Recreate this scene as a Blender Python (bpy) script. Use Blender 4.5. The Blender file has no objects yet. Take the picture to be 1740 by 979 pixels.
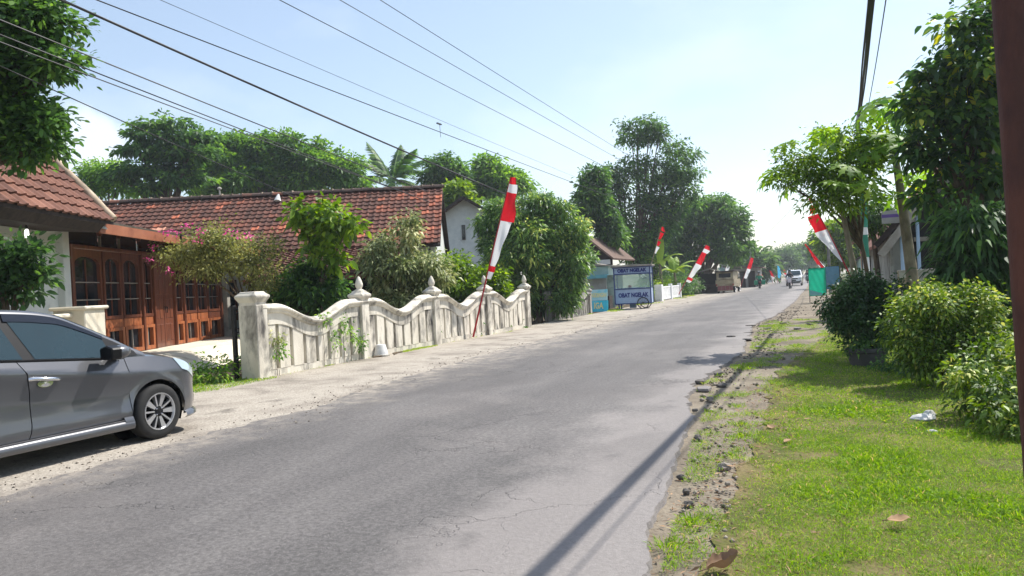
import bpy, math, random
import numpy as np
from mathutils import Vector, Matrix, Euler, noise
R = math.radians
PI = math.pi
rnd = random.Random(7)
scene = bpy.context.scene
COL = scene.collection

# ------------------------------------------------------------------ camera
cam_d = bpy.data.cameras.new('camera')
cam = bpy.data.objects.new('camera', cam_d)
COL.objects.link(cam)
cam_d.sensor_width = 36.0
cam_d.lens = 36.0 * 1257.0 / 1740.0
cam_d.clip_start = 0.05
cam_d.clip_end = 6000
cam.location = (0, 0, 1.42)
cam.matrix_world = (Matrix.Translation((0, 0, 1.42)) @ Matrix.Rotation(R(22.3), 4, 'Z')
                    @ Matrix.Rotation(R(90), 4, 'X') @ Matrix.Rotation(R(-3.0), 4, 'Z'))
scene.camera = cam
scene.view_settings.view_transform = 'Standard'
scene.view_settings.look = 'None'
scene.view_settings.exposure = EXPOSURE = 0.58
scene.view_settings.gamma = 1.0
scene.cycles.use_denoising = True
scene.cycles.max_bounces = 7
scene.cycles.transparent_max_bounces = 12
scene.cycles.volume_bounces = 0
scene.cycles.use_adaptive_sampling = True
scene.cycles.adaptive_threshold = 0.015

# ------------------------------------------------------------------ sun and sky
SUNV = Vector((0.425, 0.60, 1.0)).normalized()
sl = bpy.data.lights.new('sun', 'SUN')
sl.energy = 4.4
sl.angle = R(0.5)
sl.color = (1.0, 0.955, 0.88)
so = bpy.data.objects.new('sun', sl)
COL.objects.link(so)
so.rotation_euler = (-SUNV).to_track_quat('-Z', 'Y').to_euler()
so.location = (10, 14, 30)
W = bpy.data.worlds.new('World')
scene.world = W
W.use_nodes = True
nt = W.node_tree
nt.nodes.clear()
out = nt.nodes.new('ShaderNodeOutputWorld')
bg = nt.nodes.new('ShaderNodeBackground')
bg.inputs[1].default_value = 0.125
sky = nt.nodes.new('ShaderNodeTexSky')
sky.sky_type = 'NISHITA'
sky.sun_disc = False
sky.sun_elevation = math.asin(SUNV.z)
sky.sun_rotation = math.atan2(SUNV.x, SUNV.y)
sky.air_density = 1.15
sky.dust_density = 1.0
sky.ozone_density = 0.7
sky.altitude = 100
# thin procedural clouds: soft patches that run on all round the sky
tc = nt.nodes.new('ShaderNodeTexCoord')
mp = nt.nodes.new('ShaderNodeMapping')
mp.inputs['Scale'].default_value = (1.0, 1.0, 2.4)
n1 = nt.nodes.new('ShaderNodeTexNoise')
n1.inputs['Scale'].default_value = 2.1
n1.inputs['Detail'].default_value = 7
n1.inputs['Roughness'].default_value = 0.55
r1 = nt.nodes.new('ShaderNodeMapRange')
r1.inputs[1].default_value = 0.50
r1.inputs[2].default_value = 0.78
r1.inputs[3].default_value = 0.17
r1.inputs[4].default_value = 0.62
# one cumulus low over the roofs on the left
dv = nt.nodes.new('ShaderNodeVectorMath'); dv.operation = 'DISTANCE'
CL = (Vector((-0.7646, 0.6165, 0.1876))).normalized()
dv.inputs[1].default_value = CL
n2 = nt.nodes.new('ShaderNodeTexNoise')
n2.inputs['Scale'].default_value = 13
n2.inputs['Detail'].default_value = 5
ad = nt.nodes.new('ShaderNodeMath'); ad.operation = 'MULTIPLY_ADD'
ad.inputs[1].default_value = 0.11
r2 = nt.nodes.new('ShaderNodeMapRange'); r2.interpolation_type = 'SMOOTHSTEP'
r2.inputs[1].default_value = 0.118
r2.inputs[2].default_value = 0.075
r2.inputs[3].default_value = 0.0
r2.inputs[4].default_value = 0.8
mx0 = nt.nodes.new('ShaderNodeMath'); mx0.operation = 'MAXIMUM'
cm = nt.nodes.new('ShaderNodeMixRGB')
cm.inputs[2].default_value = (6.1, 6.6, 7.2, 1)
L = nt.links.new
L(tc.outputs['Generated'], mp.inputs['Vector'])
L(mp.outputs[0], n1.inputs['Vector'])
L(n1.outputs[0], r1.inputs[0])
L(tc.outputs['Generated'], dv.inputs[0])
L(tc.outputs['Generated'], n2.inputs['Vector'])
L(n2.outputs[0], ad.inputs[0])
L(dv.outputs['Value'], ad.inputs[2])
L(ad.outputs[0], r2.inputs[0])
L(r1.outputs[0], mx0.inputs[0])
L(r2.outputs[0], mx0.inputs[1])
L(mx0.outputs[0], cm.inputs[0])
L(sky.outputs[0], cm.inputs[1])
L(cm.outputs[0], bg.inputs[0])
L(bg.outputs[0], out.inputs[0])

# ------------------------------------------------------------------ helpers
def lin(r, g, b):
    f = lambda u: ((u / 255.0) / 12.92 if u <= 10 else (((u / 255.0) + 0.055) / 1.055) ** 2.4)
    return (f(r), f(g), f(b), 1.0)

def tag(o, label=None, cat=None, group=None, kind=None):
    if label: o['label'] = label
    if cat: o['category'] = cat
    if group: o['group'] = group
    if kind: o['kind'] = kind
    return o

def empty(name, loc=(0, 0, 0), rz=0.0, label=None, cat=None, group=None):
    o = bpy.data.objects.new(name, None)
    o.empty_display_size = 0.2
    COL.objects.link(o)
    o.location = loc
    o.rotation_euler = (0, 0, rz)
    return tag(o, label, cat, group)

def copy_tree(o, parent=None):
    c = o.copy()
    COL.objects.link(c)
    if parent:
        c.parent = parent
    for ch in list(o.children):
        copy_tree(ch, c)
    return c

class MB:
    """collects simple shapes for ONE mesh"""
    def __init__(s):
        s.v = []; s.f = []; s.t = []
    def add(s, vs, fs, t=0.5):
        b = len(s.v)
        s.v += [tuple(p) for p in vs]
        s.f += [tuple(i + b for i in f) for f in fs]
        s.t += [t] * len(fs)
        return s
    def box(s, c, d, rz=0.0, t=0.5, M=None):
        x, y, z = d[0] / 2, d[1] / 2, d[2] / 2
        vs = [(-x, -y, -z), (x, -y, -z), (x, y, -z), (-x, y, -z), (-x, -y, z), (x, -y, z), (x, y, z), (-x, y, z)]
        if M is None: M = Matrix.Rotation(rz, 3, 'Z')
        vs = [tuple(M @ Vector(p) + Vector(c)) for p in vs]
        return s.add(vs, [(3, 2, 1, 0), (4, 5, 6, 7), (0, 1, 5, 4), (1, 2, 6, 5), (2, 3, 7, 6), (3, 0, 4, 7)], t)
    def bar(s, a, b, w, h, t=0.5):
        a, b = Vector(a), Vector(b)
        d = b - a
        M = d.to_track_quat('X', 'Z').to_matrix()
        return s.box((a + b) / 2, (d.length, w, h), M=M, t=t)
    def tube(s, pts, rad, n=8, t=0.5, caps=True):
        pts = [Vector(p) for p in pts]
        if not hasattr(rad, '__len__'): rad = [rad] * len(pts)
        vs = []; fs = []
        up = None
        for i, p in enumerate(pts):
            d = (pts[min(i + 1, len(pts) - 1)] - pts[max(i - 1, 0)])
            if d.length < 1e-9: d = Vector((0, 0, 1))
            d.normalize()
            if up is None:
                up = Vector((0, 0, 1)) if abs(d.z) < 0.9 else Vector((1, 0, 0))
            u = (up - d * up.dot(d))
            if u.length < 1e-6: u = d.orthogonal()
            u.normalize()
            w = d.cross(u)
            up = u
            for k in range(n):
                a = 2 * PI * k / n
                vs.append(p + (u * math.cos(a) + w * math.sin(a)) * rad[i])
        for i in range(len(pts) - 1):
            for k in range(n):
                a = i * n + k; b = i * n + (k + 1) % n
                fs.append((a, b, b + n, a + n))
        if caps:
            fs.append(tuple(range(n - 1, -1, -1)))
            fs.append(tuple(range((len(pts) - 1) * n, len(pts) * n)))
        return s.add(vs, fs, t)
    def lathe(s, prof, n=16, c=(0, 0, 0), M=None, t=0.5, caps=True):
        vs = []; fs = []
        for r, z in prof:
            for k in range(n):
                a = 2 * PI * k / n
                p = Vector((r * math.cos(a), r * math.sin(a), z))
                if M is not None: p = M @ p
                vs.append(p + Vector(c))
        for i in range(len(prof) - 1):
            for k in range(n):
                a = i * n + k; b = i * n + (k + 1) % n
                fs.append((a, b, b + n, a + n))
        if caps and prof[0][0] > 1e-5: fs.append(tuple(range(n - 1, -1, -1)))
        if caps and prof[-1][0] > 1e-5: fs.append(tuple(range((len(prof) - 1) * n, len(prof) * n)))
        return s.add(vs, fs, t)
    def prism(s, poly, ext, M=None, c=(0, 0, 0), t=0.5):
        """poly (x,z) in the xz plane pushed along +y by ext"""
        n = len(poly)
        vs = [Vector((p[0], 0, p[1])) for p in poly] + [Vector((p[0], ext, p[1])) for p in poly]
        if M is not None: vs = [M @ p for p in vs]
        vs = [p + Vector(c) for p in vs]
        fs = [tuple(range(n)), tuple(range(2 * n - 1, n - 1, -1))]
        fs += [(i, i + n, (i + 1) % n + n, (i + 1) % n) for i in range(n)]
        return s.add(vs, fs, t)
    def grid(s, rows, t=0.5, close=False):
        m = len(rows[0]); vs = [p for r in rows for p in r]; fs = []
        for i in range(len(rows) - 1):
            for k in range(m if close else m - 1):
                a = i * m + k; b = i * m + (k + 1) % m
                fs.append((a, b, b + m, a + m))
        return s.add(vs, fs, t)
    def mesh(s, name, smooth=None):
        me = bpy.data.meshes.new(name)
        me.from_pydata([tuple(p) for p in s.v], [], s.f)
        at = me.attributes.new('tint', 'FLOAT', 'FACE')
        at.data.foreach_set('value', s.t)
        if smooth is not None:
            me.shade_smooth()
            if smooth < 180:
                me.set_sharp_from_angle(angle=R(smooth))
        me.update()
        return me
    def build(s, name, m, parent=None, smooth=None, loc=(0, 0, 0), rot=(0, 0, 0), bevel=0, fix=False, seg=1):
        me = s.mesh(name, smooth)
        if fix:
            import bmesh
            bm = bmesh.new(); bm.from_mesh(me)
            bmesh.ops.recalc_face_normals(bm, faces=bm.faces)
            bm.to_mesh(me); bm.free()
        return obj(name, me, m, parent, loc, rot, bevel, seg)

def obj(name, me, m, parent=None, loc=(0, 0, 0), rot=(0, 0, 0), bevel=0, seg=1):
    if m is not None and len(me.materials) == 0:
        me.materials.append(m)
    o = bpy.data.objects.new(name, me)
    COL.objects.link(o)
    o.location = loc
    o.rotation_euler = rot
    if parent is not None: o.parent = parent
    if bevel:
        b = o.modifiers.new('bevel', 'BEVEL')
        b.width = bevel; b.segments = seg; b.limit_method = 'ANGLE'; b.angle_limit = R(40)
    return o

def np_mesh(name, V, loops_per, F, tint=None, smooth=False):
    me = bpy.data.meshes.new(name)
    nf = len(F)
    me.vertices.add(len(V)); me.vertices.foreach_set('co', np.ascontiguousarray(V, np.float32).ravel())
    me.loops.add(nf * loops_per); me.loops.foreach_set('vertex_index', np.ascontiguousarray(F, np.int32).ravel())
    me.polygons.add(nf)
    me.polygons.foreach_set('loop_start', np.arange(nf, dtype=np.int32) * loops_per)
    me.polygons.foreach_set('loop_total', np.full(nf, loops_per, np.int32))
    if tint is not None:
        at = me.attributes.new('tint', 'FLOAT', 'FACE')
        at.data.foreach_set('value', np.ascontiguousarray(tint, np.float32))
    me.update(calc_edges=True)
    if smooth: me.shade_smooth()
    me.validate()
    return me

# ------------------------------------------------------------------ materials
def N(m, t): return m.node_tree.nodes.new(t)

def base_mat(name):
    m = bpy.data.materials.new(name)
    m.use_nodes = True
    b = m.node_tree.nodes['Principled BSDF']
    return m, b, m.node_tree.links.new

def ramp(m, stops):
    r = N(m, 'ShaderNodeValToRGB')
    e = r.color_ramp.elements
    while len(e) > 1: e.remove(e[-1])
    e[0].position = stops[0][0]; e[0].color = stops[0][1]
    for p, c in stops[1:]:
        x = e.new(p); x.color = c
    return r

def coords(m, kind='Object', rand=True, scale=(1, 1, 1)):
    L = m.node_tree.links.new
    tc = N(m, 'ShaderNodeTexCoord')
    mp = N(m, 'ShaderNodeMapping')
    mp.inputs['Scale'].default_value = scale
    L(tc.outputs[kind], mp.inputs['Vector'])
    if rand:
        oi = N(m, 'ShaderNodeObjectInfo')
        mu = N(m, 'ShaderNodeMath'); mu.operation = 'MULTIPLY'; mu.inputs[1].default_value = 37.0
        L(oi.outputs['Random'], mu.inputs[0]); L(mu.outputs[0], mp.inputs['Location'])
    return mp

def noise_node(m, vec, scale, detail=4, rough=0.55, dist=0.0):
    n = N(m, 'ShaderNodeTexNoise')
    n.inputs['Scale'].default_value = scale
    n.inputs['Detail'].default_value = detail
    n.inputs['Roughness'].default_value = rough
    n.inputs['Distortion'].default_value = dist
    m.node_tree.links.new(vec.outputs[0], n.inputs['Vector'])
    return n

def mixc(m, fac, a, b):
    L = m.node_tree.links.new
    x = N(m, 'ShaderNodeMixRGB')
    for i, s in ((0, fac), (1, a), (2, b)):
        if hasattr(s, 'is_output'): L(s, x.inputs[i])
        else: x.inputs[i].default_value = s
    return x

def mrange(m, v, a, b, c=0.0, d=1.0):
    r = N(m, 'ShaderNodeMapRange')
    m.node_tree.links.new(v, r.inputs[0])
    for i, q in enumerate((a, b, c, d)): r.inputs[i + 1].default_value = q
    return r

def bump(m, b, h, strength=0.3, dist=0.02):
    n = N(m, 'ShaderNodeBump')
    n.inputs['Strength'].default_value = strength
    n.inputs['Distance'].default_value = dist
    m.node_tree.links.new(h, n.inputs['Height'])
    m.node_tree.links.new(n.outputs[0], b.inputs['Normal'])
    return n

def pmat(name, c1, c2, scale=6.0, rough=0.7, bmp=0.15, metal=0.0, stain=None, stain_scale=1.6, stain_lo=0.52, stain_hi=0.72,
         stretch=(1, 1, 1), fine=60.0, spec=0.5, coat=0.0, bdist=0.01):
    m, b, L = base_mat(name)
    mp = coords(m, scale=stretch)
    n = noise_node(m, mp, scale, 6, 0.6)
    r = ramp(m, [(0.35, c1), (0.68, c2)])
    L(n.outputs[0], r.inputs[0])
    col = r.outputs[0]
    if stain is not None:
        n2 = noise_node(m, mp, stain_scale, 8, 0.65, 0.4)
        k = mrange(m, n2.outputs[0], stain_lo, stain_hi)
        col = mixc(m, k.outputs[0], col, stain).outputs[0]
    L(col, b.inputs['Base Color'])
    b.inputs['Roughness'].default_value = rough
    b.inputs['Metallic'].default_value = metal
    b.inputs['Specular IOR Level'].default_value = spec
    b.inputs['Coat Weight'].default_value = coat
    if bmp:
        n3 = noise_node(m, mp, fine, 5, 0.6)
        bump(m, b, n3.outputs[0], bmp, bdist)
    return m

def leaf_mat(name, stops, rough=0.5, trans=0.35, spec=0.35):
    """foliage: the colour of each leaf comes from its own 'tint'"""
    m, b, L = base_mat(name)
    at = N(m, 'ShaderNodeAttribute'); at.attribute_name = 'tint'
    r = ramp(m, stops)
    L(at.outputs['Fac'], r.inputs[0])
    L(r.outputs[0], b.inputs['Base Color'])
    b.inputs['Roughness'].default_value = rough
    b.inputs['Specular IOR Level'].default_value = spec
    tr = N(m, 'ShaderNodeBsdfTranslucent')
    hs = N(m, 'ShaderNodeHueSaturation')
    hs.inputs['Saturation'].default_value = 1.15; hs.inputs['Value'].default_value = 1.7; hs.inputs['Hue'].default_value = 0.485
    L(r.outputs[0], hs.inputs['Color']); L(hs.outputs[0], tr.inputs['Color'])
    mx = N(m, 'ShaderNodeMixShader'); mx.inputs[0].default_value = trans
    L(b.outputs[0], mx.inputs[1]); L(tr.outputs[0], mx.inputs[2])
    L(mx.outputs[0], m.node_tree.nodes['Material Output'].inputs['Surface'])
    return m

def tint_mat(name, stops, rough=0.8, bmp=0.3, fine=40, mottled=0.5, dark=(0.02, 0.018, 0.016, 1), mscale=5):
    """pieces (tiles, slats...) whose own shade comes from 'tint', with weathering on top"""
    m, b, L = base_mat(name)
    at = N(m, 'ShaderNodeAttribute'); at.attribute_name = 'tint'
    r = ramp(m, stops)
    L(at.outputs['Fac'], r.inputs[0])
    mp = coords(m)
    n = noise_node(m, mp, mscale, 6, 0.65)
    k = mrange(m, n.outputs[0], 0.48, 0.75, 0.0, mottled)
    c = mixc(m, k.outputs[0], r.outputs[0], dark)
    L(c.outputs[0], b.inputs['Base Color'])
    b.inputs['Roughness'].default_value = rough
    b.inputs['Specular IOR Level'].default_value = 0.3
    n3 = noise_node(m, mp, fine, 4)
    bump(m, b, n3.outputs[0], bmp, 0.01)
    return m

def cloth_mat(name, c1, c2, *a, **k):
    m = pmat(name, c1, c2, 3, 0.8, 0.1, spec=0.2)
    L = m.node_tree.links.new
    b = m.node_tree.nodes['Principled BSDF']
    tr = N(m, 'ShaderNodeBsdfTranslucent'); tr.inputs[0].default_value = c2
    mx = N(m, 'ShaderNodeMixShader'); mx.inputs[0].default_value = 0.45
    L(b.outputs[0], mx.inputs[1]); L(tr.outputs[0], mx.inputs[2]); L(mx.outputs[0], m.node_tree.nodes['Material Output'].inputs['Surface'])
    return m

M = {}
M['white_wall'] = pmat('white_wall', lin(196, 200, 196), lin(214, 216, 210), 3, 0.85, 0.15, stain=lin(150, 148, 138), stain_lo=0.58, stain_hi=0.8)
M['cream'] = pmat('cream_plaster', lin(206, 196, 176), lin(220, 212, 194), 3, 0.85, 0.2, stain=lin(160, 148, 126), stain_lo=0.55, stain_hi=0.75)
M['fence'] = pmat('fence_concrete', lin(204, 196, 180), lin(230, 223, 208), 2.5, 0.9, 0.4, stain=lin(80, 76, 72), stain_scale=2.2, stain_lo=0.475, stain_hi=0.66, stretch=(1, 1, 0.4), fine=45)
M['fence_old'] = pmat('fence_concrete_grey', lin(120, 116, 108), lin(176, 172, 162), 3, 0.9, 0.35, stain=lin(58, 56, 52), stain_scale=2.6, stain_lo=0.48, stain_hi=0.66, stretch=(1, 1, 0.35))
M['wood'] = pmat('brown_wood', lin(92, 52, 38), lin(120, 70, 50), 3, 0.42, 0.15, stain=lin(132, 78, 50), stain_scale=1.3, stain_lo=0.56, stain_hi=0.72, stretch=(3, 3, 0.4), coat=0.25)
M['wood_sunlit'] = pmat('sunlit_orange_wood', lin(146, 82, 48), lin(178, 108, 68), 4, 0.5, 0.2, stain=lin(92, 50, 34), stain_scale=2.4, stain_lo=0.5, stain_hi=0.68, stretch=(3, 3, 0.4))  # brighter copy of the wood: sunlight on the lower front put into colour
M['fascia'] = pmat('orange_fascia', lin(140, 84, 58), lin(164, 104, 74), 2, 0.5, 0.1, stain=lin(120, 66, 44), stain_lo=0.5, stain_hi=0.7)
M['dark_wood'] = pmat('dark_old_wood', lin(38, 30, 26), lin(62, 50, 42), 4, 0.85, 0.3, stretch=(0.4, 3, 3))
M['roof_sheet'] = pmat('grey_roof_sheet', lin(128, 122, 112), lin(160, 152, 140), 3, 0.8, 0.2, stain=lin(88, 82, 74))
M['dark_inside'] = pmat('dark_interior', lin(22, 22, 22), lin(34, 33, 32), 3, 0.9, 0.0)  # near-black tone, stands in for shade on the porch pieces
M['mortar'] = pmat('ridge_mortar', lin(166, 148, 126), lin(196, 178, 156), 6, 0.9, 0.4, stain=lin(96, 80, 68), stain_lo=0.5, stain_hi=0.7)
M['ridge'] = tint_mat('ridge_tile', [(0, lin(70, 58, 54)), (0.7, lin(98, 80, 72)), (1, lin(140, 86, 66))], 0.9, 0.4)
M['tile'] = tint_mat('clay_tile', [(0, lin(86, 60, 52)), (0.45, lin(114, 74, 62)), (0.72, lin(146, 86, 66)), (0.88, lin(184, 104, 76)), (1, lin(202, 144, 120))], 0.85, 0.35, 30, 0.65, lin(66, 50, 45), 7)
M['tile_red'] = tint_mat('red_clay_tile', [(0, lin(91, 63, 56)), (0.5, lin(117, 80, 67)), (1, lin(148, 106, 90))], 0.85, 0.35, 30, 0.5, lin(81, 57, 51), 6)
M['bark'] = pmat('bark', lin(66, 54, 42), lin(112, 98, 80), 9, 0.95, 0.6, stretch=(1, 1, 0.3), fine=30, bdist=0.03)
M['bark_pale'] = pmat('pale_bark', lin(104, 94, 78), lin(150, 140, 120), 7, 0.95, 0.5, stretch=(1, 1, 0.5), fine=26, bdist=0.02)
M['twig'] = pmat('twig', lin(80, 66, 50), lin(110, 94, 74), 8, 0.95, 0.2)
M['metal_dark'] = pmat('dark_metal', lin(28, 28, 30), lin(44, 43, 43), 8, 0.55, 0.1, metal=0.4)
M['rust'] = pmat('rusty_pole', lin(72, 40, 32), lin(104, 60, 46), 5, 0.75, 0.5, stain=lin(58, 30, 28), stain_scale=3, stain_lo=0.48, stain_hi=0.66, fine=70, stretch=(1, 1, 0.4))
M['cable'] = pmat('black_cable', lin(30, 30, 34), lin(44, 44, 48), 3, 0.6, 0)
M['wire'] = pmat('bare_wire', lin(70, 72, 78), lin(90, 92, 96), 3, 0.5, 0, metal=0.4)
M['red_cloth'] = cloth_mat('red_flag_cloth', lin(206, 22, 36), lin(226, 34, 46), 3, 0.75, 0.1, spec=0.2)
M['white_cloth'] = cloth_mat('white_flag_cloth', lin(226, 226, 228), lin(238, 238, 238), 3, 0.75, 0.1, spec=0.2)
M['cyan_cloth'] = cloth_mat('cyan_flag_cloth', lin(70, 170, 214), lin(90, 190, 228), 3, 0.75, 0.1, spec=0.2)
M['bamboo_red'] = pmat('red_painted_bamboo', lin(150, 22, 28), lin(182, 34, 38), 4, 0.6, 0.1)
M['bamboo'] = pmat('bare_bamboo', lin(150, 130, 100), lin(182, 164, 132), 4, 0.6, 0.1)
M['grey_pole'] = pmat('grey_pole', lin(92, 90, 88), lin(124, 120, 116), 4, 0.8, 0.2)
M['conc'] = pmat('weathered_concrete', lin(150, 146, 138), lin(182, 178, 168), 3, 0.9, 0.35, stain=lin(108, 102, 94))
M['stone'] = pmat('grey_stone', lin(110, 100, 90), lin(152, 142, 130), 6, 0.9, 0.5)
M['stone_white'] = pmat('pale_stone', lin(190, 190, 188), lin(220, 220, 218), 6, 0.9, 0.4)
M['tarchunk'] = pmat('asphalt_lump', lin(78, 74, 70), lin(112, 106, 100), 9, 0.95, 0.6)
# ------------------------------------------------------------------ ground and road
def interp(tab, y):
    if y <= tab[0][0]: return tab[0][1]
    for (a, b), (c, d) in zip(tab, tab[1:]):
        if y <= c: return b + (d - b) * (y - a) / (c - a)
    return tab[-1][1]
EDGE_R = [(-30, -0.8), (1, -0.85), (3.65, -0.86), (4.5, -0.95), (6.1, -1.12), (8, -1.26), (9.7, -1.6), (10.9, -1.5), (13.7, -1.28), (18.4, -1.5), (22, -1.7), (26, -1.3), (29.4, -1.2), (40, -1.0), (53, -0.95), (70, -0.8), (700, -0.8)]
EDGE_L = [(-30, -5.8), (3.7, -5.86), (5, -6.05), (7.5, -5.95), (11, -6.45), (14.6, -6.6), (22, -6.65), (34, -7.05), (52, -7.1), (90, -7.4), (700, -7.4)]
def edge_r(y):
    k = 1.0 if 7.5 < y < 29 else 0.45
    return interp(EDGE_R, y) + k * (0.20 * noise.noise((y * 1.3, 3.1, 0)) + 0.07 * noise.noise((y * 4.5, 8.1, 0)) + 0.05 * noise.noise((y * 13, 1.1, 0)) + 0.03 * noise.noise((y * 37, 2.1, 0)))
def edge_l(y):
    return interp(EDGE_L, y) + 0.22 * noise.noise((y * 0.8, 5.7, 2)) + 0.12 * noise.noise((y * 3.1, 5.7, 0)) + 0.05 * noise.noise((y * 11, 2.7, 0))
ys = [-30, -15, -8, -4, -2]
y = -1.0
while y < 45: ys.append(y); y += (0.05 if y < 14 else 0.12)
while y < 120: ys.append(y); y += 1.0
ys += [130, 150, 180, 220, 300, 420, 600]

def asphalt():
    m, b, L = base_mat('asphalt')
    mp = coords(m, rand=False)
    ms = coords(m, rand=False, scale=(1, 0.2, 1))
    big = noise_node(m, ms, 1.1, 5, 0.6)
    patch = noise_node(m, mp, 0.42, 6, 0.6, 0.5)
    fine = noise_node(m, mp, 120, 3, 0.7)
    grit = noise_node(m, mp, 28, 6, 0.75)
    c1 = ramp(m, [(0.34, lin(99, 96, 94)), (0.5, lin(112, 108, 106)), (0.68, lin(125, 121, 118))])
    L(big.outputs[0], c1.inputs[0])
    k = mrange(m, patch.outputs[0], 0.52, 0.66, 0, 0.5)
    c2 = mixc(m, k.outputs[0], c1.outputs[0], lin(138, 132, 128))
    k2 = mrange(m, grit.outputs[0], 0.42, 0.6, 0.0, 1.0)
    c3 = mixc(m, k2.outputs[0], c2.outputs[0], lin(100, 96, 96)); c3.blend_type = 'MULTIPLY'
    k2b = mrange(m, grit.outputs[0], 0.42, 0.62, 0.5, 0.0)
    L(k2b.outputs[0], c3.inputs[0])
    # worn paler strip of newer mortar along the right-hand edge and dust along the left
    sx = N(m, 'ShaderNodeSeparateXYZ'); L(mp.outputs[0], sx.inputs[0])
    wob = noise_node(m, mp, 0.9, 5, 0.6)
    def xband(x0, x1, amp):
        a = N(m, 'ShaderNodeMath'); a.operation = 'MULTIPLY_ADD'; a.inputs[1].default_value = amp; a.inputs[2].default_value = -amp / 2
        L(wob.outputs[0], a.inputs[0])
        s = N(m, 'ShaderNodeMath'); s.operation = 'ADD'; L(a.outputs[0], s.inputs[0]); L(sx.outputs[0], s.inputs[1])
        return mrange(m, s.outputs[0], x0, x1)
    kr = xband(-2.3, -1.7, 2.2)
    mk = N(m, 'ShaderNodeMath'); mk.operation = 'MULTIPLY'; mk.inputs[1].default_value = 0.5
    L(kr.outputs[0], mk.inputs[0])
    c4 = mixc(m, mk.outputs[0], c3.outputs[0], lin(152, 145, 141))
    kl = xband(-5.2, -6.6, 2.4)
    mk2 = N(m, 'ShaderNodeMath'); mk2.operation = 'MULTIPLY'; L(kl.outputs[0], mk2.inputs[0])
    dn = noise_node(m, mp, 5, 6, 0.7); dk = mrange(m, dn.outputs[0], 0.42, 0.6, 0.1, 1.0); L(dk.outputs[0], mk2.inputs[1])
    c5 = mixc(m, mk2.outputs[0], c4.outputs[0], lin(170, 160, 146))
    # old repairs and oil-darkened stretches
    pn = noise_node(m, mp, 0.33, 4, 0.5, 0.8); pk = mrange(m, pn.outputs[0], 0.55, 0.60, 0.0, 0.30)
    c5 = mixc(m, pk.outputs[0], c5.outputs[0], lin(88, 84, 82))
    on = noise_node(m, mp, 2.3, 4, 0.6); ok = mrange(m, on.outputs[0], 0.62, 0.74, 0.0, 0.4)
    c5 = mixc(m, ok.outputs[0], c5.outputs[0], lin(74, 71, 70))
    # cracks
    def cracks(scale, w, dist):
        dn = noise_node(m, mp, 1.6, 5, 0.6)
        va = N(m, 'ShaderNodeVectorMath'); va.operation = 'MULTIPLY_ADD'
        va.inputs[1].default_value = (dist, dist, dist)
        L(dn.outputs['Color'], va.inputs[0]); L(mp.outputs[0], va.inputs[2])
        v = N(m, 'ShaderNodeTexVoronoi'); v.feature = 'DISTANCE_TO_EDGE'; v.inputs['Scale'].default_value = scale
        L(va.outputs[0], v.inputs['Vector'])
        return mrange(m, v.outputs[0], 0.0, w, 1.0, 0.0)
    ck = cracks(0.55, 0.010, 1.5)
    ck2 = cracks(1.5, 0.014, 0.9)
    mask = noise_node(m, mp, 0.55, 3); mkk = mrange(m, mask.outputs[0], 0.46, 0.60)
    mask2 = noise_node(m, mp, 0.8, 3); mkk2 = mrange(m, mask2.outputs[0], 0.56, 0.66)
    mm = N(m, 'ShaderNodeMath'); mm.operation = 'MULTIPLY'; L(ck.outputs[0], mm.inputs[0]); L(mkk.outputs[0], mm.inputs[1])
    mm2 = N(m, 'ShaderNodeMath'); mm2.operation = 'MULTIPLY'; L(ck2.outputs[0], mm2.inputs[0]); L(mkk2.outputs[0], mm2.inputs[1])
    mx = N(m, 'ShaderNodeMath'); mx.operation = 'MAXIMUM'; L(mm.outputs[0], mx.inputs[0]); L(mm2.outputs[0], mx.inputs[1])
    sc = N(m, 'ShaderNodeMath'); sc.operation = 'MULTIPLY'; sc.inputs[1].default_value = 0.38; L(mx.outputs[0], sc.inputs[0])
    c6 = mixc(m, sc.outputs[0], c5.outputs[0], lin(52, 48, 47))
    # pale specks of loose stone
    sp = N(m, 'ShaderNodeTexVoronoi'); sp.inputs['Scale'].default_value = 55; L(mp.outputs[0], sp.inputs['Vector'])
    spk = mrange(m, sp.outputs['Distance'], 0.10, 0.2, 0.5, 0.0)
    c7 = mixc(m, spk.outputs[0], c6.outputs[0], lin(160, 156, 152))
    L(c7.outputs[0], b.inputs['Base Color'])
    b.inputs['Roughness'].default_value = 0.72
    b.inputs['Specular IOR Level'].default_value = 0.4
    hs = N(m, 'ShaderNodeMath'); hs.operation = 'MULTIPLY_ADD'; hs.inputs[1].default_value = -1.6
    L(mx.outputs[0], hs.inputs[0]); L(grit.outputs[0], hs.inputs[2])
    h2 = N(m, 'ShaderNodeMath'); h2.operation = 'MULTIPLY_ADD'; h2.inputs[1].default_value = 0.5; L(fine.outputs[0], h2.inputs[0]); L(hs.outputs[0], h2.inputs[2])
    bump(m, b, h2.outputs[0], 0.6, 0.012)
    return m

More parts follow.
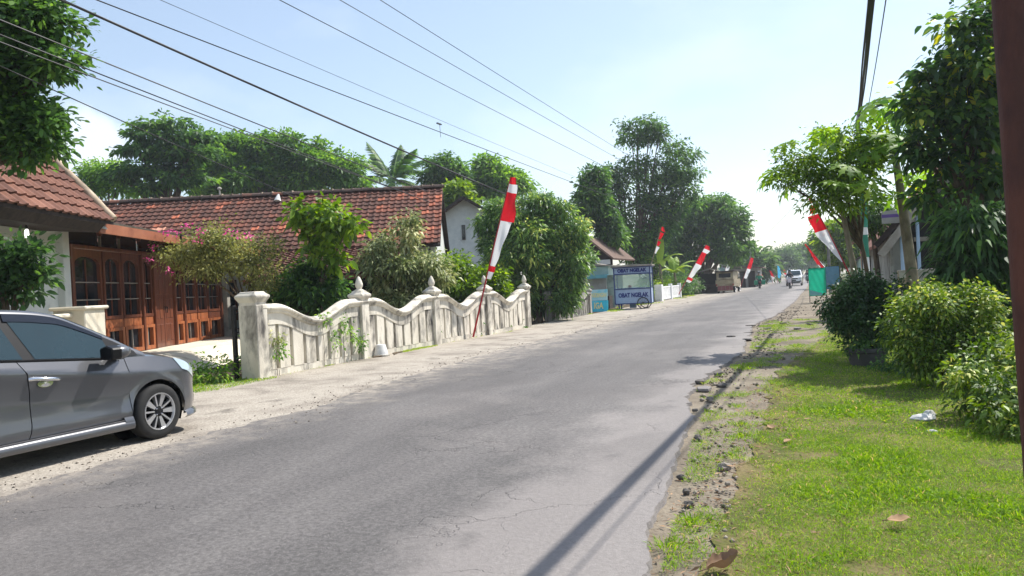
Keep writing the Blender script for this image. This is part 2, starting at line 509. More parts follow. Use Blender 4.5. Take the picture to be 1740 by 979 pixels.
def earth(name, stops, scale=1.2, gravel=True, rough=0.95):
    m, b, L = base_mat(name)
    mp = coords(m, rand=False)
    n = noise_node(m, mp, scale, 8, 0.62, 0.3)
    r = ramp(m, stops); L(n.outputs[0], r.inputs[0])
    g = noise_node(m, mp, 34, 5, 0.75)
    k = mrange(m, g.outputs[0], 0.4, 0.62, 0.35, 0.0)
    c = mixc(m, k.outputs[0], r.outputs[0], lin(88, 78, 68))
    L(c.outputs[0], b.inputs['Base Color'])
    b.inputs['Roughness'].default_value = rough
    b.inputs['Specular IOR Level'].default_value = 0.2
    v = N(m, 'ShaderNodeTexVoronoi'); v.inputs['Scale'].default_value = 24; L(mp.outputs[0], v.inputs['Vector'])
    h = N(m, 'ShaderNodeMath'); h.operation = 'ADD'; L(g.outputs[0], h.inputs[0]); L(v.outputs['Distance'], h.inputs[1])
    bump(m, b, h.outputs[0], 0.5, 0.02)
    return m

M['asphalt'] = asphalt()
M['dirt'] = earth('sandy_dirt', [(0.3, lin(104, 96, 84)), (0.5, lin(134, 124, 109)), (0.7, lin(156, 146, 129))])
M['apron'] = earth('dusty_apron', [(0.32, lin(128, 121, 113)), (0.46, lin(166, 158, 147)), (0.58, lin(182, 174, 162)), (0.7, lin(126, 120, 112))], 0.9)
M['field'] = earth('green_earth', [(0.3, lin(74, 82, 46)), (0.55, lin(104, 104, 66)), (0.75, lin(138, 124, 94))], 0.5)
M['lawn_soil'] = earth('lawn_soil', [(0.3, lin(72, 80, 34)), (0.46, lin(96, 98, 48)), (0.58, lin(124, 112, 74)), (0.72, lin(146, 128, 100))], 1.7)

# one sheet out to the horizon
g = MB()
gx = [-700, -300, -150, -60, -30, -12, 0, 12, 30, 60, 150, 300, 700]
gy = [-700, -300, -100, -30, 0, 20, 40, 80, 150, 400, 700]
g.grid([[(x, y, -0.03) for y in gy] for x in gx])
tag(g.build('ground', M['field'], fix=True), kind='structure')

def strip(name, m, fl, fr, z, yy, nx=10, skirt=True, und=0.0, edge_drop=0.03):
    g = MB(); rows = []
    for y in yy:
        a, b2 = fl(y), fr(y)
        row = []
        if skirt: row.append((a - 0.015, y, z - edge_drop))
        for i in range(nx + 1):
            x = a + (b2 - a) * i / nx
            row.append((x, y, z + und * noise.noise((x * 0.9, y * 0.5, 4.0))))
        if skirt: row.append((b2 + 0.015, y, z - edge_drop))
        rows.append(row)
    g.grid(rows)
    o = g.build(name, m, smooth=35, fix=True)
    return tag(o, kind='structure')
strip('road', M['asphalt'], edge_l, edge_r, 0.032, ys, 14, True, 0.008, 0.05)
strip('roadside_apron', M['apron'], lambda y: -9.75 - 0.0 * y if y > 10 else -11.5 - 0.1 * noise.noise((y, 0, 0)), lambda y: interp(EDGE_L, y) + 0.5, 0.012, ys, 6, False)
strip('dirt_verge', M['dirt'], lambda y: interp(EDGE_R, y) - 0.6, lambda y: (0.25 if y < 16 else min(1.4, 0.25 + (y - 16) * 0.15)) + 0.2 * noise.noise((y * 0.7, 9, 0)), -0.008, ys, 6, False, 0.012)
strip('lawn', M['lawn_soil'], lambda y: interp([(-30, -0.5), (4, -0.58), (8, -0.52), (11, -0.6), (15, -0.15), (19.6, 0.35), (30, 0.9)], y) + 0.14 * noise.noise((y * 1.7, 1, 0)) + 0.08 * noise.noise((y * 6, 1, 0)),
      lambda y: 5.0, 0.004, [q for q in ys if q < 26], 8, False, 0.02)
M['shaded_soil'] = earth('shaded_yard_soil', [(0.3, lin(58, 50, 40)), (0.5, lin(78, 68, 54)), (0.75, lin(98, 88, 66))], 1.4)  # soil darkened to stand in for shade behind the fence
strip('yard', M['shaded_soil'], lambda y: -34, lambda y: -9.72, -0.004, [-30, -8, -1, 4, 7, 10, 14, 18, 22, 26, 30, 36, 44, 60, 90, 120], 6, False)

# loose gravel along both road edges (nobody could count it)
def gravel():
    rs = np.random.RandomState(3)
    V = []; F = []; T = []
    octv = np.array([(1, 0, 0), (0, 1, 0), (-1, 0, 0), (0, -1, 0), (0, 0, 0.8), (0, 0, -0.6)])
    octf = np.array([(0, 1, 4), (1, 2, 4), (2, 3, 4), (3, 0, 4), (1, 0, 5), (2, 1, 5), (3, 2, 5), (0, 3, 5)])
    pts = []
    for _ in range(2300):
        y = 2.2 + 32 * rs.rand() ** 1.7
        x = interp(EDGE_R, y) + 0.12 + abs(rs.normal(0, 0.30))
        if x > (-0.45 if y < 13 else 0.1) - 0.1 * rs.rand(): continue
        d = noise.noise((x * 1.5, y * 0.9, 7))
        if d < -0.1 and rs.rand() < 0.75: continue
        s = 0.006 + 0.018 * rs.rand() ** 3
        if 8 < y < 30: s *= 1.7
        pts.append((x, y, 0.004, s))
    for _ in range(1300):
        y = 3.0 + 34 * rs.rand() ** 1.5
        x = interp(EDGE_L, y) + rs.normal(-0.1, 0.3)
        pts.append((x, y, 0.03 if x > interp(EDGE_L, y) else 0.016, 0.005 + 0.013 * rs.rand() ** 2.5))
    for i, (x, y, z, s) in enumerate(pts):
        q = octv * (0.7 + 0.6 * rs.rand(6, 1)) * s
        a = rs.rand() * 6.28
        c, sn = math.cos(a), math.sin(a)
        q = np.c_[q[:, 0] * c - q[:, 1] * sn, q[:, 0] * sn + q[:, 1] * c, q[:, 2]] + (x, y, z)
        F.append(octf + len(V) * 6); V.append(q); T.append(np.full(8, rs.rand()))
    me = np_mesh('gravel', np.concatenate(V), 3, np.concatenate(F), np.concatenate(T))
    gm = tint_mat('gravel_stone', [(0, lin(92, 85, 77)), (0.4, lin(126, 117, 106)), (1, lin(162, 152, 139))], 0.95, 0.2, 60, 0.2)
    tag(obj('gravel', me, gm), kind='stuff')
gravel()
# ------------------------------------------------------------------ tiles
def tile_mesh(name, w, l, t, thick=0.042, camber=0.030):
    """one clay pan tile: rolled across its width, a thick nose at the lower end; y runs up the slope"""
    b = MB()
    prof = [(-0.5, 0.25), (-0.28, 0.0), (0.02, 0.05), (0.24, 0.9), (0.40, 1.0), (0.5, 0.45)]
    top = [[(x * w, 0, z * camber + thick) for x, z in prof], [(x * w, l * 1.12, z * camber) for x, z in prof]]
    low = [[(x * w, 0, z * camber) for x, z in prof]]
    b.grid([low[0], top[0], top[1]], t=t)
    return b.mesh(name)

def tile_roof(root, x0, x1, slope_pts, w, l, mat, rng, top_n=300, key=None, tint=None, name='tile'):
    """tiles laid in courses over a plane: slope_pts = ((y,z) low, (y,z) high) in the root's frame.
    the best seen ones are objects, the rest one mesh"""
    (ya, za), (yb, zb) = slope_pts
    d = Vector((0, yb - ya, zb - za)); Ls = d.length; d.normalize()
    ang = math.atan2(d.z, d.y)
    nr = int(Ls / l); nc = int((x1 - x0) / w)
    cells = []
    for r in range(nr):
        for c in range(nc):
            x = x0 + (c + 0.5) * (x1 - x0) / nc
            y = ya + d.y * r * l; z = za + d.z * r * l
            cells.append((x, y, z, r, c))
    if key: cells.sort(key=key)
    variants = [tile_mesh('tile_%d' % i, w * 1.03, l, i / 9.0) for i in range(10)]
    for v in variants: v.materials.append(mat)
    rest = MB()
    tile_proto = [(v, [tuple(p.co) for p in v.vertices], [tuple(p.vertices) for p in v.polygons]) for v in variants]
    for i, (x, y, z, r, c) in enumerate(cells):
        tv = tint(x, y, r, c) if tint else rng.random()
        k = max(0, min(9, int(tv * 10)))
        jx, jz, ja = rng.uniform(-0.006, 0.006), rng.uniform(-0.004, 0.006), rng.uniform(-0.02, 0.02)
        if i < top_n:
            o = obj(name, variants[k], None, root, (x + jx, y, z + jz + 0.01), (ang, 0, ja))
        else:
            Mx = Matrix.Translation((x + jx, y, z + jz + 0.01)) @ Euler((ang, 0, ja)).to_matrix().to_4x4()
            rest.add([Mx @ Vector(p) for p in tile_proto[k][1]], tile_proto[k][2], k / 9.0)
    if rest.v:
        tag(rest.build('roof_tiles', mat, root), kind='stuff')

def ridge_row(root, pts, n, r=0.09, name='ridge_tile', rng=rnd):
    a, b = Vector(pts[0]), Vector(pts[1])
    d = (b - a) / n
    Mr = d.to_track_quat('X', 'Z').to_matrix()
    for i in range(n):
        q = MB()
        rows = []
        for s, rr in ((0, r * 1.12), (d.length * 1.06, r)):
            rows.append([Mr @ Vector((s, math.cos(t) * rr, math.sin(t) * rr * 0.9)) for t in [PI * k / 6 for k in range(7)]])
        q.grid(rows, t=rng.random() ** 1.5)
        q.build(name, M['ridge'], root, smooth=60, loc=a + d * i + Vector((0, 0, rng.uniform(-0.006, 0.01))))

# ------------------------------------------------------------------ house with the wooden front (frame turned 24 degrees)
HX, HY, HR = -15.2, 13.87, R(24)
house = empty('front_house', (HX, HY, 0), HR, 'white-walled house with a wide brown wooden door and window front behind the grey car', 'house')
b = MB(); b.box((-3.0, -0.2, 0.2), (8.4, 9.2, 0.4)); b.build('plinth', M['cream'], house, bevel=0.01)
b = MB()
b.prism([(1.2, 0.0), (2.0, 0.0), (1.55, 0.30), (1.2, 0.38)], 8.6, c=(0, -4.4, 0)); b.build('ramp', M['cream'], house, fix=True)
b = MB()
b.box((-3.06, -4.22, 1.9), (5.9, 0.22, 3.2)); b.build('wall', M['white_wall'], house)                     # camera-facing end
b = MB(); b.box((-0.16, -8.3, 1.75), (0.22, 8.2, 3.5)); b.build('wall', M['white_wall'], house)             # white wing wall
b = MB(); b.box((-6.0, 0.0, 1.7), (0.2, 8.6, 3.4)); b.build('wall', M['white_wall'], house)
b = MB(); b.box((-3.0, 4.4, 1.7), (6.1, 0.2, 3.4)); b.build('wall', M['white_wall'], house)
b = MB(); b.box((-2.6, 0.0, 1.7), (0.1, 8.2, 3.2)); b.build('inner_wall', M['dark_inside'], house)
b = MB(); b.box((-0.02, -4.27, 1.8), (0.22, 0.22, 3.0)); b.build('corner_column', M['white_wall'], house, bevel=0.012)
b = MB(); b.box((0.05, 4.16, 1.6), (0.30, 0.26, 2.7)); b.build('corner_column', M['conc'], house, bevel=0.012)
b = MB(); b.box((0.14, 4.3, 0.5), (0.5, 0.5, 0.2)); b.build('column_foot', M['conc'], house, bevel=0.01)

# wooden front: a row of bays along local y, each with a fanlight, tall glazed leaf and low glazed panel
M['glass_dark'] = pmat('dark_window_glass', lin(26, 30, 34), lin(40, 46, 52), 2, 0.08, 0, spec=0.6)
M['curtain'] = pmat('grey_curtain', lin(96, 104, 112), lin(118, 126, 132), 6, 0.9, 0.1, stretch=(1, 14, 0.3))
M['wood_pale'] = pmat('pale_window_bar', lin(132, 124, 116), lin(158, 150, 142), 5, 0.6, 0.1)
def bay(y0, y1, low=True, fan=True):
    """one glazed bay, frame proud of the panes"""
    w = y1 - y0
    fr = MB()
    for yy in (y0 + 0.035, y1 - 0.035):
        fr.box((0.0, yy, 1.95), (0.10, 0.07, 1.48))
    fr.box((0.003, (y0 + y1) / 2, 1.235), (0.11, w, 0.07))
    # arched head
    ar = [(y0, 2.66), (y0, 2.3)]
    for k in range(9):
        a = PI - PI * k / 8
        ar.append(((y0 + y1) / 2 + (w / 2 - 0.07) * math.cos(a), 2.36 + 0.16 * math.sin(a)))
    ar += [(y1, 2.3), (y1, 2.66)]
    fr.prism([(p[0], p[1]) for p in ar], 0.10, M=Matrix(((0, 1, 0), (1, 0, 0), (0, 0, 1))), c=(-0.052, 0, 0))
    f = fr.build('window_frame', M['wood'], house, fix=True)
    for z0, z1 in ((1.27, 1.62), (1.64, 1.98), (2.0, 2.5)):
        q = MB(); q.box((-0.03, (y0 + y1) / 2, (z0 + z1) / 2), (0.012, w - 0.12, z1 - z0)); q.build('pane', M['glass_dark'], f)
    q = MB()
    for z in (1.63, 1.99):
        q = MB(); q.box((0.0, (y0 + y1) / 2, z), (0.05, w - 0.13, 0.022)); q.build('glazing_bar', M['wood_pale'], f)
    q = MB(); q.box((-0.005, (y0 + y1) / 2 + 0.01, 1.86), (0.025, 0.02, 1.2)); q.build('mullion', M['wood'], f)
    if low:
        fr = MB()
        for yy in (y0 + 0.05, y1 - 0.05): fr.box((0.012, yy, 0.72), (0.12, 0.10, 0.56))
        fr.box((0.014, (y0 + y1) / 2, 0.46), (0.124, w, 0.09)); fr.box((0.014, (y0 + y1) / 2, 0.97), (0.124, w, 0.07))
        f = fr.build('low_window_frame', M['wood_sunlit'], house)  # lower frames take the painted sunlit tone
        q = MB(); q.box((-0.02, (y0 + y1) / 2, 0.72), (0.012, w - 0.18, 0.44)); q.build('pane', M['glass_dark'], f)
        q = MB(); q.box((0.0, (y0 + y1) / 2, 0.715), (0.03, 0.022, 0.43)); q.build('mullion', M['wood_pale'], f)
bays = [(-4.02, -2.92), (-2.86, -2.10), (-2.06, -1.22), (-1.12, -0.62), (0.62, 1.12), (1.22, 2.05), (2.12, 2.86), (2.92, 3.80)]
for y0, y1 in bays: bay(y0, y1)
for k, (y0, y1) in enumerate(bays):                                                  # fielded apron boards under the panes
    q = MB(); q.box((0.0, (y0 + y1) / 2, 1.10), (0.09, y1 - y0, 0.19)); q.build('apron_board', M['wood_sunlit'] if k not in (0, 7) else M['wood'], house, bevel=0.006)  # sunlit tone in the colour, end bays plain wood
q = MB()
for yy in (-4.08, -1.17, -0.62 + 0.03, 0.59, 1.17, 3.88):
    q = MB(); q.box((0.02, yy, 1.56), (0.17, 0.085 if abs(yy) > 1 else 0.05, 2.36)); q.build('post', M['wood'], house, bevel=0.008)
q = MB(); q.box((0.022, -0.08, 2.70), (0.15, 8.0, 0.085)); q.build('transom', M['wood'], house, bevel=0.008)
for y0, y1 in [(-4.04, -2.92), (-2.86, -2.1), (-2.06, -1.2), (-1.12, -0.04), (0.04, 1.12), (1.22, 2.05), (2.12, 2.86), (2.92, 3.85)]:   # fanlights
    q = MB(); q.box((-0.02, (y0 + y1) / 2, 2.96), (0.012, y1 - y0, 0.46)); q.build('fanlight', M['glass_dark'], house)
    q = MB()
    c = (y0 + y1) / 2; hw = (y1 - y0) / 2
    ar = [(y0 - 0.03, 3.25), (y0 - 0.03, 2.98)] + [(c + hw * math.cos(PI - PI * k / 8), 2.98 + 0.17 * math.sin(PI * k / 8)) for k in range(9)] + [(y1 + 0.03, 2.98), (y1 + 0.03, 3.25)]
    q.prism(ar, 0.07, M=Matrix(((0, 1, 0), (1, 0, 0), (0, 0, 1))), c=(-0.012, 0, 0)); q.build('arched_head', M['wood'], house, fix=True)
q = MB()
for yy in (-2.89, -2.08, 2.085, 2.89):
    q = MB(); q.box((0.016, yy, 2.95), (0.05, 0.035, 0.42)); q.build('fanlight_bar', M['wood_pale'], house)
for s in (-1, 1):                                                                     # double door, fielded leaves
    q = MB(); q.box((0.0, s * 0.285, 1.53), (0.07, 0.55, 2.24)); d = q.build('door_leaf', M['wood'], house, bevel=0.006)
    for z0, z1 in ((0.55, 0.98), (1.12, 1.62), (1.72, 2.1), (2.18, 2.55)):
        for yy in (-0.12, 0.12):
            q = MB(); q.box((0.036, s * 0.285 + yy, (z0 + z1) / 2), (0.022, 0.17, z1 - z0)); q.build('door_panel', M['wood'], d, bevel=0.012)
    q = MB(); q.tube([(0.05, s * 0.05, 1.4), (0.10, s * 0.05, 1.4), (0.10, s * 0.05, 1.25)], 0.012, 6); q.build('door_handle', M['metal_dark'], d)
# low canopy over the wooden front
b = MB()
b.prism([(1.0, 3.055), (1.02, 3.09), (-2.8, 3.72), (-2.8, 3.66)], 9.9, c=(0, -4.75, 0)); b.build('canopy_roof', M['roof_sheet'], house, fix=True)
b = MB(); b.box((0.985, 0.2, 2.955), (0.035, 9.9, 0.2)); b.build('fascia_board', M['fascia'], house, bevel=0.004)
b = MB(); b.prism([(0.96, 3.0), (0.96, 3.03), (-0.1, 3.21), (-0.1, 3.18)], 9.7, c=(0, -4.65, 0)); b.build('soffit', M['wood'], house, fix=True)
b = MB(); b.bar((1.02, -1.15, 2.75), (1.02, -1.15, 3.1), 0.03, 0.03); b.build('hanging_strap', M['metal_dark'], house)
# steep tiled wing on the left: eave along local y, rake at y=-4.55
EZ, ELX = 3.06, 1.15
wing_root = empty('tile_slope', (0, 0, 0)); wing_root.parent = house
wing_root.rotation_euler = (0, 0, R(90))       # its x runs along the eave, its y up the slope
# frame: local x_w = house y ; local y_w = -house x
def wing_tint(x, y, r, c):
    return max(0, min(0.99, 0.45 + 0.5 * noise.noise((x * 0.8, y * 0.8, 2)) + rnd.uniform(-0.25, 0.3)))
tile_roof(wing_root, -12.6, -4.6, ((-ELX, EZ), (-ELX + 2.9, EZ + 3.25)), 0.235, 0.255, M['tile_red'], rnd,
          key=lambda c: -c[0] * 1.0 + c[1] * 0.8, tint=wing_tint)
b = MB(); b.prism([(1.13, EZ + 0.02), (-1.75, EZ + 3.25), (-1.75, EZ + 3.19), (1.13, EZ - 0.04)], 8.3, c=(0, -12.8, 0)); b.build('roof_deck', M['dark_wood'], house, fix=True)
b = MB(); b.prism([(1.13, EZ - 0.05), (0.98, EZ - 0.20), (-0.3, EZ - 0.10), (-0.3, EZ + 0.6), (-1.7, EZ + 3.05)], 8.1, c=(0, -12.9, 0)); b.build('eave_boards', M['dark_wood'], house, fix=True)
b = MB()
pts = [Vector((1.17 - 2.9 * k / 16, -4.56 + rnd.uniform(-0.012, 0.012), EZ + 0.06 + 3.25 * k / 16)) for k in range(17)]
b.tube(pts, [0.085 + rnd.uniform(-0.012, 0.012) for _ in pts], 8); b.build('rake_mortar', M['mortar'], house, smooth=60)
b = MB(); b.prism([(1.05, EZ - 0.12), (-1.7, EZ + 2.98), (-2.9, EZ + 2.98), (-2.9, EZ - 0.12)], 0.16, c=(0, -4.72, 0)); b.build('gable_wall', M['white_wall'], house, fix=True)
b = MB(); b.box((-2.9, -8.7, 1.7), (0.2, 8.0, 8.0 - 0.0)); b.v = [(x, y, min(z, 5.6)) for x, y, z in b.v]; b.build('wall', M['white_wall'], house)
# lit bulb under the eave
bulb = empty('bulb_lamp', (0, 0, 0), 0, 'small lit white bulb hanging under the dark eave', 'lamp')
c0, s0 = math.cos(HR), math.sin(HR)
def hw(lx, ly, z): return (HX + lx * c0 - ly * s0, HY + lx * s0 + ly * c0, z)
me_, be_, _ = base_mat('lit_bulb'); be_.inputs['Emission Color'].default_value = (1, 0.97, 0.92, 1); be_.inputs['Emission Strength'].default_value = 3.0; M['bulb'] = me_
bulb.location = hw(0.62, -6.35, 2.74)
b = MB(); b.lathe([(0.0, -0.07), (0.028, -0.06), (0.034, -0.02), (0.03, 0.05), (0.018, 0.075)], 10); b.build('glass_bulb', M['bulb'], bulb, smooth=60)
b = MB(); b.lathe([(0.018, 0.075), (0.022, 0.08), (0.022, 0.13), (0.006, 0.14), (0.006, 0.24)], 8); b.build('socket', M['metal_dark'], bulb)

# low cream wall with a cap in front of the white wing
lw = empty('yard_wall', hw(1.55, -6.6, 0), HR, 'low cream yard wall with stepped caps beside the white house wall', 'wall')
b = MB(); b.box((0, 0, 0.72), (0.5, 0.62, 1.44)); b.build('pier', M['cream'], lw, bevel=0.015)
b = MB(); b.box((0, 0, 1.46), (0.6, 0.72, 0.06)); b.build('cap', M['cream'], lw, bevel=0.02)
b = MB(); b.box((-0.1, -1.6, 0.66), (0.22, 2.6, 1.32)); b.build('wall_panel', M['cream'], lw, bevel=0.01)
b = MB(); b.box((-0.1, -1.6, 1.35), (0.34, 2.6, 0.07)); b.build('coping', M['cream'], lw, bevel=0.02)

# ------------------------------------------------------------------ long tiled house behind
lh = empty('tiled_house', hw(0, 0, 0), HR, 'long low house under a weathered red clay tile roof behind the white fence', 'house')
RX0, RX1, RY, RZ, EY, EZ2 = -6.2, 6.72, 8.0, 5.16, 5.05, 2.98
def lh_tint(x, y, r, c):
    v = 0.28 + 0.30 * noise.noise((x * 0.55, r * 0.4, 1)) + 0.28 * noise.noise((x * 1.9, r * 1.3, 5)) + rnd.uniform(-0.22, 0.26)
    v += 0.16 * max(0, (x - 3.5) / 3.2)
    if noise.noise((x * 1.4, r * 0.9, 9)) > 0.42: v += 0.35
    return max(0, min(0.99, v))
tile_roof(lh, RX0, RX1, ((EY, EZ2), (RY, RZ)), 0.225, 0.262, M['tile'], rnd, key=lambda c: -(c[0] + 0.3 * c[2]), tint=lh_tint)
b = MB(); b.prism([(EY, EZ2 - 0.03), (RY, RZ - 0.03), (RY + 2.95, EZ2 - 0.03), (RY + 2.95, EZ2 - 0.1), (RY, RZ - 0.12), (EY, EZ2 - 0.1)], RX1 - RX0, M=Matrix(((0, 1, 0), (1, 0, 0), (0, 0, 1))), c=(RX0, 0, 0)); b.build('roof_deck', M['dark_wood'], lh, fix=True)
ridge_row(lh, ((RX0, RY, RZ + 0.02), (RX1 + 0.05, RY, RZ + 0.02)), 36, 0.13)
b = MB()
for k in range(37):
    if rnd.random() < 0.8:
        x = RX0 + (RX1 - RX0) * k / 36
        b = MB(); b.box((x, RY, RZ + 0.13), (0.035, 0.2, 0.06 + 0.03 * rnd.random())); b.build('mortar_joint', M['mortar'], lh)
b = MB()
for k in range(1): b.tube([(0.9, RY - 0.45, RZ - 0.24), (0.92, RY - 0.35, RZ + 0.02)], [0.13, 0.03], 7)
b.build('mortar_patch', M['stone_white'], lh, smooth=50)
b = MB(); b.lathe([(0.05, 0), (0.03, 0.02), (0.03, 0.3), (0.08, 0.31), (0.08, 0.36), (0.02, 0.4)], 8, c=(-1.3, RY + 0.1, RZ + 0.05)); b.build('vent_pipe', M['conc'], lh, smooth=40)
b = MB(); b.prism([(EY + 0.35, 0), (EY + 0.35, EZ2), (RY, RZ - 0.2), (RY + 2.6, EZ2), (RY + 2.6, 0)], 0.18, M=Matrix(((0, 1, 0), (1, 0, 0), (0, 0, 1))), c=(RX1 - 0.35, 0, 0)); b.build('gable_wall', M['white_wall'], lh, fix=True)
b = MB(); b.box((0.2, EY + 0.45, 1.45), (12.2, 0.2, 2.9)); b.build('front_wall', M['white_wall'], lh)
for x in (-0.5, 1.9, 4.6):
    b = MB(); b.box((x, EY + 0.33, 1.5), (1.1, 0.06, 1.3)); f = b.build('window_frame', M['wood'], lh)
    b = MB(); b.box((x, EY + 0.29, 1.5), (0.95, 0.03, 1.12)); b.build('pane', M['glass_dark'], f)
# flatter porch roof in front
PX0, PX1 = 1.2, 5.55
tile_roof(lh, PX0, PX1, ((2.65, 2.06), (EY + 0.1, 2.98)), 0.21, 0.19, M['tile'], rnd, top_n=0, tint=lambda x, y, r, c: max(0, min(0.6, 0.12 + rnd.uniform(0, 0.3))))
b = MB(); b.prism([(2.62, 2.04), (EY, 2.95), (EY, 2.88), (2.62, 1.95)], PX1 - PX0, M=Matrix(((0, 1, 0), (1, 0, 0), (0, 0, 1))), c=(PX0, 0, 0)); b.build('porch_deck', M['dark_wood'], lh, fix=True)
b = MB(); b.box(((PX0 + PX1) / 2, 2.6, 1.99), (PX1 - PX0 + 0.06, 0.03, 0.13)); b.build('porch_fascia', M['wood'], lh)
for x in (PX0 + 0.15, 3.3, PX1 - 0.15):
    b = MB(); b.box((x, 2.75, 0.98), (0.12, 0.12, 1.95)); b.build('porch_post', M['dark_wood'], lh, bevel=0.01)
b = MB(); b.box((3.35, EY + 0.2, 1.2), (4.2, 0.06, 2.0)); b.build('porch_shade_board', M['dark_inside'], lh)  # dark sheet painting in the shade under the porch

# ------------------------------------------------------------------ white gabled house farther on
def gable_house(name, loc, rz, w, d, eave, ridge, label, wallm, roofm, windows=(), over=0.45):
    h = empty(name, loc, rz, label, 'house')
    q = MB(); q.prism([(-w / 2, 0), (w / 2, 0), (w / 2, eave), (0, ridge), (-w / 2, eave)], d); q.build('wall', wallm, h, fix=True)
    sl = (ridge - eave) / (w / 2)
    for s in (-1, 1):
        q = MB(); q.prism([(0, ridge + 0.06), (s * (w / 2 + over), eave - sl * over + 0.06), (s * (w / 2 + over), eave - sl * over - 0.04), (0, ridge - 0.04)], d + over * 2, c=(0, -over, 0))
        q.build('roof', roofm, h, fix=True)
        q = MB(); q.bar((0, -over - 0.02, ridge + 0.02), (s * (w / 2 + over), -over - 0.02, eave - sl * over + 0.02), 0.04, 0.16); q.build('barge_board', M['dark_wood'], h)
    for x, z, ww, hh in windows:
        q = MB(); q.box((x, -0.02, z), (ww, 0.08, hh)); f = q.build('window', M['dark_wood'], h)
        q = MB(); q.box((x, -0.05, z), (ww * 0.7, 0.05, hh * 0.9)); q.build('pane', M['glass_dark'], f)
    return h
M['roof_far'] = pmat('far_tile_roof', lin(120, 74, 58), lin(150, 96, 76), 6, 0.9, 0.4, stain=lin(80, 62, 56), stretch=(1, 6, 1))
M['roof_brown'] = pmat('brown_old_roof', lin(92, 72, 62), lin(124, 100, 88), 5, 0.9, 0.4, stain=lin(66, 54, 48), stretch=(1, 6, 1))
# ------------------------------------------------------------------ curved concrete fence
FX = -9.5
def curve_z(t, lo, hi, flat=0.80):
    a = min(abs(t) / flat, 1.0)
    return lo + (hi - lo) * (0.5 - 0.5 * math.cos(PI * a))

def pillar(root, y, w, h, mat, finial=True, name='pillar'):
    q = MB(); q.box((0, y, h / 2), (w, w, h))
    p = q.build(name, mat, root, bevel=0.012)
    q = MB()
    hw = w / 2
    prof = [(hw * 0.92, h - 0.02), (hw * 0.92, h + 0.035), (hw * 1.0, h + 0.05), (hw * 1.28, h + 0.11), (hw * 1.30, h + 0.15), (hw * 0.86, h + 0.205), (hw * 0.80, h + 0.225), (hw * 0.55, h + 0.25)]
    r45 = Matrix.Rotation(R(45), 3, 'Z')
    q.lathe([(r * 1.4142, z) for r, z in prof], 4, c=(0, y, 0), M=r45)
    q.build('pillar_cap', mat, root, bevel=0.008)
    if finial:
        z0 = h + 0.24
        q = MB(); q.lathe([(0.10, z0), (0.10, z0 + 0.02), (0.055, z0 + 0.04), (0.06, z0 + 0.055), (0.085, z0 + 0.10), (0.088, z0 + 0.15), (0.066, z0 + 0.22), (0.03, z0 + 0.30), (0.0, z0 + 0.325)], 14, c=(0, y, 0))
        q.build('finial', mat, root, smooth=50)

def fence_panel(root, y0, y1, mat, lo, hi, band, nsl, slit=0.088, base=0.14, th=0.14, t_lo=None):
    yc, hwid = (y0 + y1) / 2, (y1 - y0) / 2
    top = lambda y: curve_z((y - yc) / hwid, lo, hi)
    n = 40
    yy = [y0 + (y1 - y0) * k / n for k in range(n + 1)]
    # band under the coping
    q = MB(); rows = []
    for y in yy:
        z = top(y)
        rows.append([(th / 2 + 0.015, y, z - band), (th / 2 + 0.015, y, z - 0.10), (-th / 2 - 0.015, y, z - 0.10), (-th / 2 - 0.015, y, z - band)])
    q.grid(rows, close=True); q.build('band', mat, root, smooth=40, fix=True)
    # moulded coping, running on across the pillars
    q = MB(); rows = []; e = max(th / 2, 0.09)
    for y in [y0 - 0.147] + yy + [y1 + 0.147]:
        z = top(y)
        rows.append([(e + 0.012, y, z - 0.16), (e + 0.04, y, z - 0.13), (e + 0.04, y, z - 0.105), (e + 0.078, y, z - 0.085), (e + 0.085, y, z - 0.055), (0.05, y, z + 0.02),
                     (-0.05, y, z + 0.02), (-e - 0.085, y, z - 0.055), (-e - 0.078, y, z - 0.085), (-e - 0.04, y, z - 0.105), (-e - 0.04, y, z - 0.13), (-e - 0.012, y, z - 0.16)])
    q.grid(rows, close=True); q.build('coping', mat, root, smooth=35, fix=True)
    q = MB(); q.box((0, yc, base / 2), (th - 0.012, y1 - y0, base)); q.build('plinth', mat, root)
    wsl = (y1 - y0 - slit * (nsl - 1)) / nsl
    for k in range(nsl):
        a = y0 + k * (wsl + slit); b2 = a + wsl
        m_ = (a + b2) / 2
        poly = [(a, base - 0.01), (b2, base - 0.01), (b2, top(b2) - band + 0.03), (m_, top(m_) - band + 0.03), (a, top(a) - band + 0.03)]
        q = MB(); q.prism(poly, th, M=Matrix(((0, 1, 0), (1, 0, 0), (0, 0, 1))), c=(-th / 2 + rnd.uniform(-0.004, 0.004), 0, 0))
        q.build('slat', mat, root, fix=True, bevel=0.006)

fence = empty('concrete_fence', (FX, 0, 0), 0, 'white weathered concrete fence with swooping top and pointed finials along the road', 'fence')
PY = [10.72, 14.1, 17.5, 20.9, 24.3]
q = MB(); q.box((-0.04, PY[0], 0.68), (0.42, 0.30, 1.36)); q.build('gate_post', M['fence'], fence, bevel=0.015)
q = MB()
r45 = Matrix.Rotation(R(45), 3, 'Z')
q.lathe([(0.19 * 1.414, 1.33), (0.19 * 1.414, 1.40), (0.205 * 1.414, 1.42), (0.25 * 1.414, 1.49), (0.255 * 1.414, 1.525), (0.19 * 1.414, 1.575), (0.175 * 1.414, 1.60)], 4, c=(-0.04, PY[0], 0), M=Matrix.Diagonal((1, 0.76, 1)) @ r45)
q.build('gate_post_cap', M['fence'], fence, bevel=0.01)
for y in PY[1:]: pillar(fence, y, 0.30, 1.30, M['fence'])
for a, b2 in zip(PY, PY[1:]):
    fence_panel(fence, a + (0.15 if a == PY[0] else 0.15), b2 - 0.15, M['fence'], 1.03, 1.345, 0.37, 8)
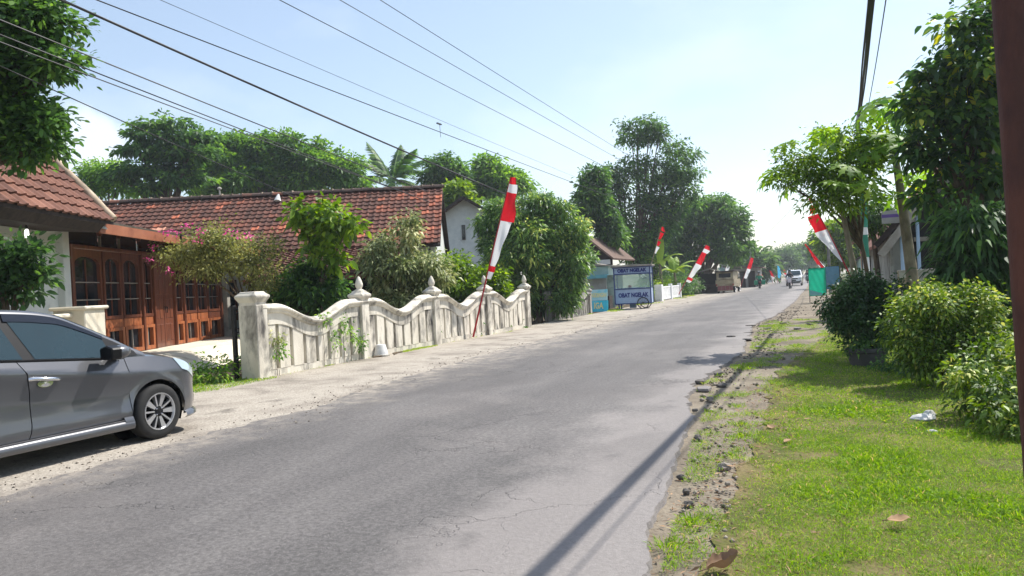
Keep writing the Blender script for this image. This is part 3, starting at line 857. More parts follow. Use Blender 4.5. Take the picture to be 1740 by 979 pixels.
# iron gate post by the fence end
gp = empty('iron_gate_post', (-9.9, 10.62, 0), 0, 'thin black iron gate post beside the white fence end pillar', 'gate post')
q = MB(); q.box((0, 0, 0.68), (0.07, 0.07, 1.36)); q.build('post', M['metal_dark'], gp, bevel=0.006)
q = MB()
for z in (0.35, 0.9, 1.25): q.tube([(0.02, 0, z - 0.03), (0.1, 0.02, z - 0.03), (0.1, 0.02, z + 0.04), (0.02, 0, z + 0.04)], 0.014, 6)
q.build('hinge', M['metal_dark'], gp)

fence2 = empty('old_fence', (-9.9, 0, 0), 0, 'older grey stained concrete fence half hidden by the mango tree', 'fence')
for y in (27.9, 30.7, 33.5): pillar(fence2, y, 0.26, 0.98, M['fence_old'], finial=False)
for a, b2 in ((27.9, 30.7), (30.7, 33.5)):
    fence_panel(fence2, a + 0.13, b2 - 0.13, M['fence_old'], 0.78, 1.04, 0.3, 8, 0.10, 0.08, 0.10)

# short white picket wall farther along (leaning end post)
wf = empty('white_picket_fence', (-9.75, 0, 0), 0, 'short bright white slatted fence beyond the snack cart', 'fence')
M['white_paint'] = pmat('white_paint', lin(222, 222, 222), lin(238, 238, 236), 3, 0.8, 0.1, stain=lin(186, 184, 178), stain_lo=0.6, stain_hi=0.8)
q = MB(); q.box((-0.1, 50.2, 0.56), (0.5, 0.5, 1.12)); q.build('end_pillar', M['white_paint'], wf, bevel=0.015)
for y in (54.0, 57.8):
    q = MB(); q.box((0, y, 0.56), (0.25, 0.3, 1.14)); q.build('pillar', M['white_paint'], wf, bevel=0.012)
for a, b2 in ((50.45, 53.85), (54.15, 57.65)):
    n = 11
    for k in range(n):
        y = a + (b2 - a) * (k + 0.5) / n
        q = MB(); q.box((0, y, 0.5), (0.06, 0.22, 0.9)); q.build('slat', M['white_paint'], wf)
    for z in (0.14, 0.93):
        q = MB(); q.box((-0.02, (a + b2) / 2, z), (0.13, b2 - a, 0.1)); q.build('rail', M['white_paint'], wf, bevel=0.008)
# ------------------------------------------------------------------ grey hatchback parked on the left
def car_paint(name, c1, c2, metal=0.55):
    m, b, L = base_mat(name)
    mp = coords(m)
    n = noise_node(m, mp, 900, 2)
    r = ramp(m, [(0.3, c1), (0.7, c2)]); L(n.outputs[0], r.inputs[0])
    dn = noise_node(m, mp, 2.2, 5); k = mrange(m, dn.outputs[0], 0.5, 0.8, 0, 0.12)
    x = mixc(m, k.outputs[0], r.outputs[0], lin(140, 134, 126))
    L(x.outputs[0], b.inputs['Base Color'])
    b.inputs['Metallic'].default_value = metal
    b.inputs['Roughness'].default_value = 0.34
    b.inputs['Coat Weight'].default_value = 1.0
    b.inputs['Coat Roughness'].default_value = 0.05
    return m
M['paint_grey'] = car_paint('grey_car_paint', lin(76, 77, 81), lin(92, 93, 97))
M['paint_white'] = car_paint('white_car_paint', lin(214, 214, 216), lin(226, 226, 228), 0.0)
def glossy(name, c, rough=0.05, metal=0.0, spec=0.5, coat=0.0):
    m, b, L = base_mat(name)
    mp = coords(m); n = noise_node(m, mp, 1.5, 4)
    r = ramp(m, [(0.3, c), (0.75, tuple(min(1, q * 1.25) for q in c[:3]) + (1,))]); L(n.outputs[0], r.inputs[0])
    L(r.outputs[0], b.inputs['Base Color'])
    b.inputs['Roughness'].default_value = rough; b.inputs['Metallic'].default_value = metal
    b.inputs['Specular IOR Level'].default_value = spec; b.inputs['Coat Weight'].default_value = coat
    return m
M['car_glass'] = glossy('tinted_car_glass', lin(28, 50, 56), 0.02, 0.3, 0.8)
M['car_black'] = glossy('black_trim', lin(14, 14, 16), 0.42, 0, 0.25)
M['car_black_matt'] = glossy('wheel_well', lin(10, 10, 10), 0.9, 0, 0.1)
M['visor'] = glossy('smoked_visor', lin(22, 30, 42), 0.1, 0.3, 0.6)
M['rubber'] = pmat('tyre_rubber', lin(24, 24, 25), lin(38, 37, 36), 12, 0.8, 0.2, stain=lin(70, 64, 58), stain_lo=0.6, stain_hi=0.9)
M['alloy'] = glossy('machined_alloy', lin(196, 196, 198), 0.28, 0.85)
M['alloy_dark'] = glossy('dark_alloy', lin(30, 30, 33), 0.4, 0.5)
M['chrome'] = glossy('chrome', lin(214, 216, 220), 0.12, 1.0)
M['lamp_glass'] = glossy('headlamp_glass', lin(176, 190, 196), 0.08, 0.3, 0.8, 1.0)
M['lamp_red'] = glossy('tail_lamp', lin(150, 20, 22), 0.15, 0, 0.6, 1.0)
M['plate'] = pmat('white_plate', lin(200, 200, 196), lin(214, 214, 210), 4, 0.5, 0)

car = empty('grey_hatchback', (-7.36, 5.85, 0.012), 0, 'grey hatchback car with dark tinted windows parked at the left roadside', 'car')
def tab(t, s):
    if s <= t[0][0]: return t[0][1]
    for (a, b), (c, d) in zip(t, t[1:]):
        if s <= c:
            u = (s - a) / (c - a); return b + (d - b) * u
    return t[-1][1]
def stab(t, s):   # smoother table (catmull style)
    if s <= t[0][0]: return t[0][1]
    if s >= t[-1][0]: return t[-1][1]
    for i in range(len(t) - 1):
        if s <= t[i + 1][0]:
            x0, y0 = t[i]; x1, y1 = t[i + 1]
            m0 = ((y1 - t[i - 1][1]) / (x1 - t[i - 1][0])) if i > 0 else (y1 - y0) / (x1 - x0)
            m1 = ((t[i + 2][1] - y0) / (t[i + 2][0] - x0)) if i + 2 < len(t) else (y1 - y0) / (x1 - x0)
            h = x1 - x0; u = (s - x0) / h
            return ((2 * u**3 - 3 * u**2 + 1) * y0 + (u**3 - 2 * u**2 + u) * h * m0 + (-2 * u**3 + 3 * u**2) * y1 + (u**3 - u**2) * h * m1)
HWID = 0.835
def Hw(s):
    if s > 0.30: return max(0.03, HWID * max(0.0, 1 - ((s - 0.30) / 0.485) ** 2.3) ** (1 / 2.3))
    if s < -2.5: return max(0.03, HWID * max(0.0, 1 - ((-2.5 - s) / 0.50) ** 3.2) ** (1 / 3.2))
    return HWID
def zcrease(s): return 0.73 + (-0.37 - s) * 0.13 if s < -0.37 else 0.73 - (s + 0.37) * 0.05
def belt(s): return 0.91 + (-0.53 - s) * 0.085 if s < -0.53 else 0.91
def Wb(s, z):
    zc = zcrease(s)
    fade = 1.0 if s < -0.2 else max(0.0, 1 - (s + 0.2) / 0.5)
    if z > zc: ins = 0.008 + (z - zc) * (0.46 * fade + 0.34 * (1 - fade))
    elif z > 0.34: ins = 0.008 + 0.032 * fade * math.sin(PI * (zc - z) / (zc - 0.34)) ** 0.8
    else: ins = 0.008 + (0.34 - z) * 0.25
    # flare over the front wheel
    for c in (0.0, -2.405):
        d = math.hypot(s - c, z - 0.30)
        if 0.33 <= d < 0.43: ins -= 0.016 * (0.5 + 0.5 * math.cos(PI * (d - 0.335) / 0.095))
    return Hw(s) - ins
ZT = [(-2.98, 0.86), (-2.9, 0.98), (-2.6, 1.05), (-0.53, 0.905), (-0.15, 0.895), (0.15, 0.86), (0.39, 0.785), (0.52, 0.70), (0.62, 0.635), (0.70, 0.575), (0.778, 0.49)]
ztop = lambda s: belt(s) - 0.004 if -2.5 < s < -0.53 else stab(ZT, s)
ARC = 0.335
def zbot(s):
    for c in (0.0, -2.405):
        if abs(s - c) < ARC - 1e-6: return 0.30 + math.sqrt(ARC ** 2 - (s - c) ** 2)
    if s > 0.3: return 0.21
    return 0.20
def lerp(a, b, u): return a + (b - a) * u
def srange(a, b, n): return [a + (b - a) * k / n for k in range(n + 1)]

def side_grid(mb, ss, zb, zt, n, off, sgn):
    rows = []
    for s in ss:
        lo, hi = zb(s), zt(s)
        rows.append([(sgn * (Wb(s, lerp(lo, hi, k / n)) + off), s, lerp(lo, hi, k / n)) for k in range(n + 1)])
    mb.grid(rows)

body = MB()
frontS = srange(ARC, 0.60, 8) + [0.64, 0.675, 0.71, 0.735, 0.755, 0.768, 0.778]
archS = [c for c in [ARC * math.sin(-PI / 2 + PI * k / 20) for k in range(21)]]
for sg in (-1, 1):
    side_grid(body, [-2.98, -2.96, -2.92, -2.86, -2.80, -2.405 - ARC], zbot, ztop, 12, 0, sg)
    side_grid(body, [c - 2.405 for c in archS], zbot, ztop, 12, 0, sg)
    side_grid(body, srange(-2.405 + ARC, -ARC, 30), lambda s: 0.2, ztop, 14, -0.012 if True else 0, sg)
    side_grid(body, archS, zbot, ztop, 14, 0, sg)
    side_grid(body, frontS, lambda s: 0.21, ztop, 14, 0, sg)
    # fender ahead of the door, level with the door skin
    side_grid(body, srange(-0.40, -ARC, 2), lambda s: 0.30, ztop, 14, -0.006, sg)
# bonnet
rows = []
crown = [(-0.5, 0.10), (0.15, 0.085), (0.39, 0.06), (0.55, 0.045), (0.778, 0.02)]
for s in srange(-0.5, 0.3, 12) + frontS[1:]:
    z = ztop(s); w = Wb(s, z)
    rows.append([(w * x, s, z + tab(crown, s) * (1 - abs(x) ** 2.4)) for x in [-1, -0.96, -0.9, -0.75, -0.5, -0.25, 0, 0.25, 0.5, 0.75, 0.9, 0.96, 1]])
body.grid(rows)
# nose and tail faces, floor
for s in (0.778, -2.98):
    hi = ztop(s); lo = 0.21
    body.grid([[(x * Wb(s, lerp(lo, hi, k / 8)), s, lerp(lo, hi, k / 8)) for x in (-1, 0, 1)] for k in range(9)])
body.grid([[(x * 0.78 * (1 if -2.6 < s < 0.3 else 0.7), s, 0.2) for x in (-1, 0, 1)] for s in (-2.95, -2.75)])
# greenhouse
ZR = [(-2.92, 0.98), (-2.78, 1.15), (-2.6, 1.33), (-2.4, 1.405), (-1.9, 1.458), (-1.46, 1.452), (-0.99, 1.395), (-0.70, 1.27), (-0.55, 1.192), (-0.38, 1.105), (-0.22, 1.012), (-0.08, 0.94)]
zr = lambda s: stab(ZR, s)
def Wg(s, z):
    b0 = Wb(s, min(belt(s), ztop(s)))
    return b0 - max(0.0, z - belt(s)) * 0.42
rows = []
for s in srange(-2.92, -2.4, 8) + srange(-2.3, -1.0, 14) + srange(-0.95, -0.08, 16):
    zb = min(belt(s), ztop(s)) - 0.03; z1 = max(zr(s), zb + 0.02)
    ring = []
    for k in range(7): ring.append((Wg(s, lerp(zb, z1 - 0.05, k / 6)), s, lerp(zb, z1 - 0.05, k / 6)))
    wt = ring[-1][0]
    ring += [(wt * 0.985, s, z1 - 0.025), (wt * 0.95, s, z1 - 0.006), (wt * 0.86, s, z1 + 0.006), (wt * 0.55, s, z1 + 0.02), (0, s, z1 + 0.028)]
    rows.append(ring + [(-x, y, z) for x, y, z in ring[-2::-1]])
body.grid(rows)
body.build('body', M['paint_grey'], car, smooth=50, fix=True)
# wheel wells
for c in (0.0, -2.405):
    for sg in (-1, 1):
        q = MB()
        q.grid([[(sg * x, c + ARC * math.cos(a), 0.30 + ARC * math.sin(a)) for x in (0.80, 0.45)] for a in [R(-25) + R(230) * k / 16 for k in range(17)]])
        q.grid([[(sg * 0.45, c + r * math.cos(a), 0.30 + r * math.sin(a)) for r in (0.01, ARC)] for a in [2 * PI * k / 20 for k in range(21)]])
        q.build('wheel_well', M['car_black_matt'], car, smooth=60)
q = MB(); q.box((0, -1.2, 0.22), (1.3, 3.2, 0.06)); q.build('floor', M['car_black_matt'], car)

def patch(mb, sL, sR, zb, zt, nu, nv, Wf, off, sg, rim=0.0):
    rows = []
    us = [k / nu for k in range(nu + 1)]; vs = [k / nv for k in range(nv + 1)]
    if rim: us = [0.0] + us + [1.0]; vs = [0.0] + vs + [1.0]
    for i, u in enumerate(us):
        row = []
        for j, v in enumerate(vs):
            s = lerp(sL(v), sR(v), u); z = lerp(zb(s), zt(s), v)
            edge = rim and (i in (0, len(us) - 1) or j in (0, len(vs) - 1))
            row.append((sg * (Wf(s, z) + off - (rim if edge else 0)), s, z))
        rows.append(row)
    mb.grid(rows)
dF = [(0, -0.395), (0.1, -0.375), (0.4, -0.335), (0.7, -0.325), (0.88, -0.36), (1, -0.44)]
dR = [(0, -1.405), (0.17, -1.372), (0.6, -1.372), (0.85, -1.40), (1, -1.46)]
rR = [(0, -2.06), (0.3, -2.08), (0.5, -2.14), (0.75, -2.30), (1, -2.40)]
for sg in (-1, 1):
    q = MB(); patch(q, lambda v: tab(dR, v) + 0.004, lambda v: tab(dF, v) - 0.004, lambda s: 0.285, lambda s: belt(s) - 0.012, 22, 20, Wb, 0.004, sg, 0.016)
    d = q.build('door', M['paint_grey'], car, smooth=40, fix=True)
    q = MB(); x = Wb(-1.25, 0.8)
    q.tube([(sg * (x + 0.008), -1.385, 0.815), (sg * (x + 0.045), -1.35, 0.818), (sg * (x + 0.05), -1.2, 0.80), (sg * (x + 0.045), -1.13, 0.785), (sg * (x + 0.005), -1.11, 0.78)], [0.018, 0.017, 0.017, 0.017, 0.016], 8)
    q.build('door_handle', M['chrome'], d, smooth=60)
    q = MB()
    q.grid([[(sg * (x + 0.0065 + 0.002 * (r == 0)), -1.235 + 0.075 * r * math.cos(a), 0.762 + 0.036 * r * math.sin(a)) for r in (0, 0.6, 1.0)] for a in [2 * PI * k / 18 for k in range(19)]])
    q.build('handle_cup', M['chrome'], d, smooth=60)
    q = MB(); patch(q, lambda v: tab(rR, v), lambda v: tab(dR, v) - 0.006, lambda s: 0.285, lambda s: belt(s) - 0.012, 16, 16, Wb, 0.004, sg, 0.016)
    d = q.build('door', M['paint_grey'], car, smooth=40, fix=True)
    q = MB(); q.tube([(sg * (x + 0.0), -2.2, 0.90), (sg * (x + 0.03), -2.15, 0.90), (sg * (x + 0.03), -2.0, 0.89), (sg * x, -1.97, 0.88)], 0.016, 8); q.build('door_handle', M['chrome'], d, smooth=60)
    # belt moulding
    q = MB()
    q.grid([[(sg * (Wg(s, belt(s)) + o), s, belt(s) + z) for o, z in ((0.0, -0.014), (0.009, -0.012), (0.010, 0.006), (0.0, 0.012))] for s in srange(-2.2, -0.42, 20)]); q.build('belt_moulding', M['car_black'], car, smooth=60)
    # window surround, panes, visors
    gt = lambda s: 0.055 + 0.04 * min(1, max(0, (-0.5 - s) / 0.6))
    q = MB(); patch(q, lambda v: lerp(-2.25, -2.2, v), lambda v: lerp(-0.17, -0.20, v), lambda s: belt(s) + 0.002, lambda s: max(zr(s) - 0.04, belt(s) + 0.01), 40, 6, Wg, 0.004, sg)
    q.build('window_surround', M['car_black'], car, smooth=50)
    q = MB(); patch(q, lambda v: lerp(-1.285, -1.44, v), lambda v: lerp(-0.475, -0.53, v), lambda s: belt(s) + 0.014, lambda s: zr(s) - gt(s), 20, 10, Wg, 0.008, sg)
    q.build('side_window', M['car_glass'], car, smooth=60)
    q = MB(); patch(q, lambda v: lerp(-2.12, -2.12, v), lambda v: lerp(-1.40, -1.53, v), lambda s: belt(s) + 0.014, lambda s: zr(s) - 0.11, 14, 10, Wg, 0.008, sg)
    q.build('side_window', M['car_glass'], car, smooth=60)
    q = MB(); patch(q, lambda v: -1.47, lambda v: -0.52, lambda s: zr(s) - gt(s) - 0.012, lambda s: zr(s) - 0.036, 24, 3, Wg, 0.016, sg, 0.01)
    q.build('rain_visor', M['visor'], car, smooth=50)
    q = MB(); patch(q, lambda v: -2.15, lambda v: -1.52, lambda s: zr(s) - 0.125, lambda s: zr(s) - 0.045, 14, 3, Wg, 0.016, sg, 0.01)
    q.build('rain_visor', M['visor'], car, smooth=50)
    # side skirt with its bright line
    q = MB()
    q.grid([[(sg * x, s, z - 0.006 * (s + 0.33)) for x, z in ((0.79, 0.165), (0.852, 0.178), (0.868, 0.205), (0.862, 0.245), (0.836, 0.268), (0.80, 0.272))] for s in srange(-2.08, -0.34, 12)])
    q.grid([[(sg * x, s, z) for x, z in ((0.79, 0.165), (0.852, 0.178), (0.868, 0.205), (0.862, 0.245), (0.836, 0.30), (0.80, 0.31))] for s in srange(-0.44, -0.335, 3)])
    q.build('side_skirt', M['paint_grey'], car, smooth=40, fix=True)
    q = MB(); q.bar((sg * 0.838, -2.05, 0.284), (sg * 0.838, -0.40, 0.276), 0.010, 0.004); q.build('skirt_line', M['chrome'], car)
    # mirror
    q = MB()
    Mm = Matrix.Diagonal((0.085, 0.125, 0.07)).to_3x3()
    q.lathe([(math.sin(PI * k / 10) ** 0.8 if 0 < k < 10 else 0.0, -math.cos(PI * k / 10)) for k in range(11)], 16, c=(sg * 0.925, -0.54, 0.975), M=Mm)
    mir = q.build('wing_mirror', M['paint_grey'], car, smooth=70)
    q = MB(); q.prism([(-0.085, -0.06), (0.085, -0.06), (0.09, 0.05), (0.0, 0.078), (-0.09, 0.05)], 0.12, c=(sg * 0.925, -0.685, 0.972)); q.build('mirror_housing', M['car_black'], mir, bevel=0.012, fix=True)
    q = MB(); q.bar((sg * 0.76, -0.42, 0.925), (sg * 0.90, -0.54, 0.935), 0.11, 0.045); q.build('mirror_stalk', M['car_black'], mir, bevel=0.012)
    # lamps
    q = MB(); patch(q, lambda v: lerp(0.33, 0.25, v), lambda v: lerp(0.665, 0.60, v), lambda s: ztop(s) - 0.10 + 0.02 * (s - 0.3), lambda s: ztop(s) + 0.006, 12, 6, Wb, 0.007, sg, 0.006)
    q.build('headlight', M['lamp_glass'], car, smooth=50)
    q = MB(); patch(q, lambda v: 0.60, lambda v: 0.70, lambda s: 0.30, lambda s: 0.42, 6, 4, Wb, 0.005, sg, 0.004); q.build('fog_lamp', M['car_black'], car, smooth=50)
    q = MB(); patch(q, lambda v: -2.955, lambda v: -2.75, lambda s: 0.78, lambda s: 0.96, 8, 5, Wb, 0.006, sg, 0.005); q.build('tail_light', M['lamp_red'], car, smooth=50)
    q = MB(); q.tube([(sg * (Wb(0.47, 0.62) + 0.002), 0.40, 0.60), (sg * (Wb(0.45, 0.66) + 0.002), 0.44, 0.665)], 0.006, 6); q.build('fender_strip', M['chrome'], car)
# front lip, grille, plate, glass
q = MB()
pl_ = [(-1, s) for s in srange(0.34, 0.775, 10)] + [(1, s) for s in srange(0.775, 0.34, 10)]
q.grid([[(sg * (Hw(s) - 0.03 + o * 0.9), s + o * 0.35, z) for o, z in ((0, 0.25), (0.035, 0.225), (0.045, 0.19), (0.01, 0.165))] for sg, s in pl_]); q.build('front_lip', M['paint_grey'], car, smooth=40)
q = MB(); q.box((0, 0.778, 0.36), (0.7, 0.04, 0.16)); q.build('grille', M['car_black'], car, bevel=0.02)
q = MB(); q.box((0, 0.803, 0.40), (0.40, 0.012, 0.12)); q.build('number_plate', M['plate'], car)
def top_patch(mb, s0, s1, wfrac, off):
    rows = []
    for s in srange(s0, s1, 14):
        z1 = zr(s); wt = Wg(s, z1 - 0.05) * wfrac
        rows.append([(wt * x, s, z1 + 0.028 - 0.024 * abs(x) ** 2 + off) for x in srange(-1, 1, 10)])
    mb.grid(rows)
q = MB(); top_patch(q, -0.92, -0.14, 0.90, 0.006); q.build('windscreen', M['car_glass'], car, smooth=70)
q = MB(); top_patch(q, -2.86, -2.52, 0.85, 0.006); q.build('rear_window', M['car_glass'], car, smooth=70)
# wheels
def wheel(parent, sg, y, x=0.747, r=0.292, w=0.185, spokes=True):
    wh = empty('wheel', (sg * x, y, r)); wh.parent = parent
    Mx = Matrix(((0, 0, sg), (0, 1, 0), (-sg, 0, 0))).to_3x3()
    h = w / 2
    q = MB(); q.lathe([(0.195, -h), (0.235, -h - 0.004), (0.272, -h + 0.004), (0.288, -h + 0.022), (r, -h + 0.04), (r, h - 0.04), (0.288, h - 0.022), (0.272, h - 0.004), (0.235, h + 0.004), (0.198, h - 0.002), (0.194, h - 0.02)], 40, M=Mx, caps=False); q.build('tyre', M['rubber'], wh, smooth=40)
    q = MB(); q.lathe([(0.199, h - 0.004), (0.196, h + 0.003), (0.186, h + 0.002), (0.178, h - 0.02), (0.182, h - 0.01)], 36, M=Mx, caps=False); q.build('rim', M['alloy'], wh, smooth=50)
    q = MB(); q.lathe([(0.182, h - 0.01), (0.174, h - 0.06), (0.17, -h + 0.02)], 36, M=Mx, caps=False); q.build('rim_barrel', M['alloy_dark'], wh, smooth=50)
    q = MB(); q.lathe([(0.172, h - 0.075), (0.0, h - 0.06)], 24, M=Mx); q.build('backing_disc', M['car_black_matt'], wh)  # black disc added behind the spokes to darken the gaps
    if not spokes: return wh
    for k in range(10):
        a = 2 * PI * k / 10 + 0.25
        wide = k % 2 == 0
        w0, w1 = (0.016, 0.034) if wide else (0.009, 0.011)
        pr = [(0.055, -w0), (0.188, -w1 + 0.006 * wide), (0.188, w1 + 0.008 * wide), (0.055, w0)]
        Mk = Mx @ Matrix.Rotation(a, 3, 'Z')
        q = MB()
        lo = [Mk @ Vector((p[0], p[1], h - 0.055)) for p in pr]; hi = [Mk @ Vector((p[0], p[1] * 0.9, h - 0.012 - (0.188 - p[0]) * 0.06)) for p in pr]
        q.add(lo + hi, [(4, 5, 6, 7), (0, 1, 5, 4), (1, 2, 6, 5), (2, 3, 7, 6), (3, 0, 4, 7)]); q.build('spoke', M['alloy'], wh, fix=True)
    q = MB(); q.lathe([(0.062, h - 0.06), (0.062, h - 0.03), (0.05, h - 0.024), (0.028, h - 0.024), (0.026, h - 0.016), (0.0, h - 0.014)], 20, M=Mx); q.build('hub', M['alloy_dark'], wh, smooth=40)
    q = MB()
    for k in range(4):
        a = PI / 4 + PI / 2 * k
        q.lathe([(0.009, h - 0.03), (0.009, h - 0.012), (0.004, h - 0.008)], 6, c=Mx @ Vector((0.044 * math.cos(a), 0.044 * math.sin(a), 0)), M=Mx)
    q.build('lug_nuts', M['chrome'], wh)
    return wh
for y in (0.0, -2.405):
    for sg in (-1, 1): wheel(car, sg, y)
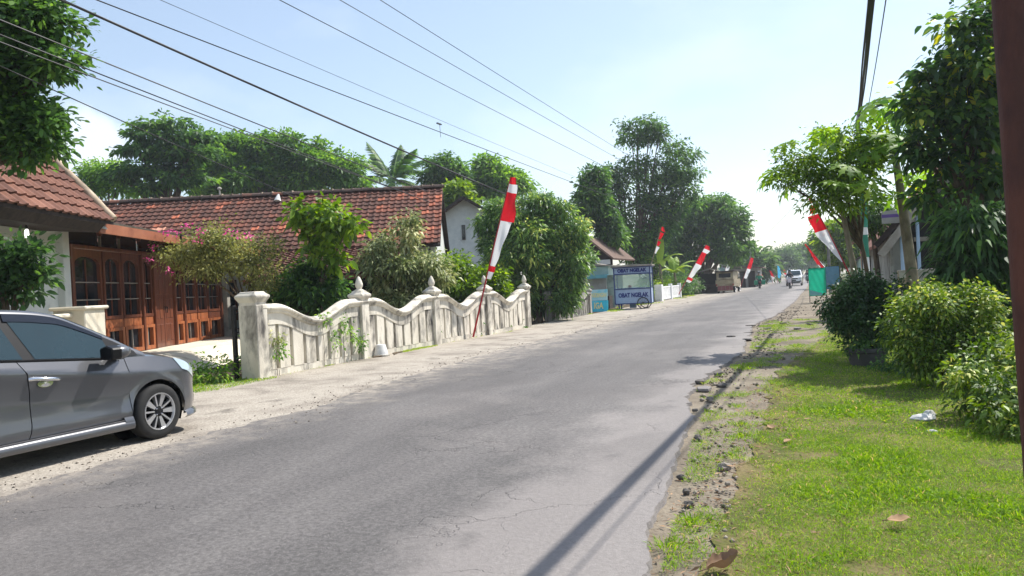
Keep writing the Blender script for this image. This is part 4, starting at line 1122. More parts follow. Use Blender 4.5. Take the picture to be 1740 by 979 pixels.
# crowns: tree base (x, y) and leaf masses (x, y, z, radius, half height) in metres
CROWNS = {
    'thin': ((-42.0, 34.65), [(-43.27, 34.14, 10.09, 0.76, 0.92), (-42.19, 34.58, 10.48, 0.99, 0.76), (-41.35, 34.92, 9.52, 0.84, 0.76), (-42.78, 34.34, 9.22, 1.15, 0.53)]),
    'layered': ((-36.84, 34.61), [(-36.74, 34.65, 12.68, 1.61, 0.26), (-38.19, 34.05, 12.18, 1.1, 0.29), (-35.08, 35.33, 11.93, 1.1, 0.26), (-36.62, 34.7, 11.72, 2.05, 0.33), (-38.07, 34.1, 11.14, 1.61, 0.33), (-35.72, 35.07, 10.79, 1.68, 0.37), (-37.38, 34.39, 10.01, 1.76, 0.4), (-36.23, 34.86, 9.24, 1.54, 0.51), (-39.03, 33.71, 9.59, 1.1, 0.37), (-37.95, 34.15, 8.79, 1.24, 0.37), (-39.77, 33.41, 9.7, 0.88, 0.29)]),
    'mass': ((-37.26, 44.17), [(-40.62, 42.79, 12.16, 2.01, 1.66), (-38.16, 43.79, 12.67, 2.28, 1.14), (-35.75, 44.78, 12.23, 2.28, 1.31), (-33.55, 45.68, 11.54, 1.84, 1.4), (-31.98, 46.33, 10.57, 1.49, 1.14), (-41.89, 42.26, 10.91, 1.75, 1.58), (-38.66, 43.59, 10.73, 2.8, 1.49), (-35.03, 45.08, 10.31, 2.8, 1.31), (-31.21, 46.65, 9.78, 1.14, 0.7), (-39.34, 43.31, 13.4, 1.23, 0.53), (-36.52, 44.47, 13.02, 1.31, 0.61)]),
    'darksmall': ((-26.58, 51.79), [(-26.45, 51.84, 11.21, 1.38, 0.83), (-27.34, 51.48, 10.48, 1.11, 0.83), (-25.51, 52.23, 10.28, 1.02, 0.83), (-26.4, 51.86, 10.42, 1.38, 0.83)]),
    'light': ((-22.44, 44.84), [(-22.42, 44.85, 7.85, 1.03, 0.88), (-23.03, 44.6, 7.41, 0.72, 0.8), (-21.82, 45.09, 7.34, 0.8, 0.64)]),
    'mid': ((-23.62, 55.16), [(-23.99, 55.01, 10.93, 1.62, 0.95), (-22.26, 55.72, 10.16, 1.43, 0.86), (-24.92, 54.63, 9.88, 1.15, 0.95), (-23.25, 55.31, 9.64, 1.91, 0.86)]),
    'mango': ((-10.47, 28.13), [(-11.06, 27.89, 3.54, 1.34, 1.19), (-9.94, 28.35, 3.84, 1.19, 1.1), (-9.3, 28.61, 2.48, 0.95, 1.24), (-10.68, 28.04, 2.2, 1.48, 1.15), (-11.5, 27.71, 4.47, 0.86, 0.62), (-9.86, 28.38, 4.62, 0.81, 0.57), (-9.36, 28.59, 1.25, 0.72, 0.86), (-11.07, 27.89, 1.15, 1.0, 0.81), (-8.78, 28.83, 2.74, 0.48, 0.91), (-11.84, 27.57, 2.87, 0.67, 0.86), (-10.19, 28.25, 0.98, 0.95, 0.76), (-10.56, 28.09, 4.71, 0.57, 0.43)]),
    'tall': ((-13.4, 57.19), [(-14.43, 56.77, 7.9, 1.02, 1.02), (-14.15, 56.88, 9.18, 0.83, 0.83), (-11.04, 58.16, 7.24, 1.57, 1.02), (-12.01, 57.76, 4.76, 1.66, 1.11), (-13.35, 57.21, 3.68, 1.38, 1.02), (-12.31, 57.64, 13.65, 1.29, 0.74), (-10.77, 58.27, 12.87, 1.2, 0.78), (-9.84, 58.65, 11.7, 1.2, 0.74), (-12.41, 57.6, 12.4, 1.29, 0.74), (-11.54, 57.95, 12.72, 1.2, 0.92), (-9.61, 58.75, 10.31, 1.57, 1.02), (-12.39, 57.61, 10.19, 1.66, 1.02), (-13.6, 57.11, 9.14, 1.29, 1.57), (-11.18, 58.1, 8.73, 2.12, 1.11), (-9.01, 58.99, 8.61, 1.2, 1.11), (-12.1, 57.73, 7.49, 1.57, 0.83), (-13.7, 57.07, 6.93, 1.02, 1.29), (-8.57, 59.17, 9.6, 0.74, 0.65), (-10.29, 58.47, 9.51, 1.85, 0.65), (-13.63, 57.1, 4.99, 1.29, 1.11), (-12.39, 57.61, 4.09, 1.48, 1.2), (-11.46, 57.99, 5.51, 1.66, 1.2), (-13.14, 57.3, 2.74, 1.29, 0.92), (-9.76, 58.69, 7.17, 1.29, 0.83), (-10.66, 58.32, 6.3, 1.66, 0.83)]),
    'darkleft': ((-12.87, 48.76), [(-13.65, 48.44, 7.79, 1.03, 1.19), (-13.95, 48.32, 6.21, 0.95, 1.03), (-12.8, 48.79, 5.59, 1.03, 0.95), (-13.18, 48.64, 6.85, 0.95, 1.11), (-13.39, 48.55, 8.65, 0.64, 0.56), (-12.37, 48.97, 4.61, 1.03, 0.8)]),
    'round': ((-10.15, 73.66), [(-9.53, 73.91, 7.15, 2.75, 1.95), (-7.19, 74.87, 6.27, 1.49, 2.06), (-11.42, 73.14, 6.51, 2.06, 2.06), (-8.86, 74.18, 4.48, 2.52, 1.72), (-11.82, 72.97, 3.67, 2.41, 2.18), (-14.06, 72.05, 3.51, 1.95, 1.95), (-12.98, 72.5, 1.73, 1.95, 1.15), (-7.4, 74.79, 4.05, 1.49, 1.49), (-10.25, 73.62, 8.68, 1.72, 0.8), (-8.68, 74.26, 8.25, 1.72, 0.8), (-6.33, 75.23, 5.36, 0.8, 1.6)]),
    'farA': ((-8.1, 180.42), [(-10.49, 179.44, 4.25, 1.62, 1.35), (-8.47, 180.27, 4.68, 2.16, 1.76), (-5.95, 181.3, 4.81, 2.43, 2.03)]),
    'farB': ((-3.35, 214.79), [(-4.64, 214.27, 5.59, 3.18, 2.23), (-1.22, 215.66, 6.03, 2.86, 2.55), (-3.09, 214.9, 7.09, 2.23, 1.59)]),
    'farC': ((1.72, 249.3), [(1.48, 249.2, 6.93, 2.93, 3.29), (3.73, 250.12, 7.9, 2.56, 2.56), (-0.62, 248.34, 5.58, 4.03, 2.56)]),
    'farD': ((-8.51, 115.4), [(-8.27, 115.5, 2.81, 1.58, 1.23), (-9.37, 115.05, 3.49, 1.23, 1.23)]),
    'conifer': ((0.76, 113.8), [(0.91, 113.86, 5.59, 0.84, 0.84), (1.12, 113.95, 6.59, 0.58, 0.75), (0.71, 113.78, 4.6, 1.0, 0.84)]),
    'rightgreen': ((1.84, 67.77), [(1.94, 67.81, 4.5, 0.89, 0.79), (1.34, 67.56, 3.54, 0.89, 0.79), (2.54, 68.05, 3.62, 0.89, 0.99), (2.12, 67.88, 2.66, 1.09, 0.79)]),
    'bigright': ((2.37, 13.4), [(1.68, 13.12, 3.96, 0.29, 0.29), (1.58, 13.08, 3.37, 0.26, 0.26), (1.64, 13.1, 2.59, 0.22, 0.22), (1.84, 13.18, 4.36, 0.24, 0.2), (2.33, 13.39, 4.96, 0.37, 0.33), (2.77, 13.57, 5.17, 0.33, 0.37), (2.08, 13.28, 4.51, 0.29, 0.24), (2.47, 13.44, 4.33, 0.46, 0.37), (1.95, 13.23, 3.75, 0.37, 0.35), (2.39, 13.41, 3.54, 0.42, 0.4), (2.78, 13.57, 3.76, 0.27, 0.55), (1.84, 13.18, 3.08, 0.31, 0.24), (2.4, 13.41, 2.81, 0.42, 0.35), (2.77, 13.57, 2.57, 0.22, 0.55), (2.82, 13.59, 4.49, 0.27, 0.46), (2.22, 13.34, 4.07, 0.37, 0.27)]),
    'longleaf': ((2.19, 12.57), [(2.13, 12.55, 1.88, 0.29, 0.29), (2.37, 12.64, 1.48, 0.29, 0.34), (2.02, 12.5, 1.24, 0.26, 0.31), (2.55, 12.72, 1.86, 0.19, 0.38)]),
    'darkhedge': ((2.37, 13.08), [(2.41, 13.09, 0.9, 0.32, 0.32), (2.15, 12.99, 0.7, 0.27, 0.27), (2.65, 13.19, 0.67, 0.2, 0.32)]),
    'lefttop': ((-12.9, 5.74), [(-9.95, 6.94, 5.42, 0.49, 0.31), (-9.54, 7.11, 5.47, 0.36, 0.24), (-9.98, 6.93, 4.85, 0.49, 0.29), (-9.53, 7.12, 4.82, 0.32, 0.19), (-10.12, 6.87, 4.29, 0.36, 0.29), (-9.83, 6.99, 4.07, 0.36, 0.28), (-10.07, 6.89, 3.8, 0.37, 0.24), (-10.55, 6.7, 4.8, 0.57, 0.73), (-9.7, 7.05, 3.74, 0.19, 0.19), (-10.66, 6.65, 5.62, 0.57, 0.49)]),
    'leftlow': ((-10.75, 7.05), [(-10.78, 7.04, 2.32, 0.3, 0.22), (-10.55, 7.13, 2.17, 0.24, 0.19), (-10.79, 7.03, 2.01, 0.34, 0.3), (-10.47, 7.16, 1.85, 0.19, 0.19), (-10.73, 7.06, 1.69, 0.3, 0.2), (-11.14, 6.89, 2.07, 0.37, 0.39), (-10.26, 7.25, 1.97, 0.1, 0.08), (-10.32, 7.22, 2.32, 0.13, 0.08)]),
    'bougain': ((-11.73, 13.56), [(-13.16, 12.98, 2.63, 0.73, 0.41), (-12.32, 13.32, 2.42, 0.76, 0.51), (-11.81, 13.53, 2.01, 0.51, 0.46), (-13.69, 12.76, 2.53, 0.49, 0.27), (-12.62, 13.2, 2.95, 0.62, 0.27), (-11.91, 13.49, 2.54, 0.54, 0.32), (-12.99, 13.05, 2.22, 0.54, 0.24)]),
    'guava': ((-10.63, 14.23), [(-10.55, 14.26, 3.45, 0.41, 0.25), (-10.36, 14.34, 2.97, 0.38, 0.33), (-10.75, 14.18, 3.19, 0.27, 0.27), (-9.97, 14.5, 3.03, 0.22, 0.1), (-10.97, 14.09, 3.42, 0.19, 0.19), (-10.55, 14.26, 2.53, 0.25, 0.27), (-10.39, 14.33, 2.25, 0.19, 0.16), (-10.71, 14.2, 2.81, 0.19, 0.19)]),
    'darkshrub': ((-11.21, 14.21), [(-11.33, 14.16, 1.71, 0.53, 0.44), (-10.77, 14.39, 1.48, 0.47, 0.44), (-11.63, 14.04, 1.45, 0.3, 0.33), (-10.94, 14.32, 1.94, 0.36, 0.3)]),
    'pale': ((-11.16, 18.66), [(-11.57, 18.49, 2.89, 0.38, 0.55), (-10.89, 18.77, 3.18, 0.38, 0.51), (-10.78, 18.82, 2.25, 0.72, 0.58), (-11.59, 18.49, 1.98, 0.58, 0.55), (-10.49, 18.94, 1.75, 0.55, 0.55), (-11.14, 18.67, 1.37, 0.68, 0.38), (-11.75, 18.42, 2.47, 0.38, 0.34)]),
    'green2': ((-11.37, 23.44), [(-11.74, 23.29, 2.39, 0.66, 0.58), (-10.99, 23.59, 1.89, 0.7, 0.58), (-11.4, 23.43, 1.45, 0.83, 0.46), (-12.0, 23.18, 1.74, 0.58, 0.46), (-10.39, 23.84, 1.61, 0.58, 0.41)]),
}
# ------------------------------------------------------------------ foliage
M['leaf_deep'] = leaf_mat('deep_green_leaf', [(0, lin(52, 78, 48)), (0.5, lin(75, 111, 58)), (1, lin(119, 158, 73))], 0.5, 0.42)
M['leaf_mid'] = leaf_mat('mid_green_leaf', [(0, lin(67, 102, 52)), (0.5, lin(102, 142, 63)), (1, lin(158, 196, 83))], 0.5, 0.45)
M['leaf_mango'] = leaf_mat('mango_leaf', [(0, lin(65, 94, 55)), (0.45, lin(98, 132, 71)), (0.8, lin(142, 176, 88)), (1, lin(212, 215, 117))], 0.42, 0.38, 0.5)
M['leaf_bright'] = leaf_mat('bright_green_leaf', [(0, lin(66, 96, 30)), (0.5, lin(108, 142, 46)), (1, lin(172, 196, 84))], 0.45, 0.4)
M['leaf_pale'] = leaf_mat('variegated_pale_leaf', [(0, lin(78, 96, 50)), (0.45, lin(134, 146, 92)), (1, lin(214, 212, 160))], 0.5, 0.3)
M['leaf_olive'] = leaf_mat('olive_leaf', [(0, lin(84, 92, 50)), (0.5, lin(128, 134, 76)), (1, lin(178, 178, 112))], 0.55, 0.35)
M['leaf_hedge'] = leaf_mat('hedge_leaf', [(0, lin(31, 58, 31)), (0.5, lin(49, 84, 40)), (1, lin(84, 121, 58))], 0.45, 0.22, 0.45)
M['leaf_dark'] = leaf_mat('dark_broad_leaf', [(0, lin(40, 66, 40)), (0.5, lin(66, 100, 50)), (0.88, lin(118, 150, 62)), (1, lin(190, 190, 80))], 0.5, 0.5, 0.4)  # darker green ramp for the broad-leaved tree
M['leaf_far'] = leaf_mat('far_leaf', [(0, lin(57, 83, 52)), (0.5, lin(83, 113, 64)), (1, lin(120, 151, 83))], 0.6, 0.35)
M['leaf_bush'] = leaf_mat('bush_leaf', [(0, lin(48, 74, 28)), (0.5, lin(84, 114, 40)), (0.85, lin(138, 164, 66)), (1, lin(196, 200, 110))], 0.5, 0.28)
M['petal'] = leaf_mat('pink_petal', [(0, lin(200, 70, 130)), (0.5, lin(222, 104, 158)), (1, lin(238, 164, 196))], 0.6, 0.35, 0.2)
M['leaf_red'] = leaf_mat('dark_red_leaf', [(0, lin(70, 30, 34)), (1, lin(110, 52, 48))], 0.5, 0.25)

def unit(a): return a / np.maximum(np.linalg.norm(a, axis=1, keepdims=True), 1e-9)

def leaf_quads(rs, c, d, L, wf=0.36, fold=0.16, droop=0.25):
    """kite-shaped folded leaves: c base points, d axis, L length"""
    n = len(c)
    d = unit(d)
    up = np.tile([0.0, 0.0, 1.0], (n, 1)) + rs.normal(0, 0.55, (n, 3))
    s = unit(np.cross(d, up)); nn = np.cross(s, d)
    L = np.asarray(L).reshape(-1, 1); w = L * wf * 0.5
    base = c
    left = c + d * L * 0.42 - s * w + nn * w * fold * 2
    tip = c + d * L; tip[:, 2] -= (L * droop).ravel()
    right = c + d * L * 0.42 + s * w + nn * w * fold * 2
    V = np.stack([base, right, tip, left], 1).reshape(-1, 3)
    F = np.arange(n * 4).reshape(-1, 4)
    return V, F

def leaf_hex(rs, c, d, L, wf=0.36, fold=0.16, droop=0.25):
    """rounder pointed leaves with six corners, for plants near the camera"""
    n = len(c)
    d = unit(d)
    up = np.tile([0.0, 0.0, 1.0], (n, 1)) + rs.normal(0, 0.55, (n, 3))
    s = unit(np.cross(d, up)); nn = np.cross(s, d)
    L = np.asarray(L).reshape(-1, 1); w = L * wf * 0.5
    P = []
    for u, k, dz in ((0, 0, 0), (0.30, -0.85, 0.05), (0.66, -0.8, 0.4), (1, 0, 1), (0.66, 0.8, 0.4), (0.30, 0.85, 0.05)):
        q = c + d * L * u + s * w * k + nn * w * abs(k) * fold * 2
        q[:, 2] -= (L * droop * dz).ravel()
        P.append(q)
    return np.stack(P, 1).reshape(-1, 3), np.arange(n * 6).reshape(-1, 6)

def crown_pts(rs, blobs, n_clump, per, spread, rough=0.35, inner=0.45, flat=0.7):
    vol = np.array([b[3] ** 1.6 * b[4] ** 0.8 for b in blobs]); vol /= vol.sum()
    C = []; O = []; T = []; CL = []
    for b, f in zip(blobs, vol):
        k = max(3, int(round(n_clump * f)))
        u = unit(rs.normal(0, 1, (k, 3)))
        r = inner + (1 - inner) * rs.rand(k, 1) ** 0.45
        lump = np.array([noise.noise(Vector(q) * 1.7 + Vector((b[0], b[1], b[2]))) for q in u]).reshape(-1, 1)
        r = r * (1 + rough * 1.6 * lump) * np.where(rs.rand(k, 1) < 0.14, 1.08 + 0.3 * rs.rand(k, 1), 1.0)
        cen = np.array(b[:3]) + u * r * np.array([b[3], b[3], b[4]])
        tb = np.clip(0.42 + 0.10 * rs.normal() + 0.2 * rs.normal(0, 1, k), 0.02, 0.98)
        CL.append(cen)
        off = rs.normal(0, 1, (k, per, 3)) * spread * np.array([1, 1, flat])
        C.append((cen[:, None, :] + off).reshape(-1, 3))
        O.append((u[:, None, :] * 0.6 + off / (spread * 1.5)).reshape(-1, 3))
        T.append(np.clip(tb[:, None] + rs.normal(0, 0.14, (k, per)), 0, 1).ravel())
    return np.concatenate(C), np.concatenate(O), np.concatenate(T), np.concatenate(CL)

def crown_mesh(name, seed, blobs, n_clump, per, L, spread, wf=0.36, droop=0.3, rough=0.35, inner=0.45, flat=0.7, tshift=0.0, zmin=None, hexa=False):
    rs = np.random.RandomState(seed)
    c, o, t, cl = crown_pts(rs, blobs, n_clump, per, spread, rough, inner, flat)
    o = o + rs.normal(0, 0.55, o.shape); o[:, 2] -= 0.05
    if zmin is not None: c[:, 2] = np.maximum(c[:, 2], zmin + rs.rand(len(c)) * 0.08)
    Ls = L * (0.6 + 0.7 * rs.rand(len(c)))
    V, F = (leaf_hex if hexa else leaf_quads)(rs, c, o, Ls, wf, 0.16, droop)
    return np_mesh(name, V, 6 if hexa else 4, F, np.clip(t + tshift, 0, 1)), cl

def limbs_mesh(seed, base, blobs, r0, cl=None, ntw=30, fork=0.45, lean=0.0, z0=0.0):
    """tapered trunk with a limb to every leaf mass and thin twigs to leaf clumps"""
    rg = random.Random(seed)
    b = MB()
    cx = sum(q[0] for q in blobs) / len(blobs); cy = sum(q[1] for q in blobs) / len(blobs)
    zl = min(q[2] - q[4] for q in blobs); zt = max(q[2] for q in blobs)
    fz = max(z0 + 0.25, z0 + (zl - z0) * 0.8 + 0.1 * (zt - zl))
    p0 = Vector((base[0], base[1], z0 - 0.06)); p1 = Vector((base[0] * (1 - fork) + cx * fork, base[1] * (1 - fork) + cy * fork, fz))
    pts = [p0.lerp(p1, k / 5) + Vector((rg.uniform(-1, 1), rg.uniform(-1, 1), 0)) * r0 * (0.5 if 0 < k < 5 else 0) for k in range(6)]
    b.tube(pts, [r0 * 1.35] + [r0 * (1 - 0.07 * k) for k in range(1, 6)], 9)
    for q in blobs:
        e = Vector(q[:3])
        mid = p1.lerp(e, 0.5) + Vector((rg.uniform(-0.2, 0.2), rg.uniform(-0.2, 0.2), 0.1)) * q[3]
        st = p0.lerp(p1, rg.uniform(0.8, 1.0))
        b.tube([st, st.lerp(mid, 0.5) + Vector((0, 0, 0.02)), mid, mid.lerp(e, 0.6), e], [r0 * 0.55, r0 * 0.45, r0 * 0.36, r0 * 0.24, r0 * 0.12], 6)
        for _ in range(3):
            u = Vector((rg.gauss(0, 1), rg.gauss(0, 1), rg.gauss(0, 0.7))).normalized()
            f = e + Vector((u.x * q[3], u.y * q[3], u.z * q[4])) * 0.85
            b.tube([mid.lerp(e, rg.random()), e.lerp(f, 0.5), f], [r0 * 0.16, r0 * 0.1, r0 * 0.04], 5)
    return b

def subdivide(blobs, k, f, seed):
    """break smooth leaf masses into many lesser bunches on their surfaces"""
    rg = random.Random(seed); o = []
    for b in blobs:
        o.append((b[0], b[1], b[2] - 0.1 * b[4], b[3] * 0.62, b[4] * 0.62))
        for _ in range(k):
            u = Vector((rg.gauss(0, 1), rg.gauss(0, 1), rg.gauss(0.25, 1))).normalized()
            s = f * rg.uniform(0.6, 1.25)
            rr = rg.uniform(0.72, 1.05)
            o.append((b[0] + u.x * b[3] * rr, b[1] + u.y * b[3] * rr, b[2] + u.z * b[4] * rr, b[3] * s, max(b[4], b[3] * 0.5) * s * 0.8))
    return o

def plant(name, key, label, cat, leafm, n_clump, per, L, spread, r0, seed, group=None, barkm='bark', blobs=None, base=None, trunk_name='trunk', crown='crown', zmin=0.03, lfork=0.45, sub=None, **kw):
    bs, bl = CROWNS[key] if blobs is None else (base, blobs)
    root = empty(name, (bs[0], bs[1], 0), 0, label, cat, group)
    loc = [(q[0] - bs[0], q[1] - bs[1], q[2], q[3], q[4]) for q in bl]
    me, cl = crown_mesh(crown, seed, loc if not sub else subdivide(loc, sub[0], sub[1], seed), n_clump, per, L, spread, zmin=zmin, **kw)
    obj(crown, me, M[leafm], root)
    if r0: limbs_mesh(seed, (0, 0), loc, r0, fork=lfork).build(trunk_name, M[barkm], root, smooth=60)
    return root

# trees beyond the houses
plant('slender_tree', 'thin', 'thin airy tree at the far left behind the tiled roof, left of the layered tree', 'tree', 'leaf_mid', 230, 14, 0.34, 0.26, 0.16, 11, inner=0.3, sub=(4, 0.4))
plant('layered_tree', 'layered', 'dark tall tree with flat tiered branches behind the long tiled roof', 'tree', 'leaf_deep', 520, 14, 0.36, 0.20, 0.24, 12, flat=0.3, inner=0.2, rough=0.3, wf=0.5)
plant('broad_tree', 'mass', 'broad rounded dense green tree filling the space above the tiled roof', 'tree', 'leaf_mid', 2100, 15, 0.36, 0.26, 0.45, 13, inner=0.7, rough=0.25, wf=0.5, tshift=-0.1, sub=(6, 0.36))
plant('small_dark_tree', 'darksmall', 'small dark tree to the right of the coconut palm behind the roof end', 'tree', 'leaf_deep', 420, 14, 0.36, 0.25, 0.14, 14, sub=(5, 0.4), wf=0.5)
plant('light_green_tree', 'light', 'bright light green bushy tree just beyond the right end of the tiled roof', 'tree', 'leaf_bright', 330, 14, 0.36, 0.25, 0.12, 15, sub=(5, 0.4), wf=0.5)
plant('bushy_tree', 'mid', 'mid green bushy tree behind the white gabled house', 'tree', 'leaf_mid', 620, 14, 0.40, 0.28, 0.2, 16, sub=(6, 0.38), wf=0.5)
plant('mango_tree', 'mango', 'dense round mango tree with long drooping leaves at the end of the white fence', 'tree', 'leaf_mango', 2300, 18, 0.22, 0.13, 0.16, 17, wf=0.33, droop=0.35, inner=0.72, rough=0.25, sub=(5, 0.38))
plant('tall_tree', 'tall', 'tallest airy tree with separate leaf clumps rising behind the blue snack cart', 'tree', 'leaf_deep', 1200, 14, 0.32, 0.24, 0.20, 18, inner=0.4, rough=0.3, wf=0.45, lfork=0.3, sub=(6, 0.40))
plant('dark_slim_tree', 'darkleft', 'dark slim tree on the left side of the tallest airy tree', 'tree', 'leaf_deep', 560, 15, 0.34, 0.24, 0.2, 19, inner=0.4, tshift=0.0, sub=(5, 0.4), wf=0.45)
plant('round_tree', 'round', 'big round spreading tree overhanging the parked old pickup', 'tree', 'leaf_deep', 2100, 15, 0.36, 0.26, 0.38, 20, inner=0.7, rough=0.25, wf=0.48, tshift=0.05, sub=(6, 0.36))
for k, (key, lab, seed) in enumerate([('farA', 'pale far tree at the end of the road, left of the other far trees', 31), ('farB', 'far hazy tree at the end of the road right above the white car', 32), ('farC', 'farthest hazy blue tree at the end of the road, above the green banner', 33), ('farD', 'small tree behind the thin left utility poles in the distance', 34)]):
    plant('far_tree', key, lab, 'tree', 'leaf_far', 420, 12, 1.0 if k else 0.8, 0.75, 0.35, seed, 'far trees at the end of the road', inner=0.5)
plant('conifer', 'conifer', 'dark pointed tree far off on the right side of the road', 'tree', 'leaf_deep', 300, 12, 0.6, 0.4, 0.25, 35)
plant('leafy_tree', 'rightgreen', 'bright leafy tree on the right behind the red and white flag', 'tree', 'leaf_bright', 700, 14, 0.42, 0.3, 0.2, 36, sub=(5, 0.4), wf=0.5)

# coconut palm: each frond a part, ribs with hanging leaflets
def frond_mesh(L, seed, arch, nl=46, hang=0.55):
    rs = random.Random(seed)
    b = MB(); pts = []
    for k in range(13):
        u = k / 12
        pts.append(Vector((L * (u - 0.10 * arch * u * u), 0, L * (0.35 * u - 0.62 * arch * u * u))))
    b.tube(pts, [0.05 * (1 - 0.85 * k / 12) * L / 3 for k in range(13)], 5, t=0.8)
    for k in range(nl):
        u = 0.14 + 0.85 * k / nl
        i = min(11, int(u * 12)); p = pts[i].lerp(pts[i + 1], u * 12 - i)
        d = (pts[i + 1] - pts[i]).normalized()
        ln = L * 0.27 * math.sin(PI * min(0.97, u * 0.85 + 0.15)) * rs.uniform(0.85, 1.1)
        for s in (-1, 1):
            e = p + d * ln * 0.5 + Vector((0, s * ln * 0.75, -ln * hang * rs.uniform(0.6, 1.2)))
            w = Vector((d.x, 0, d.z)) * 0.05 * L / 3
            m_ = p.lerp(e, 0.5) + Vector((0, 0, ln * 0.1))
            b.add([p - w, p + w, m_ + w, m_ - w, e], [(0, 1, 2, 3), (3, 2, 4)], rs.random())
    return b.mesh('frond')
palm = empty('coconut_palm', (-31.34, 52.0, 0), 0, 'coconut palm with upright feathery fronds above the tiled roof', 'palm tree')
b = MB(); b.tube([(0.4, 0.2, -0.1), (0.25, 0.1, 4), (0.05, 0, 8), (0, 0, 10.6)], [0.24, 0.18, 0.16, 0.15], 9); b.build('trunk', M['bark_pale'], palm, smooth=60)
for k, (az, el, L_, ar) in enumerate([(150, 62, 4.6, 0.5), (40, 58, 4.4, 0.7), (-20, 40, 4.2, 0.9), (200, 38, 4.2, 0.9), (100, 70, 4.4, 0.3), (250, 30, 4.0, 1.1), (300, 25, 4.0, 1.1), (340, 60, 4.2, 0.6), (70, 30, 4.0, 1.2), (180, 75, 4.3, 0.35), (220, 60, 4.2, 0.7)]):
    fm = frond_mesh(L_, k, ar); fm.materials.append(M['leaf_deep'])
    obj('frond', fm, None, palm, (0, 0, 10.5), (0, R(-(el - 25)), R(az)))

# trees and shrubs round the house
plant('overhanging_tree', 'lefttop', 'large leafy tree hanging over the left house roof at the top left corner', 'tree', 'leaf_deep', 1350, 14, 0.12, 0.10, 0.16, 41, hexa=True, wf=0.5, inner=0.6, rough=0.35, droop=0.15, tshift=0.02, sub=(6, 0.38))
plant('yard_shrub', 'leftlow', 'dark leafy shrub with a few bright leaves against the white wall on the left', 'shrub', 'leaf_deep', 200, 12, 0.13, 0.10, 0.05, 42, hexa=True, wf=0.45, droop=0.15, inner=0.4, tshift=-0.2, trunk_name='stem', sub=(4, 0.4))
bg_root = plant('bougainvillea', 'bougain', 'sprawling bougainvillea with pink flowers in front of the wooden door front', 'shrub', 'leaf_olive', 640, 13, 0.085, 0.13, 0.05, 43, wf=0.5, inner=0.25, rough=0.5, barkm='twig', trunk_name='stem', sub=(6, 0.4))
fl = [(-12.82, 12.68, 3.11), (-13.05, 12.59, 3.03), (-11.98, 13.03, 2.95), (-13.65, 12.34, 2.49), (-13.55, 12.38, 2.75), (-12.56, 12.79, 3.02), (-11.83, 13.09, 2.89), (-13.32, 12.48, 3.07), (-11.64, 13.17, 2.84), (-12.66, 12.75, 2.8), (-13.24, 12.51, 2.2)]
for k, p in enumerate(fl):
    bx, by = CROWNS['bougain'][0]
    me, _ = crown_mesh('flower_cluster', 60 + k, [(p[0] - bx + 0.15, p[1] - by - 0.3, p[2], 0.07, 0.05)], 3, 5, 0.06, 0.04, wf=0.8, droop=0.1)
    tag(obj('flower_cluster', me, M['petal'], bg_root), kind='stuff')
plant('young_tree', 'guava', 'young tree with large bright yellow-green leaves behind the first fence panel', 'tree', 'leaf_bright', 95, 8, 0.22, 0.12, 0.035, 44, hexa=True, wf=0.55, inner=0.2, rough=0.4, lfork=0.2, sub=(4, 0.5))
plant('dense_shrub', 'darkshrub', 'dense dark green shrub looking over the first fence panel', 'shrub', 'leaf_deep', 420, 13, 0.15, 0.11, 0.04, 45, inner=0.4, trunk_name='stem', sub=(4, 0.4), wf=0.5)
plant('variegated_shrub', 'pale', 'tall pale variegated shrub behind the second fence panel', 'shrub', 'leaf_pale', 620, 13, 0.17, 0.12, 0.05, 46, wf=0.4, inner=0.35, rough=0.45, droop=0.45, trunk_name='stem', sub=(5, 0.42))
plant('green_shrub', 'green2', 'green shrub behind the third and fourth fence panels', 'shrub', 'leaf_bright', 520, 13, 0.17, 0.13, 0.05, 47, inner=0.45, rough=0.4, tshift=-0.15, trunk_name='stem', sub=(5, 0.4), wf=0.45)
# small vines through the slits of the first panel
for k, (y, z) in enumerate([(11.15, 0.75), (11.2, 0.45), (12.95, 0.55), (13.3, 0.85), (13.55, 0.55), (12.6, 0.95), (13.85, 0.35)]):
    plant('fence_vine', None, ['yellowing vine tuft in the first slit of the fence', 'vine tuft low at the first slit of the fence, under the yellowing one', 'vine tuft in the middle slits of the first fence panel', 'vine tuft high by the second pillar of the fence', 'vine tuft in the slit left of the second fence pillar', 'vine sprig just under the dip of the fence coping', 'vine tuft low beside the second fence pillar'][k], 'vine', 'leaf_mid' if k else 'leaf_pale', 10, 9, 0.07, 0.07, 0.006, 70 + k, 'vines on the fence', blobs=[(-9.40, y, z, 0.10, 0.16)], base=(-9.42, y), wf=0.6, trunk_name='stem', crown='leaves', zmin=0.05)

# right-hand side
plant('broadleaf_tree', 'bigright', 'large dark broad-leaved tree at the right edge behind the rusty pole', 'tree', 'leaf_dark', 600, 10, 0.155, 0.105, 0.09, 51, wf=0.55, hexa=True, inner=0.55, rough=0.35, droop=0.35, lfork=0.2, sub=(5, 0.38))
plant('drooping_shrub', 'longleaf', 'dark shrub with hanging leaves under the broad-leaved tree', 'shrub', 'leaf_deep', 420, 13, 0.22, 0.12, 0.05, 52, wf=0.26, droop=0.6, inner=0.3, tshift=-0.1, trunk_name='stem')
plant('shade_hedge', 'darkhedge', 'dark shaded hedge low behind the yellow-green shrub on the right', 'hedge', 'leaf_hedge', 360, 14, 0.09, 0.11, 0.04, 53, inner=0.5, trunk_name='stem')

